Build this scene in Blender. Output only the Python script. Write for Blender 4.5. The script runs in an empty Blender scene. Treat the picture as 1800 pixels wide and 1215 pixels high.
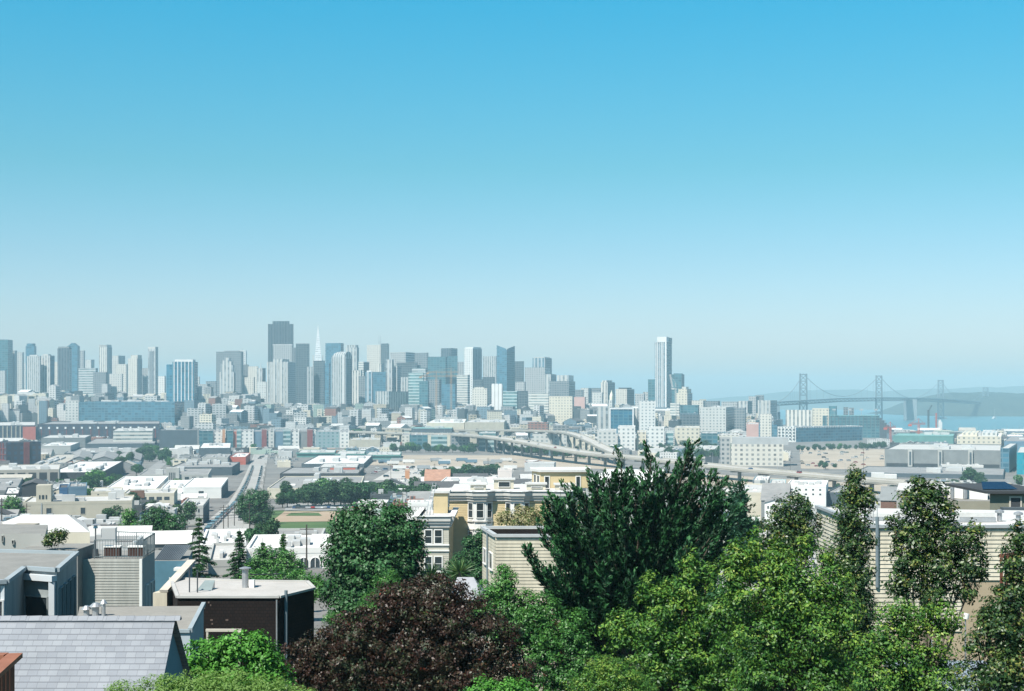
import bpy, math, random
import numpy as np
from mathutils import Vector, Matrix
R = math.radians
scene = bpy.context.scene
COL = scene.collection

# ------------------------------------------------------------------ camera
# level camera on a hillside terrace 70 m above the bay, 50 mm lens
F, CX, HY, CAMZ = 2500.0, 900.0, 702.0, 70.0        # focal length in photo pixels, horizon row
cd = bpy.data.cameras.new('camera')
cam = bpy.data.objects.new('camera', cd); COL.objects.link(cam)
cam.location = (0, 0, CAMZ); cam.rotation_euler = (R(90), 0, 0)
cd.sensor_width = 36; cd.lens = 50
cd.shift_y = (HY - 607.5) / 1800.0
cd.clip_start = 0.5; cd.clip_end = 90000
scene.camera = cam

# ------------------------------------------------------------------ sky, sun, exposure
SUN_EL, SUN_DIR = R(54), Vector((-0.60, -0.80, 0)).normalized()
world = bpy.data.worlds.new('World'); scene.world = world; world.use_nodes = True
nt = world.node_tree; bg = nt.nodes['Background']
sky = nt.nodes.new('ShaderNodeTexSky'); sky.sky_type = 'NISHITA'; sky.sun_disc = False
sky.sun_elevation = SUN_EL; sky.sun_rotation = math.atan2(SUN_DIR.x, SUN_DIR.y)
sky.air_density = 1.0; sky.dust_density = 1.0; sky.ozone_density = 1.6
tint = nt.nodes.new('ShaderNodeMix'); tint.data_type = 'RGBA'; tint.blend_type = 'MULTIPLY'
tint.inputs[0].default_value = 1.0
# clear cyan zenith, paler towards the horizon
stc=nt.nodes.new('ShaderNodeTexCoord'); ssep=nt.nodes.new('ShaderNodeSeparateXYZ'); nt.links.new(stc.outputs['Generated'], ssep.inputs[0])
sramp=nt.nodes.new('ShaderNodeValToRGB'); nt.links.new(ssep.outputs[2], sramp.inputs[0]); nt.links.new(sramp.outputs[0], tint.inputs[7])
SKY=[(0.0,(0.67,0.69,0.76)),(0.04,(0.65,0.67,0.755)),(0.10,(0.47,0.64,0.685)),(0.16,(0.30,0.65,0.635)),(0.27,(0.115,0.735,0.785)),(0.42,(0.07,0.46,0.58)),(1.0,(0.10,0.36,0.46))]
els=sramp.color_ramp.elements
els[0].position=SKY[0][0]; els[0].color=(*SKY[0][1],1); els[1].position=1.0; els[1].color=(*SKY[-1][1],1)
for p_,c_ in SKY[1:-1]:
    e_=els.new(p_); e_.color=(*c_,1)
nt.links.new(sky.outputs[0], tint.inputs[6]); nt.links.new(tint.outputs[2], bg.inputs[0])
bg.inputs[1].default_value = 0.12
sl = bpy.data.lights.new('sun', 'SUN'); sl.energy = 4.8; sl.angle = R(0.5); sl.color = (1.0, 0.945, 0.86)
sun = bpy.data.objects.new('sun', sl); COL.objects.link(sun)
to_sun = Vector((SUN_DIR.x*math.cos(SUN_EL), SUN_DIR.y*math.cos(SUN_EL), math.sin(SUN_EL)))
sun.rotation_euler = to_sun.to_track_quat('Z', 'Y').to_euler()
sun.location = (-60, -80, 200)
scene.view_settings.view_transform = 'Standard'; scene.view_settings.look = 'None'
scene.view_settings.exposure = 0.82; scene.view_settings.gamma = 1.0
cy = scene.cycles
cy.max_bounces = 4; cy.diffuse_bounces = 2; cy.glossy_bounces = 2; cy.transmission_bounces = 3
cy.transparent_max_bounces = 8; cy.volume_bounces = 0; cy.use_denoising = True
cy.caustics_reflective = False; cy.caustics_refractive = False

# ------------------------------------------------------------------ helpers
rnd = random.Random(7)
def kray(px): return (px - CX) / F
def px2w(px, py, D): return Vector(((px-CX)/F*D, D, CAMZ-(py-HY)/F*D))
def zat(py, D): return CAMZ - (py-HY)/F*D
def lerp(a, b, t): return a + (b-a)*t
def smooth(a, b, x):
    t = min(1.0, max(0.0, (x-a)/(b-a))); return t*t*(3-2*t)
_PROF = [(-400,66),(-30,64),(0,62),(28,60.3),(45,57.2),(60,54.5),(95,49.5),(120,47.6),(170,45.5),(250,40),(400,31),(560,22),(750,14.5),(1000,9),(1200,6.5),(1500,4.2),(2000,3),(2300,6),(2700,26),(3200,44),(3600,52),(5200,52)]
_PROFE = [(-400,66),(-30,64),(0,62),(28,60),(45,58),(60,56),(80,53),(95,50),(120,45.5),(170,39.5),(250,33),(400,22),(560,14),(750,7),(900,4),(1200,3),(1500,3),(2000,3),(2400,2.5),(3600,2.5),(5200,2.5)]
def _ip(prof, d):
    if d <= prof[0][0]: return prof[0][1]
    for (a, za), (b, zb) in zip(prof, prof[1:]):
        if d <= b: return lerp(za, zb, (d-a)/(b-a))
    return prof[-1][1]
def shore_d(x):            # distance of the bay shore for a given x
    return 5200 - smooth(420, 1000, x)*2350 - smooth(1000, 2200, x)*300
def ground(x, y):
    k = x/max(y, 60.0)
    e = smooth(0.02, 0.20, k)
    z = lerp(_ip(_PROF, y), _ip(_PROFE, y), e)
    return z

class MB:
    """collects shapes into one mesh; metric uvs, per-face material index"""
    def __init__(s): s.v=[]; s.f=[]; s.m=[]; s.uv=[]
    def quad(s, pts, m=0, uv=None):
        b=len(s.v); s.v += [tuple(p) for p in pts]; s.f.append(tuple(range(b, b+len(pts)))); s.m.append(m)
        if uv is None:
            p=[Vector(q) for q in pts]; n=(p[1]-p[0]).cross(p[-1]-p[0])
            if n.length>0: n.normalize()
            if abs(n.z)>0.8: uv=[(q.x,q.y) for q in p]
            elif abs(n.z)>0.05:
                t=Vector((-n.y,n.x,0)).normalized(); w=n.cross(t); uv=[(q.dot(t),q.dot(w)) for q in p]
            else:
                t=Vector((-n.y,n.x,0)).normalized(); uv=[(q.dot(t),q.z) for q in p]
        s.uv += uv
    def box(s, x0,x1,y0,y1,z0,z1, m=0, top=None, bottom=True, skip=''):
        top = m if top is None else top
        if 'f' not in skip: s.quad([(x0,y0,z0),(x1,y0,z0),(x1,y0,z1),(x0,y0,z1)], m)
        if 'r' not in skip: s.quad([(x1,y0,z0),(x1,y1,z0),(x1,y1,z1),(x1,y0,z1)], m)
        if 'b' not in skip: s.quad([(x1,y1,z0),(x0,y1,z0),(x0,y1,z1),(x1,y1,z1)], m)
        if 'l' not in skip: s.quad([(x0,y1,z0),(x0,y0,z0),(x0,y0,z1),(x0,y1,z1)], m)
        if 't' not in skip: s.quad([(x0,y0,z1),(x1,y0,z1),(x1,y1,z1),(x0,y1,z1)], top)
        if bottom: s.quad([(x0,y1,z0),(x1,y1,z0),(x1,y0,z0),(x0,y0,z0)], m)
    def prism(s, poly, z0, z1, m=0, top=None):
        n=len(poly); top = m if top is None else top; acc=0
        for i in range(n):
            a=poly[i]; b=poly[(i+1)%n]; L=math.hypot(b[0]-a[0],b[1]-a[1])
            s.quad([(a[0],a[1],z0),(b[0],b[1],z0),(b[0],b[1],z1),(a[0],a[1],z1)], m,
                   [(acc,z0),(acc+L,z0),(acc+L,z1),(acc,z1)]); acc+=L
        s.quad([(p[0],p[1],z1) for p in poly], top, [(p[0],p[1]) for p in poly])
        s.quad([(p[0],p[1],z0) for p in reversed(poly)], m, [(p[0],p[1]) for p in reversed(poly)])
    def tube(s, p0, p1, r0, r1=None, m=0, n=8, caps=True):
        r1 = r0 if r1 is None else r1
        p0=Vector(p0); p1=Vector(p1); d=(p1-p0); L=d.length
        if L<1e-6: return
        d.normalize(); a=d.orthogonal().normalized(); b=d.cross(a)
        c=[(math.cos(2*math.pi*i/n), math.sin(2*math.pi*i/n)) for i in range(n)]
        A=[p0+(a*q[0]+b*q[1])*r0 for q in c]; B=[p1+(a*q[0]+b*q[1])*r1 for q in c]
        for i in range(n):
            j=(i+1)%n; s.quad([A[i],A[j],B[j],B[i]], m, [(0,0),(1,0),(1,1),(0,1)])
        if caps:
            s.quad(B, m, [(0,0)]*n); s.quad(list(reversed(A)), m, [(0,0)]*n)
    def path(s, pts, r, m=0, n=6):
        for a,b in zip(pts, pts[1:]): s.tube(a,b,r,r,m,n,True)
    def beam(s, p0, p1, w, h, m=0):
        p0=Vector(p0); p1=Vector(p1); d=(p1-p0).normalized()
        t=d.cross(Vector((0,0,1)))
        t = t.normalized() if t.length>1e-3 else Vector((1,0,0))
        u=t.cross(d)
        q=[(-w/2,-h/2),(w/2,-h/2),(w/2,h/2),(-w/2,h/2)]
        A=[p0+t*a+u*b for a,b in q]; B=[p1+t*a+u*b for a,b in q]
        for i in range(4):
            j=(i+1)%4; s.quad([A[j],A[i],B[i],B[j]], m)
        s.quad(A, m); s.quad(list(reversed(B)), m)
    def build(s, name, mats, parent=None, loc=None, rz=0, smoothf=False):
        me=bpy.data.meshes.new(name); me.from_pydata(s.v, [], s.f); me.update()
        mats = mats if isinstance(mats,(list,tuple)) else [mats]
        for mt in mats: me.materials.append(mt)
        me.polygons.foreach_set('material_index', s.m)
        uvl=me.uv_layers.new(name='UVMap'); uvl.data.foreach_set('uv', [c for q in s.uv for c in q])
        if smoothf: me.polygons.foreach_set('use_smooth', [True]*len(s.f))
        return link(name, me, parent, loc, rz)
def link(name, me, parent=None, loc=None, rz=0):
    o=bpy.data.objects.new(name, me); COL.objects.link(o)
    if parent is not None: o.parent=parent
    if loc is not None: o.location=loc
    o.rotation_euler=(0,0,rz)
    return o
def tag(o, label=None, cat=None, group=None, kind=None):
    if label: o['label']=label
    if cat: o['category']=cat
    if group: o['group']=group
    if kind: o['kind']=kind
    return o
def empty(name, loc, rz=0):
    o=bpy.data.objects.new(name, None); COL.objects.link(o); o.location=loc; o.rotation_euler=(0,0,rz); o.empty_display_size=0.5
    return o
def dup(o, loc, rz=None, scale=None, parent=None):
    c=o.copy(); COL.objects.link(c)
    if parent is None:
        c.location=loc
        if rz is not None: c.rotation_euler=(0,0,rz)
        if scale is not None: c.scale=(scale,)*3 if not isinstance(scale,(tuple,list)) else scale
    else: c.parent=parent
    for ch in list(o.children): dup(ch, None, parent=c)
    return c

# ------------------------------------------------------------------ materials
_mats={}
def _new(name):
    m=bpy.data.materials.new(name); m.use_nodes=True
    nt=m.node_tree; p=nt.nodes['Principled BSDF']
    return m, nt, p
def N(nt, t, **kw):
    n=nt.nodes.new(t)
    for k,v in kw.items(): setattr(n,k,v)
    return n
def mth(nt, op, a, b=None, c=None):
    n=nt.nodes.new('ShaderNodeMath'); n.operation=op
    for i,x in enumerate((a,b,c)):
        if x is None: continue
        if isinstance(x,(int,float)): n.inputs[i].default_value=x
        else: nt.links.new(x, n.inputs[i])
    return n.outputs[0]
def mixc(nt, fac, a, b, blend='MIX'):
    n=nt.nodes.new('ShaderNodeMix'); n.data_type='RGBA'; n.blend_type=blend
    for i,x in ((0,fac),(6,a),(7,b)):
        if isinstance(x,(int,float)): n.inputs[i].default_value=x
        elif isinstance(x,tuple): n.inputs[i].default_value=(*x[:3],1)
        else: nt.links.new(x, n.inputs[i])
    return n.outputs[2]
def noise(nt, scale, detail=4, coord='Object', rough=0.6, sc3=None):
    tc=N(nt,'ShaderNodeTexCoord'); src=tc.outputs[coord]
    if sc3:
        mp=N(nt,'ShaderNodeMapping'); mp.inputs['Scale'].default_value=sc3; nt.links.new(src, mp.inputs[0]); src=mp.outputs[0]
    n=N(nt,'ShaderNodeTexNoise'); n.inputs['Scale'].default_value=scale; n.inputs['Detail'].default_value=detail
    n.inputs['Roughness'].default_value=rough
    nt.links.new(src, n.inputs['Vector']); return n.outputs[0]
def mat(name, col, rough=0.8, var=0.12, scale=0.5, metal=0.0, spec=0.3, bump=0.0, sc3=None):
    """plain surface with weathering variation"""
    key=(name,)
    if key in _mats: return _mats[key]
    m,nt,p=_new(name)
    if var>0:
        f=noise(nt, scale, 5, sc3=sc3)
        f=mth(nt,'MULTIPLY_ADD',f,2.6,-0.8)
        cl=nt.nodes.new('ShaderNodeClamp'); nt.links.new(f,cl.inputs[0])
        c=mixc(nt, cl.outputs[0], tuple(x*(1-var) for x in col), tuple(min(.95,x*(1+var)) for x in col))
        nt.links.new(c, p.inputs['Base Color'])
        if bump>0:
            b=N(nt,'ShaderNodeBump'); b.inputs['Strength'].default_value=bump; b.inputs['Distance'].default_value=0.03
            nt.links.new(noise(nt, scale*12, 3), b.inputs['Height']); nt.links.new(b.outputs[0], p.inputs['Normal'])
    else: p.inputs['Base Color'].default_value=(*col,1)
    p.inputs['Roughness'].default_value=rough; p.inputs['Metallic'].default_value=metal
    p.inputs['Specular IOR Level'].default_value=spec
    _mats[key]=m; return m
def facade(name, wall, glass, bay=4.0, floor=3.6, wf=0.55, hf=0.5, var=0.35, gr=0.18, u0=0.0, v0=0.0, vstripe=0.0):
    """wall with a regular grid of glass panes (metric uv); wf/hf are the glass shares of bay and storey"""
    if name in _mats: return _mats[name]
    m,nt,p=_new(name)
    tc=N(nt,'ShaderNodeTexCoord'); sx=N(nt,'ShaderNodeSeparateXYZ'); nt.links.new(tc.outputs['UV'], sx.inputs[0])
    u=mth(nt,'DIVIDE',mth(nt,'ADD',sx.outputs[0],u0),bay); v=mth(nt,'DIVIDE',mth(nt,'ADD',sx.outputs[1],v0),floor)
    fu=mth(nt,'FRACT',u); fv=mth(nt,'FRACT',v)
    mu=mth(nt,'LESS_THAN',mth(nt,'ABSOLUTE',mth(nt,'SUBTRACT',fu,0.5)),wf/2) if wf<1 else 1.0
    mv=mth(nt,'LESS_THAN',mth(nt,'ABSOLUTE',mth(nt,'SUBTRACT',fv,0.5)),hf/2) if hf<1 else 1.0
    k=mth(nt,'MULTIPLY',mu,mv)
    cb=N(nt,'ShaderNodeCombineXYZ'); nt.links.new(mth(nt,'FLOOR',u),cb.inputs[0]); nt.links.new(mth(nt,'FLOOR',v),cb.inputs[1])
    wn=N(nt,'ShaderNodeTexWhiteNoise'); wn.noise_dimensions='2D'; nt.links.new(cb.outputs[0], wn.inputs[0])
    g=mixc(nt, wn.outputs[0], tuple(x*(1-var) for x in glass), tuple(min(.9,x*(1+var*1.6)) for x in glass))
    f=noise(nt,0.05,5)
    w=mixc(nt, f, tuple(x*0.86 for x in wall), tuple(min(.92,x*1.1) for x in wall))
    nt.links.new(mixc(nt,k,w,g), p.inputs['Base Color'])
    r=mth(nt,'MULTIPLY_ADD',k,gr-0.75,0.75); nt.links.new(r,p.inputs['Roughness'])
    p.inputs['Specular IOR Level'].default_value=0.4
    _mats[name]=m; return m
def stone(name, a, b, scale=0.06, rough=0.9, sc3=None):
    """two-tone patchy surface (roofing felt, earth, asphalt)"""
    if name in _mats: return _mats[name]
    m,nt,p=_new(name)
    f1=noise(nt,scale,6,sc3=sc3); f2=noise(nt,scale*7,4)
    f=mth(nt,'ADD',mth(nt,'MULTIPLY',f1,1.6),mth(nt,'MULTIPLY_ADD',f2,0.9,-0.75))
    cl=nt.nodes.new('ShaderNodeClamp'); nt.links.new(f,cl.inputs[0])
    nt.links.new(mixc(nt,cl.outputs[0],a,b),p.inputs['Base Color'])
    p.inputs['Roughness'].default_value=rough; p.inputs['Specular IOR Level'].default_value=0.2
    _mats[name]=m; return m
# ------------------------------------------------------------------ land, water, hills, air
def grid_sheet(name, xs, ys, zf, m):
    v=[]; f=[]
    for j,y in enumerate(ys):
        for i,x in enumerate(xs): v.append((x,y,zf(x,y)))
    nx=len(xs)
    for j in range(len(ys)-1):
        for i in range(nx-1): f.append((j*nx+i,j*nx+i+1,(j+1)*nx+i+1,(j+1)*nx+i))
    me=bpy.data.meshes.new(name); me.from_pydata(v,[],f); me.update(); me.materials.append(m)
    me.polygons.foreach_set('use_smooth',[True]*len(f))
    return link(name, me)
M_EARTH=stone('city_ground',(0.11,0.105,0.10),(0.23,0.22,0.205),0.03)
def gz(x,y):
    z=ground(x,y)
    s=smooth(shore_d(x)-30, shore_d(x)+50, y)
    return lerp(z,-12,s)
xs=[-9000,-6000,-4000,-3000,-2400]+[-2000+40*i for i in range(96)]+[1900,2000,2200,2600,3200,4000,6000,9000]
ys=[-400,-200,-100,-50,-20]+[8*i for i in range(0,26)]+[210+20*i for i in range(0,60)]+[1420+40*i for i in range(0,60)]+[3900,4200,4600,5000,5100,5200,5260,5400]
land=grid_sheet('ground', xs, ys, gz, M_EARTH); tag(land,'pale city ground sloping down from the hill to the bay','ground',kind='structure')

m,nt,p=_new('bay_water'); _mats['bay_water']=m
p.inputs['Base Color'].default_value=(0.055,0.14,0.16,1); p.inputs['Roughness'].default_value=0.28; p.inputs['IOR'].default_value=1.33
b=N(nt,'ShaderNodeBump'); b.inputs['Strength'].default_value=0.6; b.inputs['Distance'].default_value=0.8
nt.links.new(noise(nt,0.05,5,sc3=(1,2.5,1)), b.inputs['Height']); nt.links.new(b.outputs[0],p.inputs['Normal'])
mb=MB(); mb.quad([(-30000,1500,-0.5),(30000,1500,-0.5),(30000,60000,-0.5),(-30000,60000,-0.5)],0); 
water=mb.build('water',m); tag(water,'blue green bay water beyond the city','water',kind='structure')

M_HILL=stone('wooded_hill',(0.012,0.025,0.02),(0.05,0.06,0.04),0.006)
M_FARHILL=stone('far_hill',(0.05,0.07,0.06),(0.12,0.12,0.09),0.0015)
def ridge(name, label, pts, D, depth, m, seed):
    """hill from its skyline: pts are (photo column, photo row)"""
    r=random.Random(seed); v=[]; f=[]; n=140; rows=14
    prof=[]
    for i in range(n+1):
        px=lerp(pts[0][0],pts[-1][0],i/n)
        for (a,ya),(b_,yb) in zip(pts,pts[1:]):
            if a<=px<=b_: py=lerp(ya,yb,(px-a)/(b_-a)); break
        prof.append(((px-CX)/F*D, max(0.5,zat(py,D))))
    ph=[r.uniform(0,6.28) for _ in range(6)]
    for j in range(rows+1):
        t=j/rows; h=math.sin(math.pi*min(1,t*1.0))**0.8
        for i,(x,z) in enumerate(prof):
            bump=sum(math.sin(i*w*0.21+ph[q]+t*(q+2)*1.3)/(w+1) for q,w in enumerate((1,2,3,5,7,11)))
            v.append((x*(1+ (t-0.5)*0.01), D+depth*(t-0.5), -2+(z+2)*h*(1+0.05*bump if 0<t<1 else 1)))
    for j in range(rows):
        for i in range(n): f.append((j*(n+1)+i,j*(n+1)+i+1,(j+1)*(n+1)+i+1,(j+1)*(n+1)+i))
    me=bpy.data.meshes.new(name); me.from_pydata(v,[],f); me.update(); me.materials.append(m)
    me.polygons.foreach_set('use_smooth',[True]*len(f))
    o=link(name,me); tag(o,label,'hill',kind='structure'); return o
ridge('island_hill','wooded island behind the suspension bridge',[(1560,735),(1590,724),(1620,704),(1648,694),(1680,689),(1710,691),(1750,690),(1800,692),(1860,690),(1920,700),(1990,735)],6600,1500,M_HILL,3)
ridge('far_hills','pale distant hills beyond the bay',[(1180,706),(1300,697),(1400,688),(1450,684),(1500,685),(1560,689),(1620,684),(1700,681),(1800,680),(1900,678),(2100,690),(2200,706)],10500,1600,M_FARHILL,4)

m,nt,p=_new('air_haze'); _mats['haze']=m
nt.nodes.remove(p); out=nt.nodes['Material Output']
pv=N(nt,'ShaderNodeVolumePrincipled'); nt.links.new(pv.outputs[0], out.inputs['Volume'])
pv.inputs['Color'].default_value=(0.52,0.84,0.98,1); pv.inputs['Density'].default_value=0.000128; pv.inputs['Anisotropy'].default_value=-0.12
mb=MB(); mb.box(-9500,9500,-900,12500,-14,262,0)
hz=mb.build('haze',m); tag(hz,'pale blue haze lying over the city and bay','haze',kind='stuff')
# ------------------------------------------------------------------ building maker
def corner(x0, xs, x1, D, yaw, depth=None):
    """front-right corner at (xs,D); front runs left to column x0, right side runs back to column x1"""
    c,s=math.cos(yaw),math.sin(yaw); Cx=kray(xs)*D; k0=kray(x0); k1=kray(x1)
    w1=(Cx-k0*D)/(c-k0*s)
    w2=depth
    if w2 is None:
        den=s+k1*c
        w2=(Cx-k1*D)/den if abs(den)>1e-4 else -1
        if x1==xs or w2<=0: w2=w1*0.8
    return Cx, w1, w2
INFO=[]; _yvis=[None]
FOOT=[]     # footprints already taken: (polygon corners)
def bld(name, label, cat, x0, xs, x1, ytop, D, yaw, wall, roof, depth=None, group=None, side=None, parapet=0.8, plant=None, base=None, under=4.0, seed=None):
    Cx,w1,w2=corner(x0,xs,x1,D,R(yaw),depth)
    g=ground(Cx,D) if base is None else base
    h=max(2.0, zat(ytop,D)-g)
    mb=MB(); mb.box(-w1,0,0,w2,-under,h,0,1)
    mats=[wall, roof]
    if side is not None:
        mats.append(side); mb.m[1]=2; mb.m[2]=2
    o=mb.build(name, mats, None, (Cx,D,g), R(yaw))
    tag(o,label,cat,group)
    o_=dict(o=o,w=w1,d=w2,h=h,wall=wall,roof=roof,D=D,Cx=Cx,g=g,yaw=R(yaw))
    c,s=math.cos(R(yaw)),math.sin(R(yaw))
    FOOT.append([(Cx+ax*c-ay*s, D+ax*s+ay*c) for ax,ay in ((0,0),(-w1,0),(-w1,w2),(0,w2))])
    INFO.append(dict(px0=min(x0,xs),px1=max(xs,x1),yt=ytop,D=D,label=label,yvis=_yvis[0] or ((709 if x0>455 else 676 if D>2950 else 700) if D>2600 else ytop+42),o=o))
    if parapet:
        q=MB(); t=min(0.5,w1*.05); z1=h+parapet
        q.box(-w1-.05,.05,-.05,t,h-.6,z1,0); q.box(-w1-.05,.05,w2-t,w2+.05,h-.6,z1,0)
        q.box(-w1-.05,-w1+t,t,w2-t,h-.6,z1,0); q.box(-t,.05,t,w2-t,h-.6,z1,0)
        q.build('parapet',side if False else wall,o)
    if plant:
        r=random.Random(seed if seed is not None else int(x0*7+ytop*13))
        for _ in range(plant):
            a=r.uniform(.05,.15)*w1; b=r.uniform(.06,.18)*w2; px_=-w1*r.uniform(.15,.8); py_=w2*r.uniform(.1,.7); zz=r.uniform(.4,1.1)*min(4.0,max(1.0,w1*.07))
            q=MB(); q.box(px_-a/2,px_+a/2,py_,py_+b,h+.02,h+zz,0); q.build('rooftop_unit',M_PLANT,o)
    return o_
M_PLANT=mat('rooftop_unit_metal',(.42,.42,.41),.6,.2,.05)
ROOF_PALE=stone('roof_pale',(.34,.335,.32),(.50,.49,.47),.08)
ROOF_GREY=stone('roof_grey',(.17,.17,.17),(.29,.285,.275),.08)
ROOF_WHITE=stone('roof_white',(.48,.475,.455),(.66,.65,.63),.08)
ROOF_TAN=stone('roof_tan',(.30,.275,.235),(.42,.395,.35),.08)
ROOF_DARK=stone('roof_dark',(.05,.05,.055),(.11,.11,.11),.08)
ROOF_TEAL=stone('roof_teal',(.12,.25,.24),(.2,.35,.33),.04)
# tower skins
SK=dict(
 navy=facade('skin_navy',(.085,.10,.115),(.035,.055,.07),7,5,.5,1.0),
 ink=facade('skin_ink',(.10,.115,.125),(.03,.05,.06),6,5,.7,.6),
 slate=facade('skin_slate',(.20,.21,.215),(.06,.085,.10),5,4.6,.6,.55),
 teal=facade('skin_teal',(.08,.15,.17),(.03,.10,.125),7,5,.8,.65),
 glass=facade('skin_glass',(.09,.17,.22),(.04,.12,.17),6,4.5,.85,.7),
 blue=facade('skin_blue',(.05,.15,.20),(.015,.09,.15),8,5,.8,.75),
 grey=facade('skin_grey',(.36,.36,.35),(.12,.14,.15),5,4.6,.5,.5),
 greyv=facade('skin_greyv',(.42,.42,.40),(.13,.15,.16),6,4.6,.45,1.0),
 greyh=facade('skin_greyh',(.42,.43,.42),(.12,.16,.17),6,5.4,1.0,.45),
 beige=facade('skin_beige',(.52,.49,.43),(.20,.20,.19),5.5,4.6,.45,.5),
 beigev=facade('skin_beigev',(.56,.53,.47),(.18,.19,.19),7,4.6,.42,1.0),
 beigeh=facade('skin_beigeh',(.54,.52,.47),(.17,.20,.20),6,5,1.0,.42),
 pale=facade('skin_pale',(.48,.47,.44),(.20,.22,.22),6,5,.45,.5),
 palev=facade('skin_palev',(.46,.45,.42),(.20,.22,.23),8,5,.45,1.0),
 white=facade('skin_white',(.60,.59,.56),(.20,.23,.24),6,5,.4,.45),
 whitev=facade('skin_whitev',(.34,.37,.38),(.07,.13,.17),9,5,.5,1.0),
 tealh=facade('skin_tealh',(.34,.42,.41),(.08,.15,.16),6,6,1.0,.55),
 brick=facade('skin_brick',(.30,.17,.13),(.10,.10,.10),5,4.4,.4,.5),
 pink=mat('pink_render',(.46,.30,.265),.85,.1,.05),
 cream=facade('skin_cream',(.54,.49,.39),(.22,.22,.20),6,5,.4,.45),
)
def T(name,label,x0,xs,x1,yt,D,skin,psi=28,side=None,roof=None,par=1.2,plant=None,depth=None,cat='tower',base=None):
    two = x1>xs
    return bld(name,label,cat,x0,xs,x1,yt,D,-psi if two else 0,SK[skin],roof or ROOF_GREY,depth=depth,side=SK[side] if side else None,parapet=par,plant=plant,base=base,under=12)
def crown(t,name,x0f,x1f,y0f,y1f,h,m,z0=0.0):
    """part standing on the roof; fractions of width and depth"""
    q=MB(); w,d=t['w'],t['d']
    q.box(-w*(1-x0f),-w*(1-x1f),d*y0f,d*y1f,t['h']+z0+.03,t['h']+z0+h,0,0)
    return q.build(name,m,t['o'])
def fins(t,n,m,wid,z0,z1,proj=.8,face='f',name='vertical_fin',span=(0,1)):
    """row of raised vertical piers on a face, one part"""
    q=MB(); w,d=t['w'],t['d']
    for i in range(n):
        f=lerp(span[0],span[1],(i+.5)/n)
        if face=='f': x=-w*(1-f); q.box(x-wid/2,x+wid/2,-proj,.05,z0,z1,0)
        else: y=d*f; q.box(-.05,proj,y-wid/2,y+wid/2,z0,z1,0)
    return q.build(name,m,t['o'])
M_WHITE=mat('white_cladding',(.60,.595,.58),.6,.08,.05)
M_PALEST=mat('pale_stone',(.44,.43,.40),.8,.08,.05)
M_DARKM=mat('dark_metal',(.06,.07,.08),.5,.1,.3)
M_STEEL=mat('grey_steel',(.30,.32,.33),.5,.1,.2)
mpx=lambda D: D/F     # metres per photo pixel

# ------------------------------------------------------------------ skyline, left to right
T('office_tower','dark glass slab tower cut by the left edge of the photo',-16,14,14,598,3300,'teal')
T('office_tower','short grey beige tower beside the dark slab at the left edge',11,26,26,617,3350,'grey')
T('office_tower','slim pale tower left of the round topped blue tower',27,39,39,620,3400,'pale')
t=T('office_tower','slim blue tower with a rounded top near the left edge',45,60,60,609,3450,'glass')
q=MB(); w=t['w']; q.prism([(-w/2+w/2*math.cos(a),t['d']/2+t['d']/2*math.sin(a)) for a in [2*math.pi*i/20 for i in range(20)]],t['h']+.05,t['h']+7,0); q.build('crown',SK['glass'],t['o'])
t=T('apartment_tower','broad ribbed beige tower standing beside a paler twin left of the blue glass tower',47,70,72,627,3050,'greyv',side='pale'); crown(t,'penthouse',.2,.8,.2,.8,4,M_PLANT)
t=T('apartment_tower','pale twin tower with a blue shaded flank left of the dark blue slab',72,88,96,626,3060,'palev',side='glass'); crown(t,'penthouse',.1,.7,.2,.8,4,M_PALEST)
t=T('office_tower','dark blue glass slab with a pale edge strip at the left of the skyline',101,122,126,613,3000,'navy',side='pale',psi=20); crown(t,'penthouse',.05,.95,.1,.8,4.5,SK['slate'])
t=T('office_tower','blue grey tower with a domed top behind the dark blue slab',118,136,136,609,3300,'glass')
q=MB(); w=t['w']
for i in range(5):
    a=1-i*.17; q.box(-w/2-w*a/2,-w/2+w*a/2,t['d']*.2,t['d']*.8,t['h']+i*1.6+.02,t['h']+(i+1)*1.6,0)
q.build('crown',SK['glass'],t['o'])
T('office_tower','grey block tower right of the domed blue tower',136,147,147,617,3400,'grey')
t=T('office_tower','beige grey tower with a toothed crown above the low left downtown',174,188,197,611,3500,'beigev',side='grey')
q=MB()
for i in range(6): q.box(-t['w']*(1-i/6),-t['w']*(1-i/6)+t['w']*.1,0,t['d'],t['h']+.02,t['h']+7,0)
q.build('crown',M_PALEST,t['o'])
T('office_tower','low pale block in front of the tower with the toothed crown',196,208,220,626,3550,'pale',side='grey')
t=T('apartment_tower','stepped beige tower between the toothed crown and the framed tower',225,241,250,631,3300,'beige',side='grey'); crown(t,'upper_storeys',.25,1,.1,.9,9,SK['beige'])
t=T('office_tower','pale framed tower with a dark central window strip',260,273,278,614,3250,'palev',side='pale'); crown(t,'crown',0,1,0,1,5.5,M_PALEST)
q=MB(); q.box(-t['w']*.78,-t['w']*.22,-.6,.05,10,t['h']-4,0); q.build('window_strip',SK['slate'],t['o'])
t=T('office_tower','blue glass tower with bright white vertical piers',303,341,341,637,2700,'blue',psi=0,roof=ROOF_PALE)
bt=t
q=MB(); q.prism([(-t['w'],0),(-t['w']-13,7),(-t['w']-13,t['d']-7),(-t['w'],t['d'])],-12,t['h']-4,0); q.build('side_wing',SK['blue'],t['o'])
fins(t,6,M_WHITE,1.5,6,t['h']+1.5,1.0)
crown(t,'penthouse',.08,.92,.15,.85,5.5,M_WHITE)
q=MB(); q.box(-t['w']*.42,.6,-3,-1.1,0,15,0); q.build('podium',SK['teal'],t['o'])
T('domed_hall','small dome rising right of the blue tower with white piers',342,350,350,663,3300,'pale',cat='building')
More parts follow.
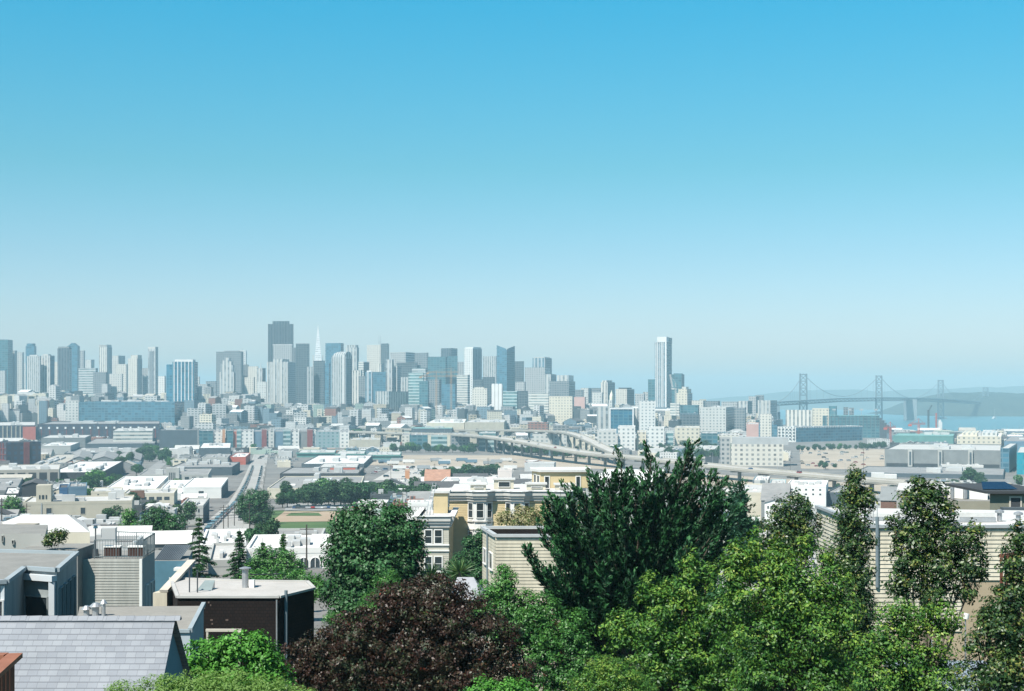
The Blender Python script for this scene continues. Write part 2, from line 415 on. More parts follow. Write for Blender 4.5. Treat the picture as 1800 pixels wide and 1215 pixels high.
t=T('hotel_tower','broad dark blue grey slab standing behind a pale stepped hotel',380,424,428,619,3200,'slate',side='navy',psi=10); crown(t,'penthouse',.3,.9,.2,.8,3,SK['slate'])
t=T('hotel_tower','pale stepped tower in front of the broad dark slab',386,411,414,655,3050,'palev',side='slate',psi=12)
for a,b,hh in ((.08,.22,18),(.22,.36,26),(.36,.68,32),(.68,.82,24),(.82,.94,16)): crown(t,'stepped_bay',a,b,0,.9,hh,SK['palev'])
t=T('office_tower','pale tower with a flag topped penthouse behind the broad dark slab',419,432,432,617,3450,'white')
q=MB(); q.tube((-t['w']/2,5,t['h']),(-t['w']/2,5,t['h']+8),.5,.3,0,6); q.build('mast',M_STEEL,t['o'])
T('office_tower','low dark block right of the broad dark slab',428,436,436,642,3250,'slate')
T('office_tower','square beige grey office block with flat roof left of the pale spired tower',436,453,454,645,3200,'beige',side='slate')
t=T('office_tower','narrow pale tower with a small spire',452,461,467,648,3100,'palev',side='slate')
q=MB(); q.tube((-t['w']/2,4,t['h']),(-t['w']/2,4,t['h']+14),1.4,.2,0,6); q.build('spire',M_PALEST,t['o'])
t=T('office_tower','tallest dark ribbed tower of the skyline with a set back top',471,515,516,571,3450,'navy',psi=5,par=2); crown(t,'penthouse',.18,.84,.1,.9,9,SK['navy'])
fins(t,14,mat('dark_granite',(.075,.085,.095),.6,.1,.1),1.6,0,t['h']+1,1.0)
t=T('office_tower','grey beige tower with a white roof rim in front of the tallest dark tower',480,513,514,607,3250,'grey',psi=6); crown(t,'roof_rim',-.02,1.02,0,1,2.2,M_WHITE)
t=T('office_tower','pale ribbed stepped tower in front of the grey tower with white rim',469,506,519,637,3050,'palev',side='grey',psi=15); crown(t,'stepped_top',.3,.75,0,.9,7,SK['palev']); fins(t,9,M_PALEST,1.6,0,t['h'],.8)
T('office_tower','grey shaft tower tucked behind the pale ribbed stepped tower',506,519,519,612,3300,'slate')
t=T('office_tower','plain dark grey slab tower left of the pyramid tower',520,543,544,605,3200,'ink',psi=5)
q=None
# pyramid
D=3750; Cx=kray(559)*D; g=ground(Cx,D); H=zat(590,D)-g; half=(567-551)/2*mpx(D)*1.7
pm=MB(); P4=[(-half,-half),(half,-half),(half,half),(-half,half)]
for i in range(4):
    a,b=P4[i],P4[(i+1)%4]; f_=.16
    pm.quad([(a[0],a[1],0),(b[0],b[1],0),(b[0]*f_,b[1]*f_,H),(a[0]*f_,a[1]*f_,H)],0)
o=pm.build('pyramid_tower',facade('skin_pyramid',(.72,.71,.69),(.35,.36,.37),6,5,1.0,.4),None,(Cx,D,g),R(8)); tag(o,'white pyramid tower tapering to a needle point','tower')
q=MB()
for i in range(4):
    a,b=P4[i],P4[(i+1)%4]; f_=.16; H2=zat(571,D)-g
    q.quad([(a[0]*f_,a[1]*f_,H+.02),(b[0]*f_,b[1]*f_,H+.02),(b[0]*.01,b[1]*.01,H2),(a[0]*.01,a[1]*.01,H2)],0)
q.build('spire',M_WHITE,o)
q=MB()
for sg in (-1,1): q.box(sg*half*.62-1.5,sg*half*.62+1.5,-4,4,H*.45,H*.72,0)
q.build('side_wing',M_PALEST,o)
T('office_tower','narrow grey tower with a pale edge right of the plain dark slab',540,551,551,646,3000,'greyv')
T('office_tower','dark blue tower with a pale roof below the pyramid',551,570,571,635,3010,'ink')
T('office_tower','slim grey blue tower right of the dark blue tower below the pyramid',570,578,581,640,3100,'glass',side='pale')
T('office_tower','tall blue grey tower behind the curved top tower',572,599,604,604,3350,'glass',side='slate',psi=15)
# curved-top tower
t=T('office_tower','grey tower with a rounded shoulder top and white centre strip',583,606,619,630,2900,'greyv',side='slate',psi=35)
q=MB(); w,d=t['w'],t['d']; n=10; base=t['h']
for i in range(n):
    a=i/n; b=(i+1)/n; ins=lambda s_: (1-math.sqrt(max(0,1-s_*s_)))*.42
    i0,i1=ins(a),ins(b); z0=base+a*14; z1=base+b*14
    q.quad([(-w*(1-i0),d*i0,z0),(-w*i0*0,d*i0,z0),(0,d*i1,z1),(-w*(1-i1),d*i1,z1)],0)
    q.quad([(0,d*i0,z0),(0,d*(1-i0),z0),(0,d*(1-i1),z1),(0,d*i1,z1)],0)
    q.quad([(0,d*(1-i0),z0),(-w*(1-i0),d*(1-i0),z0),(-w*(1-i1),d*(1-i1),z1),(0,d*(1-i1),z1)],0)
    q.quad([(-w*(1-i0),d*(1-i0),z0),(-w*(1-i0),d*i0,z0),(-w*(1-i1),d*i1,z1),(-w*(1-i1),d*(1-i1),z1)],0)
i1=.42; q.quad([(-w*(1-i1),d*i1,base+14),(0,d*i1,base+14),(0,d*(1-i1),base+14),(-w*(1-i1),d*(1-i1),base+14)],0)
q.build('rounded_crown',SK['greyv'],t['o'])
q=MB(); q.box(-4.5,-2.2,-.7,.05,0,t['h']+6,0); q.box(.0,.7,2,4.2,0,t['h']+4,0); q.build('white_strip',M_WHITE,t['o'])
t=T('office_tower','light grey tower with an arched crown behind the rounded top tower',608,627,631,612,3250,'palev',side='grey',psi=12); crown(t,'crown',.05,.95,.05,.95,7,SK['greyv'])
T('office_tower','low light striped tower left of the dark blue flank in the centre left',630,639,649,637,3150,'beigeh',side='ink')
t=T('office_tower','beige grey tower carrying a pair of antenna masts',645,669,670,607,3400,'beige')
for fx in (.78,.9):
    q=MB(); q.tube((-t['w']*(1-fx),6,t['h']),(-t['w']*(1-fx),6,t['h']+22),.9,.35,0,6); q.build('antenna',M_STEEL,t['o'])
t=T('office_tower','dark slab tower right of the tower with antenna masts',669,683,684,606,3350,'ink'); crown(t,'penthouse',.1,.9,.1,.9,3,SK['ink'])
t=T('apartment_tower','slim white striped tower in front of a bluish slab',642,654,656,655,2850,'whitev',side='glass',psi=12); crown(t,'penthouse',.2,.9,.1,.8,4,M_WHITE)
T('office_tower','bluish slab right of the slim white striped tower',655,678,678,655,2900,'glass')
T('office_tower','pale narrow tower rising behind the bluish slab',664,670,675,641,3050,'beigev',side='pale')
T('office_tower','broad grey block tower right of the dark slab in the centre',686,713,729,620,3400,'grey',side='greyh',psi=24)
t=T('apartment_tower','light striped tower with stepped shoulders in the centre',678,689,692,633,2950,'palev',side='grey',psi=16)
T('apartment_tower','lower shoulder of pale ribs right of the light striped stepped tower',690,698,704,645,2960,'palev',side='grey')
T('office_tower','dark grey block behind the broad grey block tower',727,751,753,621,3450,'slate')
T('office_tower','dark blue grey slab with pale roof line in the centre',697,733,734,638,3000,'ink',roof=ROOF_PALE)
T('office_tower','wide dark teal slab left of the boxy dark tower',752,783,786,628,3300,'teal',psi=8)
t=T('office_tower','boxy dark tower with two visible faces right of the teal slab',775,793,804,613,3500,'navy',side='slate',psi=30)
T('office_tower','dark lower half tower below the boxy dark tower',786,804,804,627,3350,'teal')
T('office_tower','pale green grey striped block with a raised top in the centre',718,744,746,656,2800,'tealh',roof=ROOF_PALE); 
T('office_tower','light upper block behind the green grey striped block',724,748,751,648,2900,'greyh')
T('office_tower','low dark green block right of the green grey striped block',737,752,754,671,2780,'teal')
T('office_building','wide low ribbed grey beige block in the centre foreground of the towers',660,683,718,689,2750,'greyv',side='beigev',psi=24,cat='building')
T('office_tower','narrow grey tower left of the white crowned tower',804,815,815,637,3400,'grey')
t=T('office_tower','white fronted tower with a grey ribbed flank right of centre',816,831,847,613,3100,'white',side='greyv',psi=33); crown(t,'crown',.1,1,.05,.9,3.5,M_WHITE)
T('office_tower','plain grey beige slab left of the slanted glass tower',849,872,873,627,3350,'greyv')
T('office_building','dark low block at the foot of the plain grey beige slab',848,870,870,664,3050,'ink',cat='building')
# slanted-top glass tower
t=T('office_tower','dark blue glass tower with a notched slanted top',873,891,905,617,3100,'glass',side='teal',psi=28,par=0)
q=MB(); w,d,h=t['w'],t['d'],t['h']
q.quad([(-w,0,h),(0,0,h),(-w*.1,0.,h+5),(-w,0,h+13)],0); q.quad([(-w,0.6,h),(-w,0.,h+13),(-w*.1,0.6,h+5),(0,.6,h)],0)
q.quad([(0,0,h),(0,d,h),(0,d,h+12),(0,d*.1,h+5)],0); q.quad([(-.6,0,h),(-.6,d*.1,h+5),(-.6,d,h+12),(-.6,d,h)],0)
q.build('slanted_crown',SK['glass'],t['o'])
T('office_tower','plain dark grey tower right of the slanted glass tower',904,920,921,636,3200,'ink')
t=T('apartment_tower','low tower with bold white vertical stripes in front of the slanted glass tower',864,883,884,676,2700,'palev',par=0); fins(t,3,M_WHITE,6,0,t['h']+1.5,.9)
T('office_building','grey teal block right of the bold white stripes',884,909,911,689,2680,'tealh',side='ink',cat='building')
T('office_building','dark block behind the grey teal block',908,927,928,688,2720,'ink',cat='building')
t=T('apartment_building','old beige block with a stepped roof below the centre towers',830,856,857,684,2700,'beige',cat='building'); crown(t,'upper_storeys',.15,.8,.1,.9,4,SK['beige'])
t=T('office_tower','white and dark striped upper tower above a pale grey block',936,958,970,630,3300,'whitev',side='slate',psi=26); crown(t,'penthouse',.1,.9,.1,.9,3,M_PALEST)
T('office_tower','broad pale grey gridded block below the striped tower',922,958,967,647,3050,'grey',side='greyh',psi=14)
t=T('office_tower','dark grey windowed block with a pale upper step right of the gridded block',966,1000,1011,671,2850,'slate',side='ink',psi=14,roof=ROOF_PALE); crown(t,'upper_storeys',.35,.95,.1,.9,13,SK['palev'])
T('office_tower','pale stair tower between the gridded block and the dark windowed block',957,968,978,659,3000,'palev',side='grey')
T('office_building','white low block with long window bands below the gridded block',929,964,965,693,2650,'beigeh',cat='building',roof=ROOF_WHITE)
T('office_building','cream low block below the dark windowed block',965,1006,1007,698,2600,'cream',cat='building',roof=ROOF_WHITE)
t=T('brick_building','low red building with a pitched roof right of the cream block',1009,1028,1030,699,2700,'pink',cat='building')
T('office_tower','pale small tower behind the low red building',1021,1034,1040,683,3100,'pale',side='slate')
T('office_tower','grey small tower right of the low red building',1040,1055,1057,683,3150,'slate')
t=T('apartment_tower','beige tower with a stepped top behind the clock tower',1056,1068,1081,673,2950,'beigev',side='grey',psi=35); crown(t,'upper_storeys',.1,.8,.1,.8,5,SK['beigev'])
# clock tower
D=2600; t=T('clock_tower','slim pale clock tower with a pointed top',1070,1076,1080,703,D,'pale',psi=38,par=0,cat='tower')
q=MB(); w,d,h=t['w'],t['d'],t['h']
q.box(-w*.85,-w*.15,d*.15,d*.85,h+.02,h+7,0); a=[(-w*.85,d*.15),(-w*.15,d*.15),(-w*.15,d*.85),(-w*.85,d*.85)]
for i in range(4): q.quad([(*a[i],h+7.02),(*a[(i+1)%4],h+7.02),(-w/2,d/2,h+18)],0)
q.build('belfry',mat('belfry_stone',(.72,.66,.5),.7,.08,.3),t['o'])
t=T('office_tower','square beige block with a dark roof left of the tall white tower',1082,1102,1115,685,2900,'beige',side='slate',psi=30,roof=ROOF_DARK); crown(t,'penthouse',.2,.9,.1,.8,4,M_DARKM)
T('apartment_tower','pale narrow block just left of the tall white tower',1131,1140,1140,690,2900,'pale')
T('office_tower','dark teal block at the left foot of the tall white tower',1139,1151,1152,668,2850,'teal')
# tall tower with white crown
t=T('residential_tower','tall slim tower with white crown and white vertical piers',1151,1171,1181,601,2800,'whitev',side='teal',psi=22,par=0)
fins(t,6,M_WHITE,1.1,4,t['h'],1.0); 
q=MB(); q.box(-t['w']*.78,.9,-1,t['d']*.35,t['h']-.5,t['h']+10,0); q.build('crown',M_WHITE,t['o'])
q=MB(); q.box(-1.6,.9,-.9,.05,0,t['h']-.5,0); q.build('corner_pier',M_WHITE,t['o'])
crown(t,'rear_volume',.1,1.02,.4,1.0,9,SK['teal'])
t=T('residential_tower','dark teal tower rising at the right flank of the tall white tower',1180,1198,1203,659,2950,'teal',psi=20,side='navy'); crown(t,'penthouse',.2,.9,.1,.8,3,SK['teal'])
t=T('office_tower','classical pale beige tower with stepped crown right of the dark teal tower',1188,1208,1217,692,2700,'cream',side='grey',psi=25); crown(t,'upper_storeys',.2,.95,.05,.9,9,SK['cream']); crown(t,'crown',.45,.8,.2,.7,4,M_PALEST,9.02)
for a,b,c,yt,D,sk,l in ((-10,9,12,652,3200,'grey','low grey block at the foot of the dark slab at the left edge'),(28,45,46,639,3480,'pale','pale hazy block behind the slim pale tower at the left'),(62,72,73,646,3500,'grey','grey hazy tower between the slim rounded tower and the ribbed twin towers'),(95,103,104,637,3420,'beige','hazy beige tower just left of the dark blue slab with a pale edge'),(146,160,166,633,3600,'pale','pale far block left of the tower with the toothed crown'),(138,168,172,648,3150,'greyh','long pale block with window bands below the toothed crown'),(164,186,190,655,3100,'slate','dark low block under the toothed crown'),(203,222,226,641,3450,'beige','beige far block right of the low pale block'),(192,214,216,658,3120,'pale','pale low block before the beige far block'),(250,262,262,648,3350,'grey','grey hazy block left of the pale framed tower'),(276,291,292,662,3300,'white','low white block right of the pale framed tower'),(344,364,370,676,3050,'grey','low grey block right of the blue tower with white piers'),(362,380,381,671,3150,'slate','dark low block left of the broad dark hotel slab'),(430,446,448,664,3080,'beige','beige low block below the square beige grey office'),(452,468,469,672,3000,'pale','pale low block at the foot of the narrow spired tower'),(602,612,613,634,3380,'grey','grey tower glimpsed left of the arched crown tower'),(617,634,637,652,3080,'beigev','beige ribbed tower below the arched crown tower'),(630,645,646,662,2980,'slate','dark low tower left of the slim white striped tower'),(704,720,722,664,2930,'greyv','grey ribbed block left of the green grey striped block'),(752,772,776,668,2880,'slate','slate block below the dark teal slab'),(776,800,803,676,2840,'glass','bluish block below the boxy dark tower'),(803,822,826,660,2980,'beigeh','pale banded block left of the white fronted tower'),(832,848,850,668,2900,'ink','dark block under the grey flank of the white fronted tower'),(906,922,924,672,2880,'grey','grey block below the plain dark grey tower'),(1010,1024,1026,686,3000,'slate','slate block behind the low red building'),(1041,1058,1060,691,2850,'pale','pale low block left of the stepped beige tower'),(1116,1132,1134,693,2800,'grey','grey low block left of the dark teal foot block'),(1216,1236,1240,705,2700,'beige','beige low block right of the classical stepped tower'),(1240,1262,1266,706,2750,'slate','slate low block behind the square pale gridded block'),(1268,1296,1298,707,2800,'grey','grey low block left of the light tower before the bridge')):
    T('office_tower',l,a,b,c,yt,D,sk,psi=22,par=1)
# ------------------------------------------------------------------ second row, nearer blocks
t=T('office_building','bright blue glass block in a white frame beside a white wing',1072,1113,1114,718,2300,'blue',psi=0,roof=ROOF_PALE,cat='building',plant=3)
q=MB(); w,h=t['w'],t['h']; q.box(-w-1,-w+1.2,-1,.05,0,h+1,0); q.box(-1.4,1,-1,.05,0,h+1,0); q.box(-w+1.2,-1.4,-1,.05,h-1.5,h+1,0); q.build('white_frame',M_WHITE,t['o'])
t=T('office_building','white block with window columns left of the bright blue glass block',1050,1071,1071,716,2320,'palev',roof=ROOF_WHITE,cat='building',plant=2)
t=T('office_building','long grey green block right of the bright blue glass block',1114,1142,1143,719,2315,'greyv',side='slate',cat='building',plant=2)
T('office_building','low white office block behind the blue glass block',1124,1152,1152,706,2300,'white',cat='building',roof=ROOF_WHITE)
t=T('office_building','square pale block with a regular grid of windows right of centre',1230,1276,1292,717,2480,'pale',side='slate',psi=14,cat='building',plant=3,roof=ROOF_WHITE)
T('office_building','dark grey block right of the square pale gridded block',1291,1309,1311,718,2500,'slate',cat='building')
T('apartment_building','beige striped wing left of the teal glass block',1178,1194,1195,710,2650,'beigeh',cat='building')
t=T('office_building','teal glass block with a pale roof left of the square gridded block',1195,1227,1229,713,2620,'teal',cat='building',roof=ROOF_PALE,plant=2)
T('office_building','dark low hall in front of the teal glass block',1196,1229,1230,730,2450,'ink',cat='building')
t=T('apartment_tower','light tower with a grey flank above the low blocks before the bridge',1298,1314,1322,706,2750,'palev',side='slate',psi=30)
T('apartment_tower','grey tower right behind the light tower before the bridge',1316,1329,1334,698,2850,'grey',side='slate')
T('apartment_tower','far dark tower left of the bridge end',1328,1342,1343,696,2950,'slate')
t=T('apartment_tower','pale ribbed block left of the bridge end',1332,1354,1366,705,2700,'palev',side='grey',psi=24); fins(t,5,M_PALEST,1.4,0,t['h'],.7)
T('office_building','plain beige box below the pale ribbed block',1336,1356,1357,729,2300,'beige',cat='building')
t=T('office_building','white gridded block with big dark openings and a long blue glass side',1367,1399,1516,752,2230,'white',side='glass',psi=52,cat='building',roof=ROOF_WHITE,plant=8)
q=MB()
for i in range(5):
    for j in range(4):
        x=-t['w']*(1-(i+.5)/5); z=t['h']*(.14+.22*j); q.box(x-t['w']*.06,x+t['w']*.06,-.12,.05,z,z+t['h']*.12,0)
q.build('window_opening',M_DARKM,t['o'])
T('office_building','low dark blue office block left of the white gridded block',1333,1366,1367,748,2330,'glass',cat='building')
t=T('office_building','beige four storey block with rows of paired windows and a grey flank',1285,1377,1408,783,1420,'beige',psi=10,side='slate',cat='building',roof=ROOF_GREY,par=1.0,plant=2)
beige_block=t
t2=T('office_building','grey stair wing left of the beige four storey block',1267,1284,1284,771,1440,'grey',cat='building')
crown(t,'upper_storeys',.02,1.1,.18,.9,7.5,mat('grey_render',(.34,.35,.35),.8,.1,.1))
# ballpark
D=2480; t=T('ballpark_stand','dark green ballpark stand with a stepped end near the bay',1446,1546,1556,731,D,'teal',psi=14,cat='stadium',roof=ROOF_TEAL,par=0,base=3)
q=MB(); w=(1575-1546)*mpx(D); h=t['h']
for i in range(7): q.box(i*w/7+.1,(i+1)*w/7,.0,t['d']*.6,-4,h*(1-.11*(i+1)),0)
q.build('stepped_end',M_DARKM,t['o'])
fins(t,16,M_DARKM,1.0,h*.45,h,.8,name='roof_rib')
for x in (1468,1495,1515,1540):
    q=MB(); X=(x-1546)*mpx(D); q.tube((X,8,0),(X,8,h+9),.6,.4,0,6); q.box(X-3,X+3,7.4,8.4,h+9.02,h+12,0); q.build('floodlight',M_STEEL,t['o'])
T('apartment_building','beige waterfront flats below the first bridge tower',1381,1427,1428,722,2450,'beigev',cat='building',roof=ROOF_WHITE,base=3)
T('apartment_building','second beige waterfront block right of the first bridge tower',1428,1457,1458,719,2500,'cream',cat='building',base=3)
T('apartment_tower','dark teal pair of flats left of the ballpark roof',1457,1469,1471,715,2550,'teal',base=3)
T('apartment_tower','slim waterfront tower above the ballpark roof, the left of two',1484,1491,1491,717,2600,'slate',base=3)
T('apartment_tower','slim waterfront tower above the ballpark roof, the right of two',1494,1501,1501,718,2600,'slate',base=3)
# ------------------------------------------------------------------ suspension bridge
M_BR=mat('bridge_steel',(.17,.21,.23),.6,.06,.02)
BT=[(1412,657,4100,14),(1545,660,4500,12),(1653.5,668,5150,11),(1732.5,681,6300,11)]
br=empty('suspension_bridge',(px2w(1412,700,4100).x,4100,0)); tag(br,'long grey suspension bridge with four lattice towers crossing the bay','bridge')
bo=br.location.copy()
tw=[]
for px,yt,D,wp in BT:
    c=px2w(px,yt,D); top=c.z; half=wp/2*mpx(D)
    tw.append((Vector((c.x,D,0)),top,half))
dirs=[]
deckpts=[(1340,709,3900),(1366,707,3960),(1412,704.5,4100),(1470,701,4280),(1545,699.5,4500),(1600,700,4830),(1653,702,5150),(1700,705,5750),(1732,708,6300),(1765,712,6700)]
dp=[px2w(*q) for q in deckpts]
def loc(v): return Vector(v)-bo
# deck truss: two chords, uprights, diagonals
q=MB()
for a,b in zip(dp,dp[1:]):
    q.beam(loc(a),loc(b),22,3,0); q.beam(loc(a)-Vector((0,0,9)),loc(b)-Vector((0,0,9)),20,2.2,0)
    n=max(2,int((b-a).length/24))
    for i in range(n):
        p=a.lerp(b,i/n); p2=a.lerp(b,(i+1)/n)
        q.beam(loc(p)-Vector((0,0,9)),loc(p),1.6,1.6,0); q.beam(loc(p)-Vector((0,0,9)),loc(p2),1.6,1.6,0)
q.build('deck',M_BR,br)
for (c,top,half) in tw:
    q=MB(); pos=loc(c); ax=Vector((1,.35,0)).normalized()*half
    for sg in (-1,1): q.beam(pos+ax*sg*1.08+Vector((0,0,0)),pos+ax*sg*.92+Vector((0,0,top)),3.4,3.4,0)
    dz=[0,top*.2,top*.42,top*.57,top*.71,top*.85,top*.985]
    for za,zb in zip(dz,dz[1:]):
        q.beam(pos-ax+Vector((0,0,zb)),pos+ax+Vector((0,0,zb)),2.6,2.6,0)
        if not (za<top*.43 and zb>top*.43):
            q.beam(pos-ax+Vector((0,0,za)),pos+ax+Vector((0,0,zb)),1.5,1.5,0); q.beam(pos+ax+Vector((0,0,za)),pos-ax+Vector((0,0,zb)),1.5,1.5,0)
    q.box(pos.x-half*1.7,pos.x+half*1.7,pos.y-12,pos.y+12,-3,5,0)
    q.build('bridge_tower',M_BR,br)
def cable(a,b,sag,name='cable',n=24):
    q=MB(); pts=[]
    for i in range(n+1):
        t=i/n; p=a.lerp(b,t); p.z-=sag*4*t*(1-t); pts.append(loc(p))
    q.path(pts,.75,0,5)
    for i in range(2,n-1,2):
        t=i/n; z=None
        for d0,d1 in zip(dp,dp[1:]):
            if d0.y<=pts[i].y+bo.y<=d1.y: z=lerp(d0.z,d1.z,(pts[i].y+bo.y-d0.y)/(d1.y-d0.y))
        if z and pts[i].z>z+3: q.tube(pts[i],(pts[i].x,pts[i].y,z),.25,.25,0,4)
    q.build(name,M_BR,br)
tops=[Vector((c.x,c.y,top)) for c,top,h in tw]
anch=px2w(1605,700,4830); anch.z=72
cable(dp[1],tops[0],14); cable(tops[0],tops[1],66); cable(tops[1],anch,16); cable(anch,tops[2],12); cable(tops[2],tops[3],72); cable(tops[3],dp[-1],12)
q=MB(); p=loc(px2w(1600,702,4830)); q.box(p.x-17,p.x+17,p.y-20,p.y+20,-3-bo.z,70,0); q.build('anchorage',mat('anchorage_concrete',(.24,.27,.28),.9,.1,.02),br)
q=MB()
for x in (1352,1364):
    p=loc(px2w(x,707,3940)); q.box(p.x-9,p.x+9,p.y-8,p.y+8,-3,52,0)
q.build('approach_pier',M_BR,br)
# ------------------------------------------------------------------ middle distance
def Dg(px, py):
    """distance at which the ground shows at this photo row"""
    k=kray(px); lo,hi=60.0,3600.0; best=None
    for i in range(60):
        md=(lo+hi)/2
        y=HY+F*(CAMZ-ground(k*md,md))/md
        if y>py: lo=md
        else: hi=md
    return md
YAW=9.4
M_GLASS=mat('window_glass',(.035,.05,.06),.12,.3,1.5,spec=.6)
M_TRIM=mat('white_trim',(.76,.75,.72),.6,.06,.5)
M_CREAM=mat('cream_stucco',(.50,.46,.37),.9,.1,.15)
M_BEIGE=mat('beige_stucco',(.40,.37,.30),.9,.1,.15)
M_LGREY=mat('light_grey_stucco',(.36,.36,.34),.9,.1,.12)
M_GREYW=mat('grey_wall',(.19,.20,.20),.9,.12,.12)
M_BLUEW=mat('blue_grey_wall',(.11,.18,.24),.85,.1,.12)
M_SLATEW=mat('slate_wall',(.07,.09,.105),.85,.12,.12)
M_WHITEW=mat('white_wall',(.66,.65,.62),.85,.08,.12)
M_DARKW=mat('dark_wall',(.045,.05,.055),.85,.15,.12)
M_NAVYBR=facade('navy_brick',(.055,.05,.065),(.03,.05,.08),6,5,.5,.6,gr=.3)
M_MAROON=mat('maroon_brick',(.20,.055,.05),.9,.15,.2)
M_BROWNW=mat('brown_wall',(.16,.085,.06),.9,.12,.2)
M_REDW=mat('red_painted_wall',(.42,.11,.075),.85,.12,.15)
M_ORANGE=mat('orange_painted_wall',(.46,.23,.12),.85,.1,.15)
M_TEALW=mat('teal_green_wall',(.10,.22,.20),.8,.12,.12)
M_CONC=mat('viaduct_concrete',(.36,.34,.30),.9,.12,.05)
M_CONCD=mat('column_concrete',(.20,.195,.18),.9,.15,.08)
M_ASPH=stone('asphalt',(.19,.185,.18),(.29,.285,.275),.03)
M_TILE=mat('orange_roof_tiles',(.34,.19,.13),.85,.2,.4)
def wpart(t,x0,xs,px0,px1,py0,py1,frame=None,name='window',glass=None,proud=.03,ft=None):
    """window given in photo pixels on the front of t"""
    w,D,g=t['w'],t['D'],t['g']
    X=lambda px:-w*(1-(px-x0)/(xs-x0)); a,b=X(px0),X(px1); z1,z0=zat(py0,D)-g,zat(py1,D)-g
    q=MB(); q.box(a,b,-proud,.02,z0,z1,0); o=q.build(name,glass or M_GLASS,t['o'])
    if frame:
        f=ft or max(.12,(b-a)*.12); q=MB(); p=proud+.08
        q.box(a-f,a,-p,.02,z0-f,z1+f,0); q.box(b,b+f,-p,.02,z0-f,z1+f,0); q.box(a,b,-p,.02,z1,z1+f,0); q.box(a,b,-p,.02,z0-f,z0,0)
        q.build('frame',frame,o)
    return o
def M(name,label,x0,xs,x1,yt,yb,yback,wall,roof,yaw=YAW,side=None,win=(),kind='flat',sky=0,plant=None,cat='building',group=None,par=.5,D=None,frame=None,over=.4):
    D=D or Dg((x0+xs)/2,yb)
    if plant is None: plant=5 if kind=='flat' and xs-x0>20 else 0
    elif plant: plant+=4
    depth=None
    if yback and yback>HY+3 and yt>HY+6:
        D2=F*(CAMZ-zat(yt,D))/(yback-HY); Qx=kray(x1)*D2; Cx_=kray(xs)*D; yaw=max(-50,min(50,math.degrees(math.atan2(-(Qx-Cx_),D2-D)))); depth=max(5,math.hypot(Qx-Cx_,D2-D))
    _yvis[0]=yb-2
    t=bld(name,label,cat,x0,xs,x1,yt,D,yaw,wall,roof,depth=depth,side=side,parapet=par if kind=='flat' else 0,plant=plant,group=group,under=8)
    _yvis[0]=None
    w,d,h=t['w'],t['d'],t['h']
    if kind=='gable':       # ridge running away from the viewer
        r=min(w*.16,5); q=MB(); o=over
        q.quad([(-w-o,-o,h-.1),(-w/2,-o,h+r),(-w/2,d+o,h+r),(-w-o,d+o,h-.1)][::-1],0); q.quad([(o,-o,h-.1),(o,d+o,h-.1),(-w/2,d+o,h+r),(-w/2,-o,h+r)],0)
        q.quad([(-w,0,h),(0,0,h),(-w/2,0,h+r-.05)],1); q.quad([(0,d,h),(-w,d,h),(-w/2,d,h+r-.05)],1)
        q.build('roof',[roof,wall],t['o'])
    if kind=='gablex':      # ridge parallel to the front
        r=min(d*.2,6); q=MB(); o=over
        q.quad([(-w-o,-o,h-.1),(o,-o,h-.1),(o,d/2,h+r),(-w-o,d/2,h+r)],0); q.quad([(o,d+o,h-.1),(-w-o,d+o,h-.1),(-w-o,d/2,h+r),(o,d/2,h+r)],0)
        q.quad([(0,0,h),(0,d,h),(0,d/2,h+r-.05)],1); q.quad([(-w,d,h),(-w,0,h),(-w,d/2,h+r-.05)],1)
        q.build('roof',[roof,wall],t['o'])
    r=random.Random(int(x0*3+yt))
    for i in range(sky):
        q=MB(); x=-w*(.12+.76*(i+.5)/sky); y=d*(.25+.2*(i%3)); s=min(2.4,w*.05)
        q.box(x-s,x+s,y,y+s*1.3,h+.03,h+.9,0); q.build('skylight',M_TRIM,t['o'])
    for wn in win: wpart(t,x0,xs,*wn,frame=frame)
    return t
def winrow(px0,px1,n,py0,py1,fr=.5):
    st=(px1-px0)/n
    return [(px0+i*st+st*(1-fr)/2,px0+i*st+st*(1+fr)/2,py0,py1) for i in range(n)]

# --- left: brick design centre and warehouses
t=M('brick_office','long dark brick building with a row of pale lamps under its roof',66,280,281,746,771,741,M_NAVYBR,ROOF_GREY,yaw=0,D=2260,par=1.2)
for i in range(15):
    q=MB(); x=-t['w']*(1-(i+.4)/15); q.box(x-1.4,x+1.4,-1.2,-.05,t['h']-6.5,t['h']-3.5,0); q.build('roof_lamp_panel',M_TRIM,t['o'])
fins(t,15,M_MAROON,1.3,-4,t['h']-7,.6,name='brick_pier')
t=M('brick_office','brick building with pale columns and a red corner panel at the left edge',-14,62,62,749,776,742,M_NAVYBR,ROOF_PALE,yaw=0,D=2200,par=1.2)
q=MB(); w,h=t['w'],t['h']; a=-w*22/76; q.box(a,.6,-.8,.05,2,h-1,0); q.build('red_panel',M_REDW,t['o'])
fins(t,7,M_BEIGE,1.5,-4,h,.9,name='column',span=(0,.7))
t=M('brick_office','tall navy and maroon block at the left edge below the brick columns',-8,11,72,779,822,None,M_NAVYBR,ROOF_PALE,yaw=-52,D=1380,par=.8)
w,d,h=t['w'],t['d'],t['h']
q=MB(); q.box(.02,.9,d*.50,d*.66,-4,h+.5,0); q.build('maroon_pier',M_MAROON,t['o'])
q=MB()
for i in range(4): q.box(-w*(1-i/4)-.6,-w*(1-i/4)+.6,-.8,-.02,-4,h,0)
for z in (h*.25,h*.5,h*.75): q.box(-w,0,-.7,-.02,z-.4,z+.4,0)
q.build('lattice_frame',M_MAROON,t['o'])
M('long_office','long low blue building with trees along its foot',138,307,307,707,745,702,SK['glass'],ROOF_PALE,yaw=0,D=2560,plant=6,par=1)
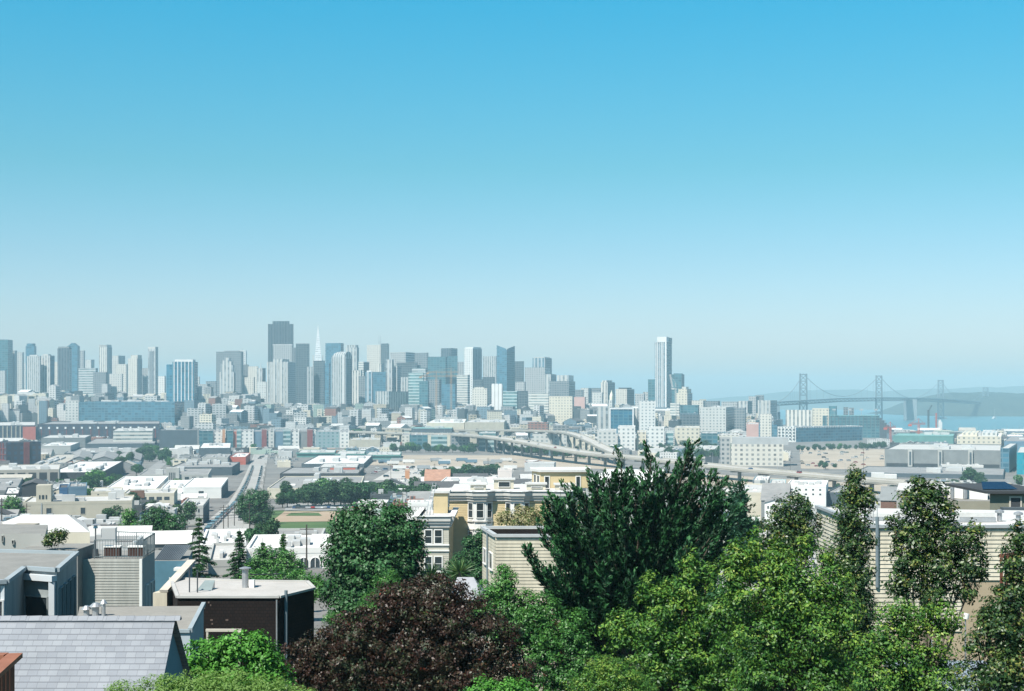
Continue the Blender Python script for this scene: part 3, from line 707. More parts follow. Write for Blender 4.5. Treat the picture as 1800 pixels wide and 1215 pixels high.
M('white_block','pale end block at the left of the long low blue building',115,138,139,705,744,701,SK['pale'],ROOF_WHITE,yaw=0,D=2530,par=1)
M('warehouse','white roofed shed right of the navy and maroon block',71,124,140,784,799,778,M_LGREY,ROOF_WHITE)
M('warehouse','low grey green hall behind the shed beside the maroon block',72,150,160,770,780,765,M_GREYW,ROOF_PALE,D=1900)
M('warehouse','dark walled warehouse with a long pale roof monitor',150,272,276,780,792,771,M_SLATEW,ROOF_GREY,sky=0,plant=0)
t=M('warehouse','beige low building with a window band in front of the long brick building',199,268,270,758,776,753,SK['beigeh'],ROOF_PALE,D=1950)
t=M('warehouse','grey roofed warehouse with a row of white skylights',113,252,256,796,801,786,M_SLATEW,ROOF_GREY,sky=9)
t=M('warehouse','wide tan roofed warehouse in front of the navy and maroon block',32,92,146,826,833,799,M_SLATEW,ROOF_TAN,yaw=24,plant=5)
for i,(a,b) in enumerate(((117,160),(160,205),(205,247))):
    M('warehouse',['grey gabled shed behind the white roofed warehouse, left of three','grey gabled shed behind the white roofed warehouse, middle of three','grey gabled shed behind the white roofed warehouse, right of three'][i],a,b,b+3,809,815,798,M_GREYW,ROOF_GREY,kind='gable',yaw=YAW,group='grey gabled sheds')
t=M('warehouse','white flat roofed warehouse with dark walls left of the tree lined street',88,181,217,831,850,811,M_DARKW,ROOF_WHITE,yaw=26,plant=3)
t=M('garage_ramp','long pale raised ramp on columns at the left edge',-10,104,106,826,846,817,M_CONC,ROOF_PALE,yaw=-8,D=960)
q=MB(); w,h=t['w'],t['h']
for i in range(6):
    x=-w*(1-(i+.5)/6); q.box(x-w*.06,x+w*.06,-.1,.05,.6,h-1.6,0)
q.build('opening',M_DARKW,t['o'])
M('warehouse','big plain grey roofed hall at the left edge below the raised ramp',-30,28,40,863,880,841,M_GREYW,ROOF_GREY)
M('shed','small white roofed lean-to in front of the big grey hall',8,33,36,869,880,858,M_DARKW,ROOF_WHITE,D=700)
M('house','dark gabled house beside the beige building with a tower',38,76,82,853,884,846,M_DARKW,ROOF_DARK,kind='gable',D=690)
t=M('building','large plain beige building with two square windows and a short tower',40,232,236,882,922,872,M_BEIGE,ROOF_PALE,win=[(81,90,891,902),(141,149,891,902)],D=560,sky=0,plant=4,frame=M_BEIGE)
q=MB(); w,h=t['w'],t['h']; X=lambda px:-w*(1-(px-40)/192); zz=lambda py:zat(py,t['D'])-t['g']
q.box(X(62),X(88),3,12,h+.02,zz(852),0); tow=q.build('tower',M_BEIGE,t['o'])
q=MB()
for a,b in ((67,69.5),(72,76),(78.5,81)): q.box(X(a),X(b),2.9,3.05,zz(876),zz(869),0)
q.build('tower_window',M_GLASS,tow)
q=MB(); q.box(X(71.5),X(73.5),-.2,.0,-3,h,0); q.build('downpipe',M_STEEL,t['o'])
M('shed','plain blue grey box above the roof of the large beige building',120,152,153,857,884,850,M_BLUEW,ROOF_GREY,D=610)
M('shed','deep blue box left of the plain blue grey box',104,119,120,859,884,853,mat('deep_blue_wall',(.05,.12,.22),.8,.1,.2),ROOF_DARK,D=625)
t=M('building','pale art deco hall with paired windows and a stepped tower',243,366,372,835,850,825,M_LGREY,ROOF_GREY,win=winrow(246,290,3,838,843,.65)+winrow(322,360,3,838,843,.6),frame=None)
q=MB(); w,h=t['w'],t['h']; X=lambda px:-w*(1-(px-243)/123); zz=lambda py:zat(py,t['D'])-t['g']
q.box(X(292),X(315),-1.5,8,-3,zz(822),0); tw_=q.build('tower',M_LGREY,t['o'])
q=MB()
for i in range(4): a=X(297.5+i*3); q.box(a,a+.6,-1.6,-1.45,zz(843),zz(830),0)
q.build('tower_window',M_GLASS,tw_)
M('warehouse','white roofed warehouse below the art deco hall, left of its neighbour',180,272,296,862,874,838,M_WHITEW,ROOF_WHITE,plant=2,yaw=12)
M('warehouse','narrow white roofed warehouse between two white roofed neighbours',274,319,336,868,878,845,M_WHITEW,ROOF_WHITE,yaw=12)
t=M('warehouse','white corner warehouse with dark flank beside the sloping street',320,389,401,857,876,841,M_WHITEW,ROOF_WHITE,win=[(349,358,863,875)],side=M_SLATEW,plant=0,sky=3)  # slate side colour carries the shade of the white flank
t=M('shop_row','pale shop row with a dark red sign board and black awnings',216,306,312,868,887,860,M_CREAM,ROOF_PALE,win=winrow(219,300,6,873,879,.7),plant=2)
q=MB(); w,h=t['w'],t['h']; q.box(-w*.86,-w*.58,-.3,-.02,h-2,h+2.0,0); q.build('sign_board',M_BROWNW,t['o'])
q=MB(); q.quad([(-w*.9,-.05,h-3),(-w*.9,-1.6,h-4),(-w*.3,-1.6,h-4),(-w*.3,-.05,h-3)],0); q.build('awning',M_DARKW,t['o'])
M('building','small pale building with a window band left of the shop row',160,213,216,865,884,858,M_CREAM,ROOF_PALE,win=[(188,206,870,876),(171,174,868,878)])
M('building','pale two storey corner building with a shaded flank by the street',316,357,368,891,922,877,M_LGREY,ROOF_PALE,side=M_SLATEW,win=[(348,351,895,901)],plant=1)  # slate on the flank paints its shade in
M('warehouse','white roofed shed with slate walls before the coloured flats',350,405,406,788,803,779,M_SLATEW,ROOF_WHITE)
M('workshop','grey workshop with a dark roller door above the street',355,400,406,805,820,799,M_LGREY,ROOF_GREY,win=[(365,388,812,818)])
M('workshop','dark red workshop with a white roof above the street',405,432,440,804,817,797,M_REDW,ROOF_WHITE)
M('warehouse','dark flat roofed block along the upper street',300,408,422,822,836,813,M_SLATEW,ROOF_GREY,plant=4)
# --- coloured flats
rows=[(280,347,'low slate flats at the left end of the coloured row',M_SLATEW),(350,375,'dark teal flats left of a white strip in the coloured row',SK['teal']),(375,390,'white strip of flats with small windows in the coloured row',SK['white']),
(391,396,'thin orange stair tower in the coloured row',M_ORANGE),(397,410,'dark teal flats right of the orange stair tower',SK['teal']),(410,416,'bright red stair tower in the coloured row',M_REDW),
(416,424,'narrow teal flats right of the bright red stair tower',SK['tealh']),(424,446,'white flats with three storeys of windows in the coloured row',SK['white']),(446,460,'plain blue grey flats right of the white three storey flats',M_BLUEW),
(460,469,'maroon stair tower in the middle of the coloured row',M_MAROON),(469,482,'pale flats right of the maroon stair tower',SK['pale']),(482,498,'blue grey flats left of the green windowed flats',M_BLUEW),
(498,511,'green windowed flats in the coloured row',SK['tealh']),(511,526,'white flats left of the dark red stair tower',SK['white']),(526,540,'grey flats left of the dark red stair tower',M_GREYW),(540,550,'dark red stair tower toward the right of the coloured row',M_MAROON),
(550,555,'thin white strip right of the dark red stair tower',SK['white']),(555,597,'long blue grey flats at the right of the coloured row',facade('flats_blue',(.22,.29,.31),(.10,.19,.19),6,4.5,.4,.5)),(597,614,'white end block of the coloured row',SK['white'])]
for i,(a,b,l,m_) in enumerate(rows):
    M('flats',l,a,b-.3,b-.3,757+(i%3)*1.3 if b<597 else 760,789,755+(i%3)*.6,m_,ROOF_GREY,yaw=0,D=1960+ (i%3)*4,par=.8)
# --- centre: market halls, white roofs, yards
for a,b,yt,l in ((522,588,797,'green trimmed market hall, left of three'),(590,640,799,'green trimmed market hall, middle of three'),(642,703,801,'green trimmed market hall, right of three')):
    t=M('market_hall',l,a,b,b+3,yt,yt+7,yt-6,M_TEALW,ROOF_PALE,yaw=4,group='green trimmed market halls'); q=MB(); q.box(-t['w']-1,1,-1.2,-.1,t['h']-.6,t['h']+1.0,0); q.build('green_fascia',M_TEALW,t['o'])
M('warehouse','bright white roofed warehouse in front of the market halls',530,640,655,816,823,801,M_SLATEW,ROOF_WHITE,yaw=6,sky=3)
t=M('warehouse','long low warehouse with a painted red wall',560,628,632,822,835,815,M_GREYW,ROOF_PALE,yaw=2)
q=MB(); q.box(-t['w']*.7,-t['w']*.05,-.2,-.02,.5,t['h']-.2,0); q.build('painted_panel',M_REDW,t['o'])
M('warehouse','broad grey roofed hall with cream front behind the park trees',470,632,640,859,876,838,M_CREAM,ROOF_GREY,yaw=3,plant=4,sky=4)
M('warehouse','grey roofed wing behind the broad hall with a dark courtyard wall',492,630,640,833,841,822,M_DARKW,ROOF_GREY,yaw=3)
M('building','white flat roofed shop beside the ball field car park',630,681,683,884,899,880,M_WHITEW,ROOF_WHITE,yaw=3)
M('building','white terrace building left of the yellow bay windowed house',717,760,761,885,912,881,M_WHITEW,ROOF_WHITE,yaw=3,D=520)
t=M('building','long white building with arched windows and a pale hipped roof',432,582,584,966,1004,942,M_WHITEW,ROOF_WHITE,yaw=-3,D=255,par=.4)
for c_ in (534,554):
    w,D,g=t['w'],t['D'],t['g']; X=-w*(1-(c_-432)/150); z0=zat(997,D)-g; r_=9/F*D
    q=MB(); n=10; arc=[(X+r_*math.cos(math.pi*i/n),-.1,z0+.9+r_*math.sin(math.pi*i/n)) for i in range(n+1)]
    q.quad([(X-r_,-.1,z0),(X+r_,-.1,z0)]+arc,0); o=q.build('arched_window',M_GLASS,t['o'])
    q=MB(); ring=[(X+r_,-.15,z0)]+[(X+r_*math.cos(math.pi*i/n),-.15,z0+.9+r_*math.sin(math.pi*i/n)) for i in range(n+1)]+[(X-r_,-.15,z0)]
    q.path(ring,.09,0,5); q.beam((X,-.16,z0),(X,-.16,z0+.9+r_),.1,.08,0); q.build('frame',M_TRIM,o)
M('warehouse','blue grey roofed low workshop at the foot of the ball field',470,566,572,948,960,934,M_LGREY,ROOF_GREY,yaw=2,plant=3)
M('building','pale grey roofed building between the two firs',366,432,433,1000,1020,968,M_LGREY,ROOF_PALE,yaw=2,D=235,sky=2)
M('building','broad white roofed block at the street end between the firs',352,432,434,968,985,940,M_WHITEW,ROOF_WHITE,yaw=2,D=300,plant=2)
# --- centre right
M('warehouse','white long roofed warehouse with two dark doors left of the freeway fork',750,816,820,744,757,737,M_CREAM,ROOF_WHITE,yaw=0,D=2150,plant=2)
M('warehouse','long plain grey beige warehouse behind the freeway fork',817,886,890,743,757,738,M_BEIGE,ROOF_PALE,yaw=0,D=2140)
M('warehouse','low dark canopy strip in front of the white long roofed warehouse',723,795,796,754,761,751,M_SLATEW,ROOF_TEAL,yaw=0,D=2060)
for a,b,l,m_ in ((707,720,'beige end block of the teal flats under the freeway',SK['beige']),(720,752,'teal balconied flats under the freeway, left of two',SK['teal']),(752,758,'beige stair strip between the teal flats',M_CREAM),(758,786,'teal balconied flats under the freeway, right of two',SK['tealh']),(786,792,'cream stair strip right of the teal flats',M_CREAM),(792,826,'slate balconied flats at the right end of the teal flats',SK['slate'])):
    M('flats',l,a,b-.3,b-.3,766,790,761,m_,ROOF_GREY,yaw=0,D=1900,par=.8)
M('retaining_wall','long beige retaining wall right of the white end block',614,668,669,774,789,770,M_BEIGE,ROOF_TAN,yaw=0,D=1890,cat='wall')
M('shed','small orange box by the rail yard',712,720,720,828,842,826,M_ORANGE,ROOF_TAN,yaw=0)
M('house','low house with an orange tiled roof among the yard trees',746,790,792,845,853,838,M_CREAM,M_TILE,kind='gablex',yaw=2,D=900)
M('warehouse','white flat roofed hall behind the yellow bay windowed house',772,868,874,850,862,840,M_WHITEW,ROOF_WHITE,yaw=3,D=800,plant=4)
M('shed','pale pinkish plain box above the roof of the yellow bay windowed house',875,900,901,827,850,824,mat('pinkish_stucco',(.62,.55,.51),.9,.06,.2),ROOF_PALE,yaw=3,D=830)
t=M('warehouse','white ribbed roofed warehouse right of the yellow penthouse',1030,1150,1170,850,880,826,M_LGREY,ROOF_WHITE,yaw=-6,D=760,plant=0)
for i in range(3):
    q=MB(); w,d,h=t['w'],t['d'],t['h']; q.box(-w*.97,-w*.03,d*(.1+.3*i),d*(.22+.3*i),h+.02,h+1.2,0); q.build('roof_monitor',M_TRIM,t['o'])
M('office_building','low office with a long window band above the cypress top',1218,1262,1264,790,806,784,SK['palev'],ROOF_PALE,yaw=-7)
for i,(a,b,yt,m_,l) in enumerate(((842,872,763,'tealh','striped teal flats between the two freeway decks'),(936,998,764,'pale','pale flats with even windows inside the freeway fork'),(1000,1046,768,'cream','cream flats under the upper freeway ramp'),(1050,1084,758,'pale','pale flats right of the freeway fork behind the park trees'),(1086,1117,752,'white','white flats in front of the long grey green block'),(1119,1136,761,'cream','narrow cream flats left of the white stepped flats'),(1138,1168,754,'white','white stepped flats behind the park trees'),(1170,1184,762,'tealh','slim teal flats left of the wide cream flats'),(1186,1230,753,'cream','wide cream flats with many windows before the square gridded block'),(1232,1262,763,'teal','teal flats right of the wide cream flats'),(1264,1300,766,'beige','beige flats above the grey stair wing'),(1312,1334,747,'pink','pale orange box building left of the white gridded block'))):
    t=M('flats',l,a,b-.4,b-.4,yt,791,yt-3,SK[m_],ROOF_PALE,yaw=0,D=1840+(i%3)*6,par=.9,plant=2)
# --- right: white lofts, houses
t=M('loft_building','white loft building with grey pilasters behind the right trees',1323,1350,1354,846,872,838,SK['greyv'],ROOF_WHITE,yaw=12,D=800,plant=3)
M('loft_building','glazed front loft next to the white pilastered loft',1353,1381,1382,852,878,844,SK['tealh'],ROOF_PALE,yaw=-8,D=770,plant=2)
t=M('loft_building','long white stucco building with two rows of small windows behind the right trees',1382,1452,1456,855,880,846,M_WHITEW,ROOF_WHITE,yaw=-10,D=760,win=winrow(1386,1448,5,860,863,.28)+winrow(1386,1448,5,868,871,.28),plant=3)
M('shed','slate roofed long shed right of the white stucco building',1452,1500,1520,868,880,856,M_SLATEW,ROOF_GREY,yaw=-12,D=770)
M('house','grey gable roofed house in front of the lofts',1338,1386,1390,880,896,868,M_GREYW,ROOF_GREY,kind='gablex',D=600,yaw=-10)
M('house','small white house with three dark windows behind the right trees',1344,1376,1380,884,906,878,M_WHITEW,ROOF_GREY,kind='gable',D=520,yaw=-6,win=winrow(1347,1366,3,890,895,.45))
M('house','pale house with a flat roof right of the small white house',1400,1448,1452,906,930,898,M_LGREY,ROOF_PALE,D=420,yaw=-12,win=winrow(1405,1440,3,911,917,.4),plant=1)
M('house','low brown roofed house above the right siding wall',1548,1580,1584,880,890,873,M_BROWNW,M_GREYW,kind='gablex',D=560,yaw=-12)
M('building','broad pale roofed shed left of the small white house',1280,1340,1345,868,884,852,M_CREAM,ROOF_PALE,yaw=-4,D=620,sky=3)
# --- right: long grey hall with fins
t=M('bus_depot','long grey hall with projecting pale stair towers and a dark ground floor',1555,1759,1760,794,819,783,M_GREYW,ROOF_PALE,yaw=-15,D=1380,par=1.2)
w,d,h=t['w'],t['d'],t['h']; X=lambda px:-w*(1-(px-1555)/204)
q=MB(); q.box(X(1558),X(1757),-.15,.05,.5,h*.22,0); q.build('dark_ground_floor',M_DARKW,t['o'])
for a in (1601,1654,1707):
    q=MB(); q.box(X(a-4),X(a+4),-3,.0,-2,h+1.6,0); s_=q.build('stair_tower',M_LGREY,t['o'])
    q=MB(); q.box(X(a-1.5),X(a+2),-3.1,-2.9,2,h-1,0); q.build('stair_window',M_SLATEW,s_)
t=M('office_building','tall grey end block right of the long grey hall',1759,1774,1788,789,830,780,SK['glass'],ROOF_PALE,side=M_LGREY,yaw=-40,D=1300)
M('office_building','teal glass block cut by the right edge of the photo',1787,1830,1831,797,848,786,facade('skin_brightteal',(.03,.20,.24),(.01,.19,.25),5,4.5,.9,.9),ROOF_PALE,yaw=-21,D=1260)
M('warehouse','low grey long shed with white rail in front of the long grey hall',1500,1764,1766,836,848,824,M_SLATEW,ROOF_GREY,yaw=-15,D=1190)
t=M('apartment_building','cream stepped flats above the long grey hall',1682,1760,1762,768,790,762,SK['cream'],ROOF_WHITE,yaw=-17,D=1800,plant=6)
crown(t,'upper_storeys',.1,.45,.1,.9,4,SK['cream']); crown(t,'upper_storeys',.55,.9,.1,.9,4,SK['pale'])
M('warehouse','green teal pier shed beside the marina',1570,1676,1678,767,777,763,M_TEALW,ROOF_TEAL,yaw=-17,D=2050)
M('office_building','plain blue grey hall at the right edge above the end block',1765,1840,1842,777,800,768,M_BLUEW,ROOF_GREY,yaw=-21,D=1700)

# ------------------------------------------------------------------ roads, park, yards (structure)
def ribbon(name,label,pts,wid,m,lift=.02,cat='road',kind='structure',seg=14):
    """strip laid on the ground along (x,y) points"""
    P=[Vector((a,b,0)) for a,b in pts]; L=[]; 
    for a,b in zip(P,P[1:]):
        n=max(1,int((b-a).length/seg))
        for i in range(n): L.append(a.lerp(b,i/n))
    L.append(P[-1]); q=MB(); pr=None
    for i,p in enumerate(L):
        t=(L[min(i+1,len(L)-1)]-L[max(i-1,0)]).normalized(); nrm=Vector((-t.y,t.x,0))
        cross=[p+nrm*wid*(.5-j/4) for j in range(5)]
        cross=[Vector((c.x,c.y,gz(c.x,c.y)+lift+.12)) for c in cross]
        if pr:
            for j in range(4): q.quad([pr[j],pr[j+1],cross[j+1],cross[j]][::-1] if False else [pr[j+1],cross[j+1],cross[j],pr[j]],0)
        pr=cross
    o=q.build(name,m); tag(o,label,cat,kind=kind); return o
STREET=[(-66,300),(-83,400),(-113,570),(-143,760),(-183,1000),(-250,1400),(-300,1700)]
M_STREET=stone('street_paving',(.27,.26,.245),(.36,.35,.33),.03)
ribbon('street','pale street running down the hill between parked cars',STREET,12,M_STREET,.06)
M_WALKM=stone('pavement_concrete',(.28,.27,.255),(.37,.36,.335),.05)
def off(pts,d):
    out=[]
    for i,(x,y) in enumerate(pts):
        a=pts[max(0,i-1)]; b=pts[min(len(pts)-1,i+1)]; L=math.hypot(b[0]-a[0],b[1]-a[1]); out.append((x-(b[1]-a[1])/L*d,y+(b[0]-a[0])/L*d))
    return out
for s_ in (-1,1):
    ribbon('pavement','concrete pavement along the street',off(STREET,s_*7.2),2.2,M_WALKM,.20,'pavement')
STREET2=[(kray(160)*620,620),(kray(215)*930,930),(kray(270)*1300,1300),(kray(300)*1700,1700)]
ribbon('street','tree lined side street between the warehouses',STREET2,11,M_ASPH,.06)
for i,(D_,a,b,w_) in enumerate(((1230,-60,900,9),(1560,250,1250,10),(1000,400,1000,8),(1900,-20,1000,10))):
    ribbon('street','cross street running across the flat city',[(kray(a)*D_,D_),(kray((a+b)/2)*D_,D_-10),(kray(b)*D_,D_)],w_,M_ASPH,.05)
M_SAND=stone('sandy_ground',(.28,.23,.175),(.42,.36,.29),.02)
M_PALEROAD=stone('pale_yard',(.34,.32,.29),(.46,.435,.40),.03)
def patch(name,label,corners,m,lift=.05,cat='ground',n=10):
    """ground patch between four photo points (near left, near right, far right, far left)"""
    W=[]
    for px,py in corners:
        D=Dg(px,py); W.append(Vector((kray(px)*D,D,0)))
    q=MB()
    for j in range(n):
        for i in range(n):
            def P(u,v):
                p=W[0].lerp(W[1],u).lerp(W[3].lerp(W[2],u),v); return (p.x,p.y,gz(p.x,p.y)+lift+.1)
            q.quad([P(i/n,j/n),P((i+1)/n,j/n),P((i+1)/n,(j+1)/n),P(i/n,(j+1)/n)],0)
    o=q.build(name,m); tag(o,label,cat,kind='structure'); return o
patch('yard','sandy storage lot beside the long grey hall',[(1408,824),(1560,826),(1560,790),(1405,786)],M_SAND,.03)
patch('yard','pale rail yard with parked trailers',[(655,845),(900,838),(905,818),(700,818)],M_PALEROAD,.02)
patch('yard','sandy strip of ground under the freeway',[(640,818),(1100,826),(1080,802),(690,800)],M_SAND,.05)
patch('yard','dry yellow ground beyond the freeway columns',[(1060,838),(1560,880),(1560,852),(1080,822)],M_SAND,.08)
M_GRASS=stone('field_grass',(.045,.09,.03),(.09,.14,.05),.06)
M_INF=stone('infield_dirt',(.28,.205,.14),(.37,.285,.205),.05)
patch('park_ground','green lawn of the ball field',[(440,937),(640,937),(640,896),(470,898)],M_GRASS,.06)
patch('infield','tan dirt infield of the ball field',[(474,919),(640,917),(618,900),(500,900)],M_INF,.16)
patch('infield_grass','green centre of the ball field infield',[(502,908),(566,908),(560,903),(512,903)],M_GRASS,.26,n=4)
patch('car_park','asphalt car park beyond the ball field',[(500,899),(632,899),(632,886),(505,886)],M_ASPH,.2)

# ------------------------------------------------------------------ freeway viaducts
def viaduct(name,label,pts,wid,every,colw,thick=1.8,rail=1.0):
    """pts: (photo column, photo row of deck top, distance)"""
    P=[px2w(*p) for p in pts]; o=empty(name,(P[0].x,P[0].y,gz(P[0].x,P[0].y))); tag(o,label,'viaduct')
    O=Vector(o.location); L=[]
    for i in range(len(P)-1):
        p0=P[max(0,i-1)]; p1=P[i]; p2=P[i+1]; p3=P[min(len(P)-1,i+2)]; n=max(2,int((p2-p1).length/18))
        for j in range(n):
            t=j/n; L.append(.5*((2*p1)+(p2-p0)*t+(2*p0-5*p1+4*p2-p3)*t*t+(3*p1-p0-3*p2+p3)*t**3))
    L.append(P[-1]); deck=MB(); railm=MB(); road=MB(); acc=0; last=-1e9; pr=None
    for i,p in enumerate(L):
        t=(L[min(i+1,len(L)-1)]-L[max(i-1,0)]); t.z=0; t.normalize(); nr=Vector((-t.y,t.x,0)); h=wid/2; z=Vector((0,0,1))
        sec=[p+nr*h-O, p-nr*h-O, p-nr*h-z*thick-O, p+nr*h-z*thick-O]
        r1=[p+nr*(h+.25)+z*rail-O,p+nr*(h-.1)+z*rail-O,p+nr*(h-.1)+z*.0-O,p+nr*(h+.25)-z*.9-O]
        r2=[p-nr*(h-.1)+z*rail-O,p-nr*(h+.25)+z*rail-O,p-nr*(h+.25)-z*.9-O,p-nr*(h-.1)-O]
        if pr:
            for k in range(4): deck.quad([pr[0][k],pr[0][(k+1)%4],sec[(k+1)%4],sec[k]][::-1],0)
            for k in range(4):
                railm.quad([pr[1][k],pr[1][(k+1)%4],r1[(k+1)%4],r1[k]][::-1],0); railm.quad([pr[2][k],pr[2][(k+1)%4],r2[(k+1)%4],r2[k]][::-1],0)
            a,b=pr[3]; c,d=(p+nr*(h-.4)+z*.05-O, p-nr*(h-.4)+z*.05-O); road.quad([b,d,c,a],0)
            acc+=(p-L[i-1]).length
        pr=(sec,r1,r2,(p+nr*(h-.4)+z*.05-O,p-nr*(h-.4)+z*.05-O))
        if acc-last>every and i>0:
            last=acc; q=MB(); g=gz(p.x,p.y)-2-O.z; zt=p.z-thick-.02-O.z
            if zt-g>4:
                b=p-O
                q.prism([(b.x+colw*math.cos(a)*.9,b.y+colw*math.sin(a)*.6) for a in [2*math.pi*k/8 for k in range(8)]],g,zt-1.6,0)
                e1=b+nr*h*.85; e2=b-nr*h*.85
                q.beam((e1.x,e1.y,zt-.8),(e2.x,e2.y,zt-.8),colw*1.5,1.5,0)
                q.build('column',M_CONCD,o)
    deck.build('deck',M_CONC,o); railm.build('parapet',M_CONC,o); road.build('roadway',M_PALEROAD,o)
    return L
FW1=viaduct('freeway_viaduct','long main freeway viaduct on columns curving across the picture to the right edge',[(560,757,2300),(690,761,2080),(780,763,1960),(840,766,1830),(900,773,1690),(950,782,1570),(1000,791,1470),(1050,798,1395),(1130,805,1300),(1215,814,1225),(1300,823,1160),(1400,832,1090),(1500,841,1025),(1600,848,970),(1720,855,920),(1850,864,870)],19,34,1.7)
FW2=viaduct('freeway_ramp','upper freeway ramp that forks above the main viaduct and dives down to join it',[(640,752,2350),(760,756,2180),(860,756,2020),(940,757,1900),(985,759,1800),(1015,765,1700),(1040,776,1600),(1062,787,1500),(1085,797,1420)],12,40,1.6)
# ------------------------------------------------------------------ the packed low city between the landmarks
def pip(p, poly):
    x,y=p; c=False; n=len(poly)
    for i in range(n):
        a=poly[i]; b=poly[(i+1)%n]
        if (a[1]>y)!=(b[1]>y) and x<(b[0]-a[0])*(y-a[1])/(b[1]-a[1])+a[0]: c=not c
    return c
def rowof(z,D): return HY+F*(CAMZ-z)/D
def segd(p,a,b):
    ax,ay=a; bx,by=b; L=(bx-ax)**2+(by-ay)**2
    t=max(0,min(1,((p[0]-ax)*(bx-ax)+(p[1]-ay)*(by-ay))/L)) if L else 0
    return math.hypot(p[0]-ax-t*(bx-ax),p[1]-ay-t*(by-ay))
def near_line(p,pts,d): return any(segd(p,a,b)<d for a,b in zip(pts,pts[1:]))
FWPTS=[(560,757,2300),(690,761,2080),(780,763,1960),(840,766,1830),(900,773,1690),(950,782,1570),(1000,791,1470),(1050,798,1395),(1130,805,1300),(1215,814,1225),(1300,823,1160),(1400,832,1090),(1500,841,1025),(1600,848,970),(1720,855,920),(1850,864,870)]
FWL=[(p.x,p.y) for p in FW1]; FWR=[(p.x,p.y) for p in FW2]
# photo-space places that stay open: yards, park, street mouths
OPEN=[[(430,940),(645,940),(645,884),(560,880),(430,930)],[(1405,826),(1560,830),(1562,784),(1400,784)],[(650,846),(902,840),(908,800),(690,797)],
      [(1050,842),(1250,860),(1220,815),(1050,805)],[(370,1000),(470,1000),(470,905),(370,905)]]
FB=[(min(p[0] for p in f)-8,max(p[0] for p in f)+8,min(p[1] for p in f)-8,max(p[1] for p in f)+8,f) for f in FOOT]
WCOL={'white':(.52,.51,.49),'pale grey':(.44,.44,.43),'cream':(.56,.51,.41),'tan':(.38,.33,.25),'grey':(.22,.225,.225),'blue grey':(.13,.19,.23),'dark':(.06,.07,.075),'red brown':(.24,.11,.08),'pale green':(.30,.38,.33)}
WW=['white']*5+['pale grey']*6+['cream']*5+['tan']*2+['grey']*6+['blue grey']*4+['dark']*4+['red brown']*1+['pale green']*1
WM={k:[mat('filler_'+k.replace(' ','_'),c,.9,.12,.1)]+[facade('filler_%s_%d'%(k.replace(' ','_'),i),c,(.07,.085,.09),b,f,wf,hf) for i,(b,f,wf,hf) in enumerate(((3.1,3.1,.32,.40),(6,4,.6,.4),(2.7,2.9,.36,.46)))] for k,c in WCOL.items()}
RM={'white':ROOF_WHITE,'pale':ROOF_PALE,'grey':ROOF_GREY,'tan':ROOF_TAN,'dark':ROOF_DARK}
RW=['white']*5+['pale']*6+['grey']*7+['tan']*3+['dark']*5
fr=random.Random(11)
cands=[]; placed=[]; grid={}
def overlaps(cx,cy,rad):
    gx,gy=int(cx//40),int(cy//40)
    for i in range(gx-2,gx+3):
        for j in range(gy-2,gy+3):
            for (x,y,r) in grid.get((i,j),()):
                if math.hypot(x-cx,y-cy)<(rad+r): return True
    return False
def try_place(px,D,w,d,h,yaw):
    x=kray(px)*D; c,s=math.cos(yaw),math.sin(yaw)
    ctr=(x-s*d/2,D+c*d/2); cor=[(ctr[0]+ax*w/2*c-ay*d/2*s,ctr[1]+ax*w/2*s+ay*d/2*c) for ax,ay in ((-1,-1),(1,-1),(1,1),(-1,1))]
    if ctr[1]>shore_d(ctr[0])-70: return None
    for p in cor+[ctr]:
        if near_line(p,STREET,14) or near_line(p,STREET2,10): return None
        if D<2100 and near_line(p,FWL,26): return None
        if near_line(p,FWR,15): return None
        for bx in FB:
            if bx[0]<p[0]<bx[1] and bx[2]<p[1]<bx[3] and pip(p,bx[4]): return None
    for bx in FB:
        if abs((bx[0]+bx[1])/2-ctr[0])<(bx[1]-bx[0])/2+w and any(math.hypot(q[0]-ctr[0],q[1]-ctr[1])<min(w,d)*.5 for q in bx[4]): return None
    g=min(ground(*p) for p in cor); gtop=max(ground(*p) for p in cor); z=gtop+h; yt=rowof(z,ctr[1]); yb=rowof(g,D)
    hw=w/2/D*F*1.05
    pxs=[CX+F*p[0]/p[1] for p in cor]; pa,pb=min(pxs),max(pxs)
    for poly in OPEN:
        if pip((px,yb),poly) or pip((px,yt),poly) or pip((pa,yb),poly) or pip((pb,yb),poly): return None
    for (pa_,ya_,da_),(pb_,yb_,db_) in zip(FWPTS,FWPTS[1:]):
        if pa_<=px<=pb_ and D<lerp(da_,db_,(px-pa_)/(pb_-pa_)) and yt<lerp(ya_,yb_,(px-pa_)/(pb_-pa_))+(30 if px>870 else 14): return None
    for q in INFO:
        if q['D']>D+2 and q['px0']-2<pb and q['px1']+2>pa and yt<q['yvis']: return None
    if overlaps(ctr[0],ctr[1],(w+d)*.23): return None
    r=(w+d)*.23; grid.setdefault((int(ctr[0]//40),int(ctr[1]//40)),[]).append((ctr[0],ctr[1],r))
    return dict(px=(pa+pb)/2,D=D,x=ctr[0],y=ctr[1],w=w,d=d,h=h+gtop-g,g=g,yaw=yaw,yt=yt,yb=yb,pa=pa,pb=pb)
def region(n,pxr,Dr,wr,dr,hr,kind,yaws=(9.4,),tall=0.0):
    for _ in range(n):
        px=fr.uniform(*pxr); u=fr.random(); D=Dr[0]+(Dr[1]-Dr[0])*u
        w=fr.uniform(*wr); d=fr.uniform(*dr); h=fr.uniform(*hr)
        if fr.random()<tall: h*=fr.uniform(1.5,2.3)
        q=try_place(px,D,w,d,h,R(fr.choice(yaws)+fr.uniform(-1,1)))
        if q: q['kind']=kind; placed.append(q)
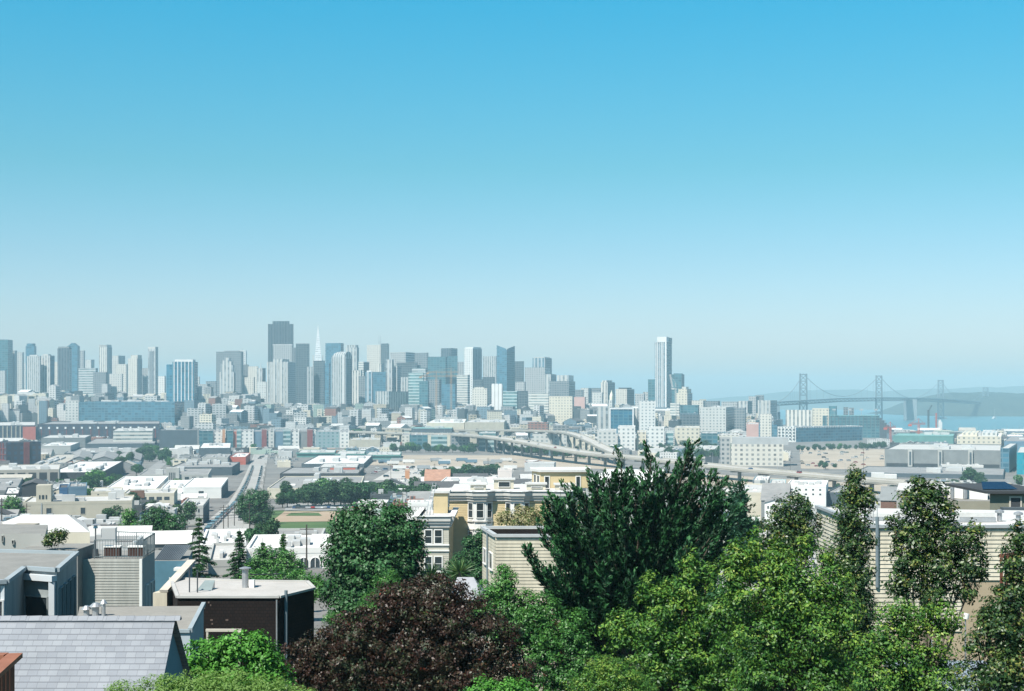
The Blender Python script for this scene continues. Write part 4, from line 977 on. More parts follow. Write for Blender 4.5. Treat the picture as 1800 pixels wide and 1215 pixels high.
# far city carpet (rising ground before the towers)
region(1500,(-25,470),(2500,3000),(10,30),(10,24),(18,50),'building',(-30,9,-12),.1)
region(1000,(455,1350),(2450,2950),(10,30),(10,24),(16,38),'building',(-30,9,-12),.1)
region(4200,(-25,1370),(2300,3000),(10,38),(10,30),(7,18),'building',(-30,-22,9,60),.22)
region(2600,(-25,1440),(1850,2350),(10,34),(10,28),(6,14),'building',(-12,9.4,5,-4),.15)
region(1800,(-25,1100),(1480,1900),(12,40),(12,30),(5,10),'warehouse',(9.4,6,4),.05)
region(1100,(-25,500),(880,1500),(11,30),(11,28),(4.5,8),'warehouse',(9.4,))
region(600,(-25,480),(520,900),(8,18),(8,18),(4,7),'house',(9.4,))
region(1300,(900,1850),(1230,1900),(12,40),(12,30),(6,11),'warehouse',(-6,-14,-10),.1)
region(420,(890,1850),(560,900),(9,18),(9,16),(4,6.5),'house',(-4,-10,-14))
region(250,(640,1100),(560,1000),(12,26),(12,24),(4,6),'house',(3,))
region(500,(1500,1850),(900,1400),(12,30),(12,24),(4,7),'warehouse',(-15,))
region(400,(1380,1850),(1900,2700),(12,40),(10,24),(5,12),'building',(-16,-12))
region(420,(-30,470),(210,520),(7,13),(7,12),(3.5,6),'house',(9.4,))
region(140,(560,1000),(260,560),(7,13),(7,12),(3,5.5),'house',(3,))
region(200,(1250,1700),(300,560),(7,13),(7,12),(3,5.5),'house',(-12,))
FULL=[(i['label'],(i['px0']+i['px1'])/2,(i['yt']+i['yvis'])/2,i['D']) for i in INFO]
def landmark(q):
    best=None
    for l,x,y,D in FULL:
        sc=abs(x-q['px'])+1.6*abs(y-(q['yt']+q['yb'])/2)
        if best is None or sc<best[0]: best=(sc,l,x,y,D)
    _,l,x,y,D=best
    dx=q['px']-x; dy=(q['yt']+q['yb'])/2-y
    rel=('right of' if dx>0 else 'left of') if abs(dx)>abs(dy)*1.4 else ('in front of' if q['D']<D else 'behind')
    return rel,l
_stop=(' with ',' beside ',' behind ',' in front of ',' above ',' below ',' right of ',' left of ',' at ',' between ',' before ',' standing ',' cut ',' rising ',' of the ',' on ',' in the ',' under ',' tucked ',' carrying ',' near ',' by ',' next ',' toward ',' among ',' along ')
def short(l):
    n=min([l.find(s) for s in _stop if l.find(s)>0]+[len(l)]); return l[:n].strip(' ,')
placed.sort(key=lambda q:-(q['pb']-q['pa'])*(q['yb']-q['yt']+2))
counts={}; seen={}; rest=MB(); restm=[]; restidx={}
def filler_mesh(q,mb,mi,T_):
    """walls, roof, parapet, rooftop boxes; mi gives material slots wall, roof, unit"""
    r=random.Random(int(q['x']*13+q['y']*7)); w,d,h=q['w'],q['d'],q['h']; v0=len(mb.v)
    form=r.random()
    if q['kind']=='house' and form<.45 or form<.10:
        rg=min(w,d)*.22
        mb.box(-w/2,w/2,-d/2,d/2,-3,h,mi[0],mi[1])
        if w>d: 
            mb.quad([(-w/2-.3,-d/2-.3,h-.1),(w/2+.3,-d/2-.3,h-.1),(w/2+.3,0,h+rg),(-w/2-.3,0,h+rg)],mi[1]); mb.quad([(w/2+.3,d/2+.3,h-.1),(-w/2-.3,d/2+.3,h-.1),(-w/2-.3,0,h+rg),(w/2+.3,0,h+rg)],mi[1])
            mb.quad([(w/2,-d/2,h),(w/2,d/2,h),(w/2,0,h+rg-.1)],mi[0]); mb.quad([(-w/2,d/2,h),(-w/2,-d/2,h),(-w/2,0,h+rg-.1)],mi[0])
        else:
            mb.quad([(-w/2-.3,d/2+.3,h-.1),(-w/2-.3,-d/2-.3,h-.1),(0,-d/2-.3,h+rg),(0,d/2+.3,h+rg)],mi[1]); mb.quad([(w/2+.3,-d/2-.3,h-.1),(w/2+.3,d/2+.3,h-.1),(0,d/2+.3,h+rg),(0,-d/2-.3,h+rg)],mi[1])
            mb.quad([(-w/2,-d/2,h),(w/2,-d/2,h),(0,-d/2,h+rg-.1)],mi[0]); mb.quad([(w/2,d/2,h),(-w/2,d/2,h),(0,d/2,h+rg-.1)],mi[0])
        q['form']='gabled'
    else:
        q['form']='flat roofed'
        if form>.72 and w>16:      # stepped: part of the block is lower
            f=r.uniform(.3,.6); mb.box(-w/2,-w/2+w*f,-d/2,d/2,-3,h,mi[0],mi[1]); mb.box(-w/2+w*f+.02,w/2,-d/2,d/2,-3,h*r.uniform(.55,.8),mi[0],mi[1]); q['form']='stepped'
        else:
            mb.box(-w/2,w/2,-d/2,d/2,-3,h,mi[0],mi[1]); t=.5
            mb.box(-w/2-.06,w/2+.06,-d/2-.06,-d/2+t,h-.4,h+.8,mi[0]); mb.box(-w/2-.06,w/2+.06,d/2-t,d/2+.06,h-.4,h+.8,mi[0])
            mb.box(-w/2-.06,-w/2+t,-d/2+t,d/2-t,h-.4,h+.8,mi[0]); mb.box(w/2-t,w/2+.06,-d/2+t,d/2-t,h-.4,h+.8,mi[0])
            for _ in range(r.randint(1,5)):
                a=r.uniform(1.2,w*.12+1.4); b=r.uniform(1.2,d*.12+1.4); x=r.uniform(-.38,.38)*w; y=r.uniform(-.35,.38)*d
                mb.box(x-a/2,x+a/2,y-b/2,y+b/2,h+.02,h+r.uniform(1,2.6),mi[2] if r.random()<.6 else mi[0])
    if T_:
        c,s=math.cos(q['yaw']),math.sin(q['yaw'])
        for i in range(v0,len(mb.v)):
            x,y,z=mb.v[i]; mb.v[i]=(q['x']+x*c-y*s,q['y']+x*s+y*c,q['g']+z)
nf=0
for q in placed:
    q['col']=fr.choice(WW); q['rc']=fr.choice(RW); k=q['kind']
    wm=fr.choice(WM[q['col']]) if k!='warehouse' or fr.random()<.3 else WM[q['col']][0]
    if k=='building': wm=fr.choice(WM[q['col']][1:])
    if k=='house': wm=WM[q['col']][fr.choice((1,3))]
    counts[k]=counts.get(k,0)+1
    if counts[k]<=285:
        mb=MB(); filler_mesh(q,mb,(0,1,2),False)
        o=mb.build({'building':'city_building','warehouse':'low_warehouse','house':'small_house'}[k],[wm,RM[q['rc']],M_PLANT],None,(q['x'],q['y'],q['g']),q['yaw'])
        pw=q['pb']-q['pa']; ph=q['yb']-q['yt']
        size='narrow' if pw<14 else 'small' if pw<24 else 'mid sized' if pw<38 else 'wide'
        rel,l=landmark(q)
        q['o']=o; q['lab']=[size,q['col'],q['form'],k,rel,short(l),q['rc']]
        nf+=1
    else:
        mats=(wm,RM[q['rc']],M_PLANT); mi=[]
        for m_ in mats:
            if m_.name not in restidx: restidx[m_.name]=len(restm); restm.append(m_)
            mi.append(restidx[m_.name])
        filler_mesh(q,rest,mi,True)
if restm:
    o=rest.build('distant_rooftops',restm); tag(o,'far carpet of small mixed roofs between the nearer city blocks','rooftops',kind='stuff')
def words(s): return len(s.split())
groups={}
for q in placed:
    if 'o' not in q: continue
    size,col,form,k,rel,l,rc=q['lab']
    s=f"{size} {col} {form} {k} {rel} the {l}"
    if words(s)>16: s=' '.join(s.split()[:16])
    groups.setdefault(s,[]).append(q)
for s,qs in groups.items():
    if len(qs)>1:     # tell them apart by roof colour where that helps
        sub={}
        for q in qs: sub.setdefault(q['lab'][6],[]).append(q)
        for rc,qq in sub.items():
            size,col,form,k,rel,l,_=qq[0]['lab']; s2=f"{size} {col} {form} {k} with {rc} roof {rel} the {l}"
            if words(s2)>16: s2=' '.join(s2.split()[:16])
            for q in qq: tag(q['o'],s2,k if k!='building' else 'building',f"{rc} roofed {col} {k}s around the {l}" if len(qq)>1 else None)
    else: tag(qs[0]['o'],s,qs[0]['kind'])
same={}
for q in placed:
    if 'o' in q: same.setdefault(q['o']['label'],[]).append(q['o'])
for s_,oo in same.items():
    if len(oo)>1:
        for o_ in oo: o_['group']='look alikes: '+s_
print('FILLER', len(placed), counts, nf)
# ------------------------------------------------------------------ houses on the slope below the camera
def clap(mb,p0,p1,z0,z1,step,m=0,lip=.03):
    """overlapping weatherboards between two ground points, outward to the right-hand side of p0->p1 reversed"""
    p0=Vector((*p0,0)); p1=Vector((*p1,0)); d=(p1-p0).normalized(); n=Vector((d.y,-d.x,0)); k=max(1,int(round((z1-z0)/step)))
    for i in range(k):
        a=z0+(z1-z0)*i/k; b=z0+(z1-z0)*(i+1)/k; o=n*lip
        A=p0+o; B=p1+o
        mb.quad([(A.x,A.y,a),(B.x,B.y,a),(p1.x,p1.y,b),(p0.x,p0.y,b)],m)
        mb.quad([(p0.x,p0.y,a),(p1.x,p1.y,a),(B.x,B.y,a),(A.x,A.y,a)],m)
def pg(px,D): return (kray(px)*D, D)
def H_(name,label,loc,cat='house'):
    o=empty(name,loc); tag(o,label,cat); return o
def rel(o,p): return (p[0]-o.location.x,p[1]-o.location.y)
def winbox(parent,a,b,z0,z1,frame,glass=None,name='window',ft=.08,depth=.10,mull=False):
    """framed window between two wall points (local), wall outward normal on the right of a->b"""
    a=Vector((*a,0)); b=Vector((*b,0)); d=(b-a).normalized(); n=Vector((d.y,-d.x,0)); q=MB()
    P=lambda t,o,z:((a+d*t+n*o).x,(a+d*t+n*o).y,z)
    L=(b-a).length
    q.quad([P(0,.05,z0),P(L,.05,z0),P(L,.05,z1),P(0,.05,z1)],0); w=q.build(name,glass or M_GLASS,parent)
    q=MB()
    def bar(t0,t1,za,zb,o):
        v=[P(t0,-.01,za),P(t1,-.01,za),P(t1,-.01,zb),P(t0,-.01,zb)]; u=[P(t0,o,za),P(t1,o,za),P(t1,o,zb),P(t0,o,zb)]
        q.quad(u,0)
        for i in range(4): q.quad([v[i],v[(i+1)%4],u[(i+1)%4],u[i]],0)
    bar(-ft,0,z0-ft,z1+ft,depth); bar(L,L+ft,z0-ft,z1+ft,depth); bar(0,L,z1,z1+ft,depth-.002); bar(0,L,z0-ft,z0,depth+.03)
    if mull: bar(0,L,(z0+z1)/2-.025,(z0+z1)/2+.025,depth*.6)
    q.build('frame',frame,w); return w
M_SIDG=mat('grey_weatherboard',(.30,.30,.275),.8,.20,.9,sc3=(1.6,1.6,.28))
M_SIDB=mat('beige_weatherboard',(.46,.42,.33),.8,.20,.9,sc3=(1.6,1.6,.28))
M_SIDP=mat('pale_weatherboard',(.48,.44,.35),.8,.20,.9,sc3=(1.6,1.6,.28))
M_YEL=mat('yellow_painted_wall',(.50,.40,.235),.8,.08,.8)
M_VIC=mat('cornice_grey_paint',(.44,.43,.40),.75,.08,.8)
M_VICW=mat('white_painted_joinery',(.66,.65,.62),.6,.06,1.0)
M_STUC=mat('blue_grey_stucco',(.24,.27,.275),.85,.20,.9,sc3=(1.6,1.6,.28))
M_FELT=stone('roof_felt_near',(.17,.17,.16),(.25,.245,.23),.9)
M_FELTP=stone('roof_felt_pale',(.33,.315,.295),(.45,.43,.41),.7)
M_FELTW=stone('roof_felt_white',(.40,.40,.385),(.56,.555,.54),.6)
M_GALV=mat('galvanised_metal',(.42,.43,.44),.4,.12,3.0,metal=.6)
M_RED=mat('redwood',(.14,.05,.03),.75,.2,3.0)
M_GLASSN=mat('near_window_glass',(.025,.035,.04),.05,.3,1.0,spec=.7)
M_BLUEP=mat('blue_painted_wall',(.07,.16,.21),.8,.08,1.0)
def brickmat(name,c1,c2,mortar,w,h,rough=.85,ms=.01,bump=.25):
    if name in _mats: return _mats[name]
    m,nt,p=_new(name); tc=N(nt,'ShaderNodeTexCoord'); br=N(nt,'ShaderNodeTexBrick')
    nt.links.new(tc.outputs['UV'],br.inputs['Vector'])
    br.inputs['Color1'].default_value=(*c1,1); br.inputs['Color2'].default_value=(*c2,1); br.inputs['Mortar'].default_value=(*mortar,1)
    br.inputs['Scale'].default_value=1; br.inputs['Brick Width'].default_value=w; br.inputs['Row Height'].default_value=h; br.inputs['Mortar Size'].default_value=ms; br.inputs['Bias'].default_value=0
    f=noise(nt,1.3,5); c=mixc(nt,1.0,br.outputs['Color'],mixc(nt,f,(.78,.78,.78),(1.18,1.18,1.18)),'MULTIPLY')
    nt.links.new(c,p.inputs['Base Color']); p.inputs['Roughness'].default_value=rough; p.inputs['Specular IOR Level'].default_value=.25
    b=N(nt,'ShaderNodeBump'); b.inputs['Strength'].default_value=bump; b.inputs['Distance'].default_value=.01; b.invert=True
    nt.links.new(br.outputs['Fac'],b.inputs['Height']); nt.links.new(b.outputs[0],p.inputs['Normal'])
    _mats[name]=m; return m

# --- A: gabled shingle roof, bottom left
D0=28.0; rx=kray(298)*D0; rz=zat(1085,D0); go=H_('shingle_house','nearest house with a pale grey shingle roof and a blue grey shaded gable end',(rx,D0,rz-8))
q=MB(); L=9.5; n=36; run=3.4; pit=math.tan(R(46)); zr=8.0
M_SHIN=brickmat('asphalt_shingles',(.245,.257,.278),(.205,.217,.24),(.15,.157,.175),.19,.0975,ms=.004)
for side in (-1,1):
    for i in range(n):
        a=i/n; b=(i+1)/n; y0=side*run*a; y1=side*run*b; z0=zr-abs(y0)*pit; z1=zr-abs(y1)*pit
        th=.007
        pts=[(-L,y1,z1+th),(.12,y1,z1+th),(.12,y0,z0),(-L,y0,z0)]
        lo=[(-L,y1,z1),(.12,y1,z1),(.12,y1,z1+th),(-L,y1,z1+th)]
        sl=abs(run/n)/math.cos(math.atan(pit)); r_=random.Random(i+50*side); ofs=r_.uniform(0,.3)
        uv=[(-L+ofs,(i+1)*.1*1.0),(.12+ofs,(i+1)*.1),(.12+ofs,i*.1),(-L+ofs,i*.1)]
        uv=[(u,-v*.975) for u,v in uv]
        if side<0: q.quad(pts,0,uv); q.quad(lo,0,[(0,0)]*4)
        else: q.quad(pts[::-1],0,uv[::-1]); q.quad(lo[::-1],0,[(0,0)]*4)
roof=q.build('roof',M_SHIN,go)
q=MB()
for i in range(32):        # ridge caps
    x=-L+i*.303; q.quad([(x,-.10,zr-.06),(x+.33,-.10,zr-.055),(x+.33,0,zr+.035),(x,0,zr+.025)],0,[(x,0),(x+.3,0),(x+.3,.1),(x,.1)]); q.quad([(x,0,zr+.025),(x+.33,0,zr+.035),(x+.33,.10,zr-.055),(x,.10,zr-.06)],0,[(x,0),(x+.3,0),(x+.3,.1),(x,.1)]); q.quad([(x+.33,-.10,zr-.055),(x+.33,.10,zr-.055),(x+.33,0,zr+.035)],0,[(0,0)]*3)
q.build('ridge_cap',M_SHIN,roof)
q=MB(); q.quad([(0,-run,zr-run*pit-.05),(0,run,zr-run*pit-.05),(0,0,zr-.06)],0); q.box(-L,0,-run+.15,run-.15,-2,zr-run*pit-.06,0); q.build('wall',mat('gable_shade_blue',(.16,.235,.28),.85,.06,.8),go)  # the gable's blue grey shade is put into its wall colour
# --- B: redwood corner of a balcony, bottom left edge
D0=15; bo_=H_('balcony_rail','red brown wooden balcony corner at the bottom left edge',(kray(24)*D0,D0,zat(1152,D0)-1.1),'railing')
DR=Vector((.24,-1.6,0)); u_=DR.normalized(); n_=Vector((-u_.y,u_.x,0))*-1
q=MB(); q.box(-1.2,.0,-.03,.03,-1.5,1.06,0); q.build('back_panel',M_RED,bo_)
q=MB(); q.beam((0,.05,1.09),(DR.x,DR.y,1.09),.15,.05,0); q.beam((-1.2,0,1.09),(-.08,0,1.09),.15,.05,0); q.build('cap_board',mat('cap_wood',(.24,.10,.06),.7,.2,3),bo_)
q=MB()
for i in range(8):
    a=DR*(i/8+.004); b=DR*((i+1)/8-.004); q.quad([(a.x,a.y,-1.5),(b.x,b.y,-1.5),(b.x,b.y,1.06),(a.x,a.y,1.06)][::-1],0)
q.build('side_panel',M_RED,bo_)
# --- C: blue grey house with a recessed bay
Z=62.83; co=H_('stucco_house','blue grey stucco house with flat roof and a recessed window bay at the left edge',(*pg(60,60),Z-12))
W=lambda px,D:rel(co,pg(px,D))
P1=W(11,55.5); P2=W(43,60.0); P3=W(100,59.2); P4=W(135,65.8); P5=W(-80,67.2); P6=W(-80,54.6)
poly=[P6,P1,P2,P3,P4,P5]
q=MB(); q.prism(poly,-4,12,0,1); q.build('walls',[M_STUC,M_FELT],co)
q=MB()
for a,b in ((P6,P1),(P1,P2),(P2,P3),(P3,P4),(P4,P5)):
    q.beam((*a,12.06),(*b,12.06),.22,.16,0)
q.build('parapet_cap',mat('parapet_blue_grey',(.27,.31,.33),.8,.08,1),co)
def along(a,b,t): return (lerp(a[0],b[0],t),lerp(a[1],b[1],t))
zz=lambda py,D:zat(py,D)-(Z-12)
q=MB(); a,b=P2,P3
dd=Vector((b[0]-a[0],b[1]-a[1],0)).normalized(); nn=Vector((dd.y,-dd.x,0))*.14
q.beam((a[0]+nn.x,a[1]+nn.y,11.72),(b[0]+nn.x,b[1]+nn.y,11.72),.30,.24,0)
c=along(a,b,.93); q.beam((c[0]+nn.x,c[1]+nn.y,-3),(c[0]+nn.x,c[1]+nn.y,11.58),.24,.22,0)
q.build('bay_frame',mat('pale_blue_trim',(.47,.50,.52),.7,.05,1),co)
winbox(co,along(P2,P3,.06),along(P2,P3,.74),7.2,zz(1049,59.7),M_STUC,M_GLASSN,ft=.05)
q=MB(); c=P1; q.box(c[0]-.22,c[0]-.04,c[1]-.1,c[1]-.02,-3,11.9,0); q.build('corner_post',mat('pale_blue_trim',(.47,.50,.52),.7,.05,1),co)
winbox(co,W(-30,55.1),W(3,55.4),7.5,11.3,M_VICW,M_GLASSN,ft=.06)
for i in range(4):
    t0=.10+i*.21; winbox(co,along(P3,P4,t0),along(P3,P4,t0+.10),6.5,zz(1030+4-i*6,60+i*1.3),M_STUC,M_GLASSN,name='slot_window',ft=.04)
# --- grey roof behind C
o=H_('stucco_house','plain pale stucco house wall with a flat roof behind the blue grey house',(*pg(40,88),50)); W=lambda px,D:rel(o,pg(px,D))
poly=[W(-60,86),W(80,86),W(84,92),W(-60,93)]; q=MB(); q.prism(poly,-4,zat(938,86)-50,0,1); q.build('walls',[M_LGREY,M_FELT],o)
winbox(o,W(4,86),W(6,86),zat(952,86)-50,zat(942,86)-50,M_LGREY,ft=.03); winbox(o,W(22,86),W(25,86),zat(956,86)-50,zat(950,86)-50,M_LGREY,ft=.03)
q=MB(); b=W(110,84); q.box(b[0]-2.6,b[0]+.9,b[1],b[1]+3.5,-2,zat(966,84)-50,0); q.build('lower_wing',[M_FELT],o)
# --- D: grey weatherboard block with a railed deck
Z=60.45; do=H_('weatherboard_house','grey weatherboard house with a railed roof deck and planter boxes',(*pg(190,85),Z-9)); W=lambda px,D:rel(do,pg(px,D))
a,b,c,d=W(133,85),W(248,85),W(272,89.8),W(140,91)
q=MB(); clap(q,a,b,-3,9,.165); q.build('front_wall',M_SIDG,do)
q=MB(); q.prism([along(a,b,.003),along(a,b,.997),c,d],-3,8.96,0,1); q.build('walls',[mat('grey_shaded_siding',(.25,.28,.29),.8,.06,1),M_FELT],do)  # darker, bluer siding has the side wall's shade in its colour
for t in (.35,.6,.8): winbox(do,along(b,c,t),along(b,c,t+.1),4.8,7.2,M_VICW,M_GLASSN,ft=.05)
q=MB(); q.beam((b[0],b[1]-.02,-3),(b[0],b[1]-.02,9),.16,.16,0); q.build('corner_board',M_VICW,do)
# railing
M_RAIL=mat('grey_rail_metal',(.13,.16,.17),.5,.08,3)
r0,r1,r2,r3=W(166,85.2),W(252,85.3),W(272,89.6),W(205,90.5)
ra=H_('deck_railing','grey metal railing round the roof deck of the weatherboard house',(do.location.x,do.location.y,Z),'railing')
q=MB(); zt=1.12
for a_,b_ in ((r0,r1),(r1,r2),(r2,r3)):
    q.beam((*a_,zt),(*b_,zt),.05,.05,0); q.beam((*a_,.12),(*b_,.12),.04,.04,0)
    nb=max(3,int(math.dist(a_,b_)/.16))
    for i in range(nb+1):
        p=along(a_,b_,i/nb); r_=.012 if i%8 else .03; q.tube((*p,.0),(*p,zt),r_,r_,0,5)
q.build('rails',M_RAIL,ra)
for i,(pa,pb_) in enumerate(((183,210),(225,251))):
    a_=W(pa,86.4); q=MB(); w_=(pb_-pa)/F*86.4; q.box(a_[0],a_[0]+w_,a_[1],a_[1]+.5,.0,.55,0)
    p_=H_('planter_box',['dark brown planter box on the railed roof deck, left of two','dark brown planter box on the railed roof deck, right of two'][i],(do.location.x,do.location.y,Z),'planter'); q.build('box',mat('planter_wood',(.05,.025,.02),.8,.2,3),p_)
    q=MB(); q.box(a_[0]-.05,a_[0]+w_+.05,a_[1]-.05,a_[1]+.55,.552,.62,0); q.build('rim',M_VICW,p_)
a_=W(168,86); he=H_('patio_heater','dark patio heater with a white cap standing on the roof deck',(do.location.x+a_[0],do.location.y+a_[1],Z),'heater')
q=MB(); q.tube((0,0,0),(0,0,.5),.2,.16,0,10); q.tube((0,0,.5),(0,0,1.75),.04,.04,0,8); q.build('stand',M_DARKM,he)
q=MB(); q.tube((0,0,1.752),(0,0,1.95),.14,.10,0,10); q.tube((0,0,1.952),(0,0,2.02),.30,.05,0,12); q.build('cap',M_GALV,he)
# --- F: felt roofed wing in front
Z=70-410/F*45; fo=H_('flat_roofed_house','low house with brown grey felt roof between the shingle roof and the dark shingled house',(*pg(300,45),Z-8)); W=lambda px,D:rel(fo,pg(px,D))
poly=[W(130,45),W(334,45),W(358,50.8),W(140,50.6)]
q=MB(); q.prism(poly,-3,8,0,1); q.build('walls',[mat('pale_blue_stucco',(.36,.40,.43),.85,.06,1),stone('felt_brown_grey',(.20,.19,.17),(.28,.265,.24),1.0)],fo)
q=MB(); q.beam((*poly[1],8.07),(*poly[2],8.07),.14,.14,0); q.beam((*poly[0],8.05),(*poly[1],8.05),.12,.10,0); q.build('parapet_cap',mat('parapet_blue_grey',(.27,.31,.33),.8,.08,1),fo)
for i,(px,py,s_) in enumerate(((152,1082,.14),(168,1078,.17),(182,1074,.10))):
    D_=48.5; p=W(px,D_); v=H_('roof_vent',['small silver roof vent cap, left of three on the felt roof','domed silver roof vent, middle of three on the felt roof','slim silver roof vent pipe, right of three on the felt roof'][i],(fo.location.x+p[0],fo.location.y+p[1],Z),'vent')
    q=MB(); q.tube((0,0,0),(0,0,.22+.1*i),s_*.7,s_*.7,0,10); q.build('pipe',M_GALV,v); q=MB(); q.tube((0,0,.222+.1*i),(0,0,.34+.1*i),s_*1.3,s_*.5,0,12); q.build('cap',M_GALV,v)
# --- E: dark shingled house
Z=70-348/F*62; eo=H_('shingled_house','dark brown shingled house with a broad pale flat roof and two drain pipes',(*pg(430,62),Z-8)); W=lambda px,D:rel(eo,pg(px,D))
poly=[W(312,62),W(491,62),W(552,64.8),W(540,67.2),W(444,67.4),W(300,68.4)]
M_DSH=brickmat('dark_wall_shingles',(.014,.008,.0065),(.008,.005,.0045),(.003,.002,.002),.16,.14,ms=.012)
q=MB(); q.prism(poly,-4,8,0,1); q.build('walls',[M_DSH,M_FELTP],eo)
q=MB()
for i in range(6): q.beam((*poly[i],8.02),(*poly[(i+1)%6],8.02),.16,.10,0)
q.build('roof_edge',mat('roof_edge_pale',(.40,.39,.37),.8,.1,1),eo)
q=MB()
r_=random.Random(5)
for i in range(9):
    t=r_.uniform(.03,.5); p=along(poly[0],poly[1],t); z=8-r_.uniform(.25,1.3); q.box(p[0],p[0]+r_.uniform(.05,.12),p[1]-.02,p[1],z,z+.07,0)
q.build('nest_hole_patch',mat('patch_brown',(.12,.085,.07),.9,.2,2),eo)
def pipe(o,pts,r,name,m,cap=None): 
    q=MB(); q.path(pts,r,0,8); return q.build(name,m,o)
p=along(poly[0],poly[1],.978); pipe(eo,[(p[0],p[1]-.10,7.9),(p[0],p[1]-.10,-3)],.035,'drain_pipe',M_GALV)
p=along(poly[1],poly[2],.18); pipe(eo,[(p[0]+.03,p[1]-.14,8.25),(p[0]+.03,p[1]-.14,-3)],.075,'drain_pipe',mat('pipe_blue_grey',(.15,.19,.21),.5,.1,2))
p=W(431,65.2); v=H_('flue','tall galvanised flue with a flat cap on the pale roof',(eo.location.x+p[0],eo.location.y+p[1],Z),'flue')
q=MB(); q.tube((0,0,0),(0,0,.86),.145,.145,0,14); q.build('pipe',M_GALV,v); q=MB(); q.tube((0,0,.862),(0,0,.90),.27,.27,0,16); q.tube((0,0,.90),(0,0,.96),.27,.05,0,16); q.build('cap',M_GALV,v)
q=MB(); q.box(.2,.42,-.1,.2,0,.36,0); q.build('junction_box',M_VICW,v)
p=W(362,64.5); v=H_('skylight','small sloped glass skylight on the pale roof',(eo.location.x+p[0],eo.location.y+p[1],Z),'skylight')
q=MB(); q.quad([(-.34,-.35,.02),(.33,-.35,.02),(.33,.35,.38),(-.12,.35,.38)],0); q.quad([(.33,-.35,.02),(.33,.35,.02),(.33,.35,.38)],0); q.quad([(-.34,-.35,.02),(-.12,.35,.38),(-.12,.35,.02)],0); q.quad([(.33,.35,.02),(-.12,.35,.02),(-.12,.35,.38),(.33,.35,.38)],0); q.build('glazing',mat('wired_glass',(.20,.24,.24),.2,.1,2),v)
q=MB(); q.box(-.38,.37,-.39,.39,0,.018,0); q.build('kerb',M_GALV,v)
for i,(px,D_) in enumerate(((333,63.6),(347,63.5))):
    p=W(px,D_); v=H_('vent_pipe',['thin dark vent pipe on the pale roof, left of two','thin dark vent pipe on the pale roof, right of two'][i],(eo.location.x+p[0],eo.location.y+p[1],Z),'vent')
    q=MB(); q.tube((0,0,0),(0,0,1.05-.1*i),.03,.03,0,8); q.build('pipe',M_DARKM,v); q=MB(); q.tube((0,0,1.052-.1*i),(0,0,1.10-.1*i),.05,.05,0,8); q.build('cap',M_DARKM,v)
# deck frame in front of E and parapet beside it
p=pg(362,56); v=H_('timber_deck','pale timber deck frame in front of the dark shingled house',(p[0],p[1],zat(1108,56)-1),'deck')
q=MB(); q.beam((0,0,1),(1.4,0,1),.12,.1,0); q.beam((1.4,0,.95),(1.15,-.9,.72),.10,.1,0); q.build('beam',mat('pale_timber',(.46,.42,.36),.8,.1,2),v)
q=MB(); q.box(.02,.10,-.05,.05,-6,.94,0); q.build('post',mat('pale_timber',(.46,.42,.36),.8,.1,2),v); q=MB(); q.box(1.28,1.36,-.05,.05,-6,.94,0); q.build('post',mat('pale_timber',(.46,.42,.36),.8,.1,2),v)
p=pg(284,66); v=H_('parapet_wall','stepped beige parapet wall beside the dark shingled house',(p[0],p[1],52),'wall')
q=MB(); q.prism([(-.4,0),(.25,0),(.62,4),(.2,4)],-4,zat(1042,66)-52,0,0); q.build('wall_block',M_SIDP,v)
q=MB(); q.beam((.1,0,zat(1041,66)-52+.05),(.5,4.0,zat(1041,66)-52+1.0),.4,.12,0); q.build('coping',mat('pale_timber',(.46,.42,.36),.8,.1,2),v)
# --- blue house with a ribbed metal roof panel
o=H_('blue_house','blue painted house with a ribbed metal roof panel behind the railed deck',(*pg(300,112),44)); W=lambda px,D:rel(o,pg(px,D))
q=MB(); q.prism([W(266,112),W(330,112),W(338,120),W(268,120)],-3,zat(986,112)-44,0,1); q.build('walls',[M_BLUEP,M_FELT],o)
a_,b_=W(272,112.4),W(316,112.6); z0=zat(988,112.5)-44+.12; q=MB(); q.quad([(a_[0],a_[1],z0),(b_[0],b_[1],z0),(b_[0]+.25,b_[1]+2.6,z0+.9),(a_[0]+.25,a_[1]+2.6,z0+.9)],0)
for i in range(14):
    t=i/13; x=lerp(a_[0],b_[0],t); q.beam((x,a_[1],z0+.05),(x+.25,a_[1]+2.6,z0+.95),.05,.07,0)
q.build('metal_roof',mat('ribbed_metal',(.20,.23,.25),.45,.1,2,metal=.4),o)
q=MB(); q.box(W(310,112)[0],W(330,112)[0],-.9,-.05,zat(1004,111)-44,zat(999,111)-44,0); q.build('ledge',M_VICW,o)
# --- white hipped roof and low roofs behind C
o=H_('house','white hipped roof house above the plain pale stucco wall',(*pg(90,150),40)); W=lambda px,D:rel(o,pg(px,D)); zt=zat(936,150)-40
a_,b_,c_,d_=W(12,150),W(158,150),W(150,162),W(4,162)
q=MB(); q.prism([a_,b_,c_,d_],-4,zt,0,0); q.build('walls',M_CREAM,o)
q=MB(); r0=((a_[0]+d_[0])/2+2,(a_[1]+d_[1])/2,zt+1.4); r1=((b_[0]+c_[0])/2-2.2,(b_[1]+c_[1])/2,zt+1.4); e=.02
A,B,C,D_=[(*p,zt+e) for p in (a_,b_,c_,d_)]
q.quad([A,B,r1,r0],0); q.quad([B,C,r1],0); q.quad([C,D_,r0,r1],0); q.quad([D_,A,r0],0); q.build('roof',M_FELTW,o)
q=MB(); p=W(40,149); q.box(p[0]-1.1,p[0]+1.1,p[1]-.2,p[1]+2,-2,zt+.9,0); q.build('chimney_block',mat('mottled_brick',(.30,.27,.22),.9,.25,2),o)
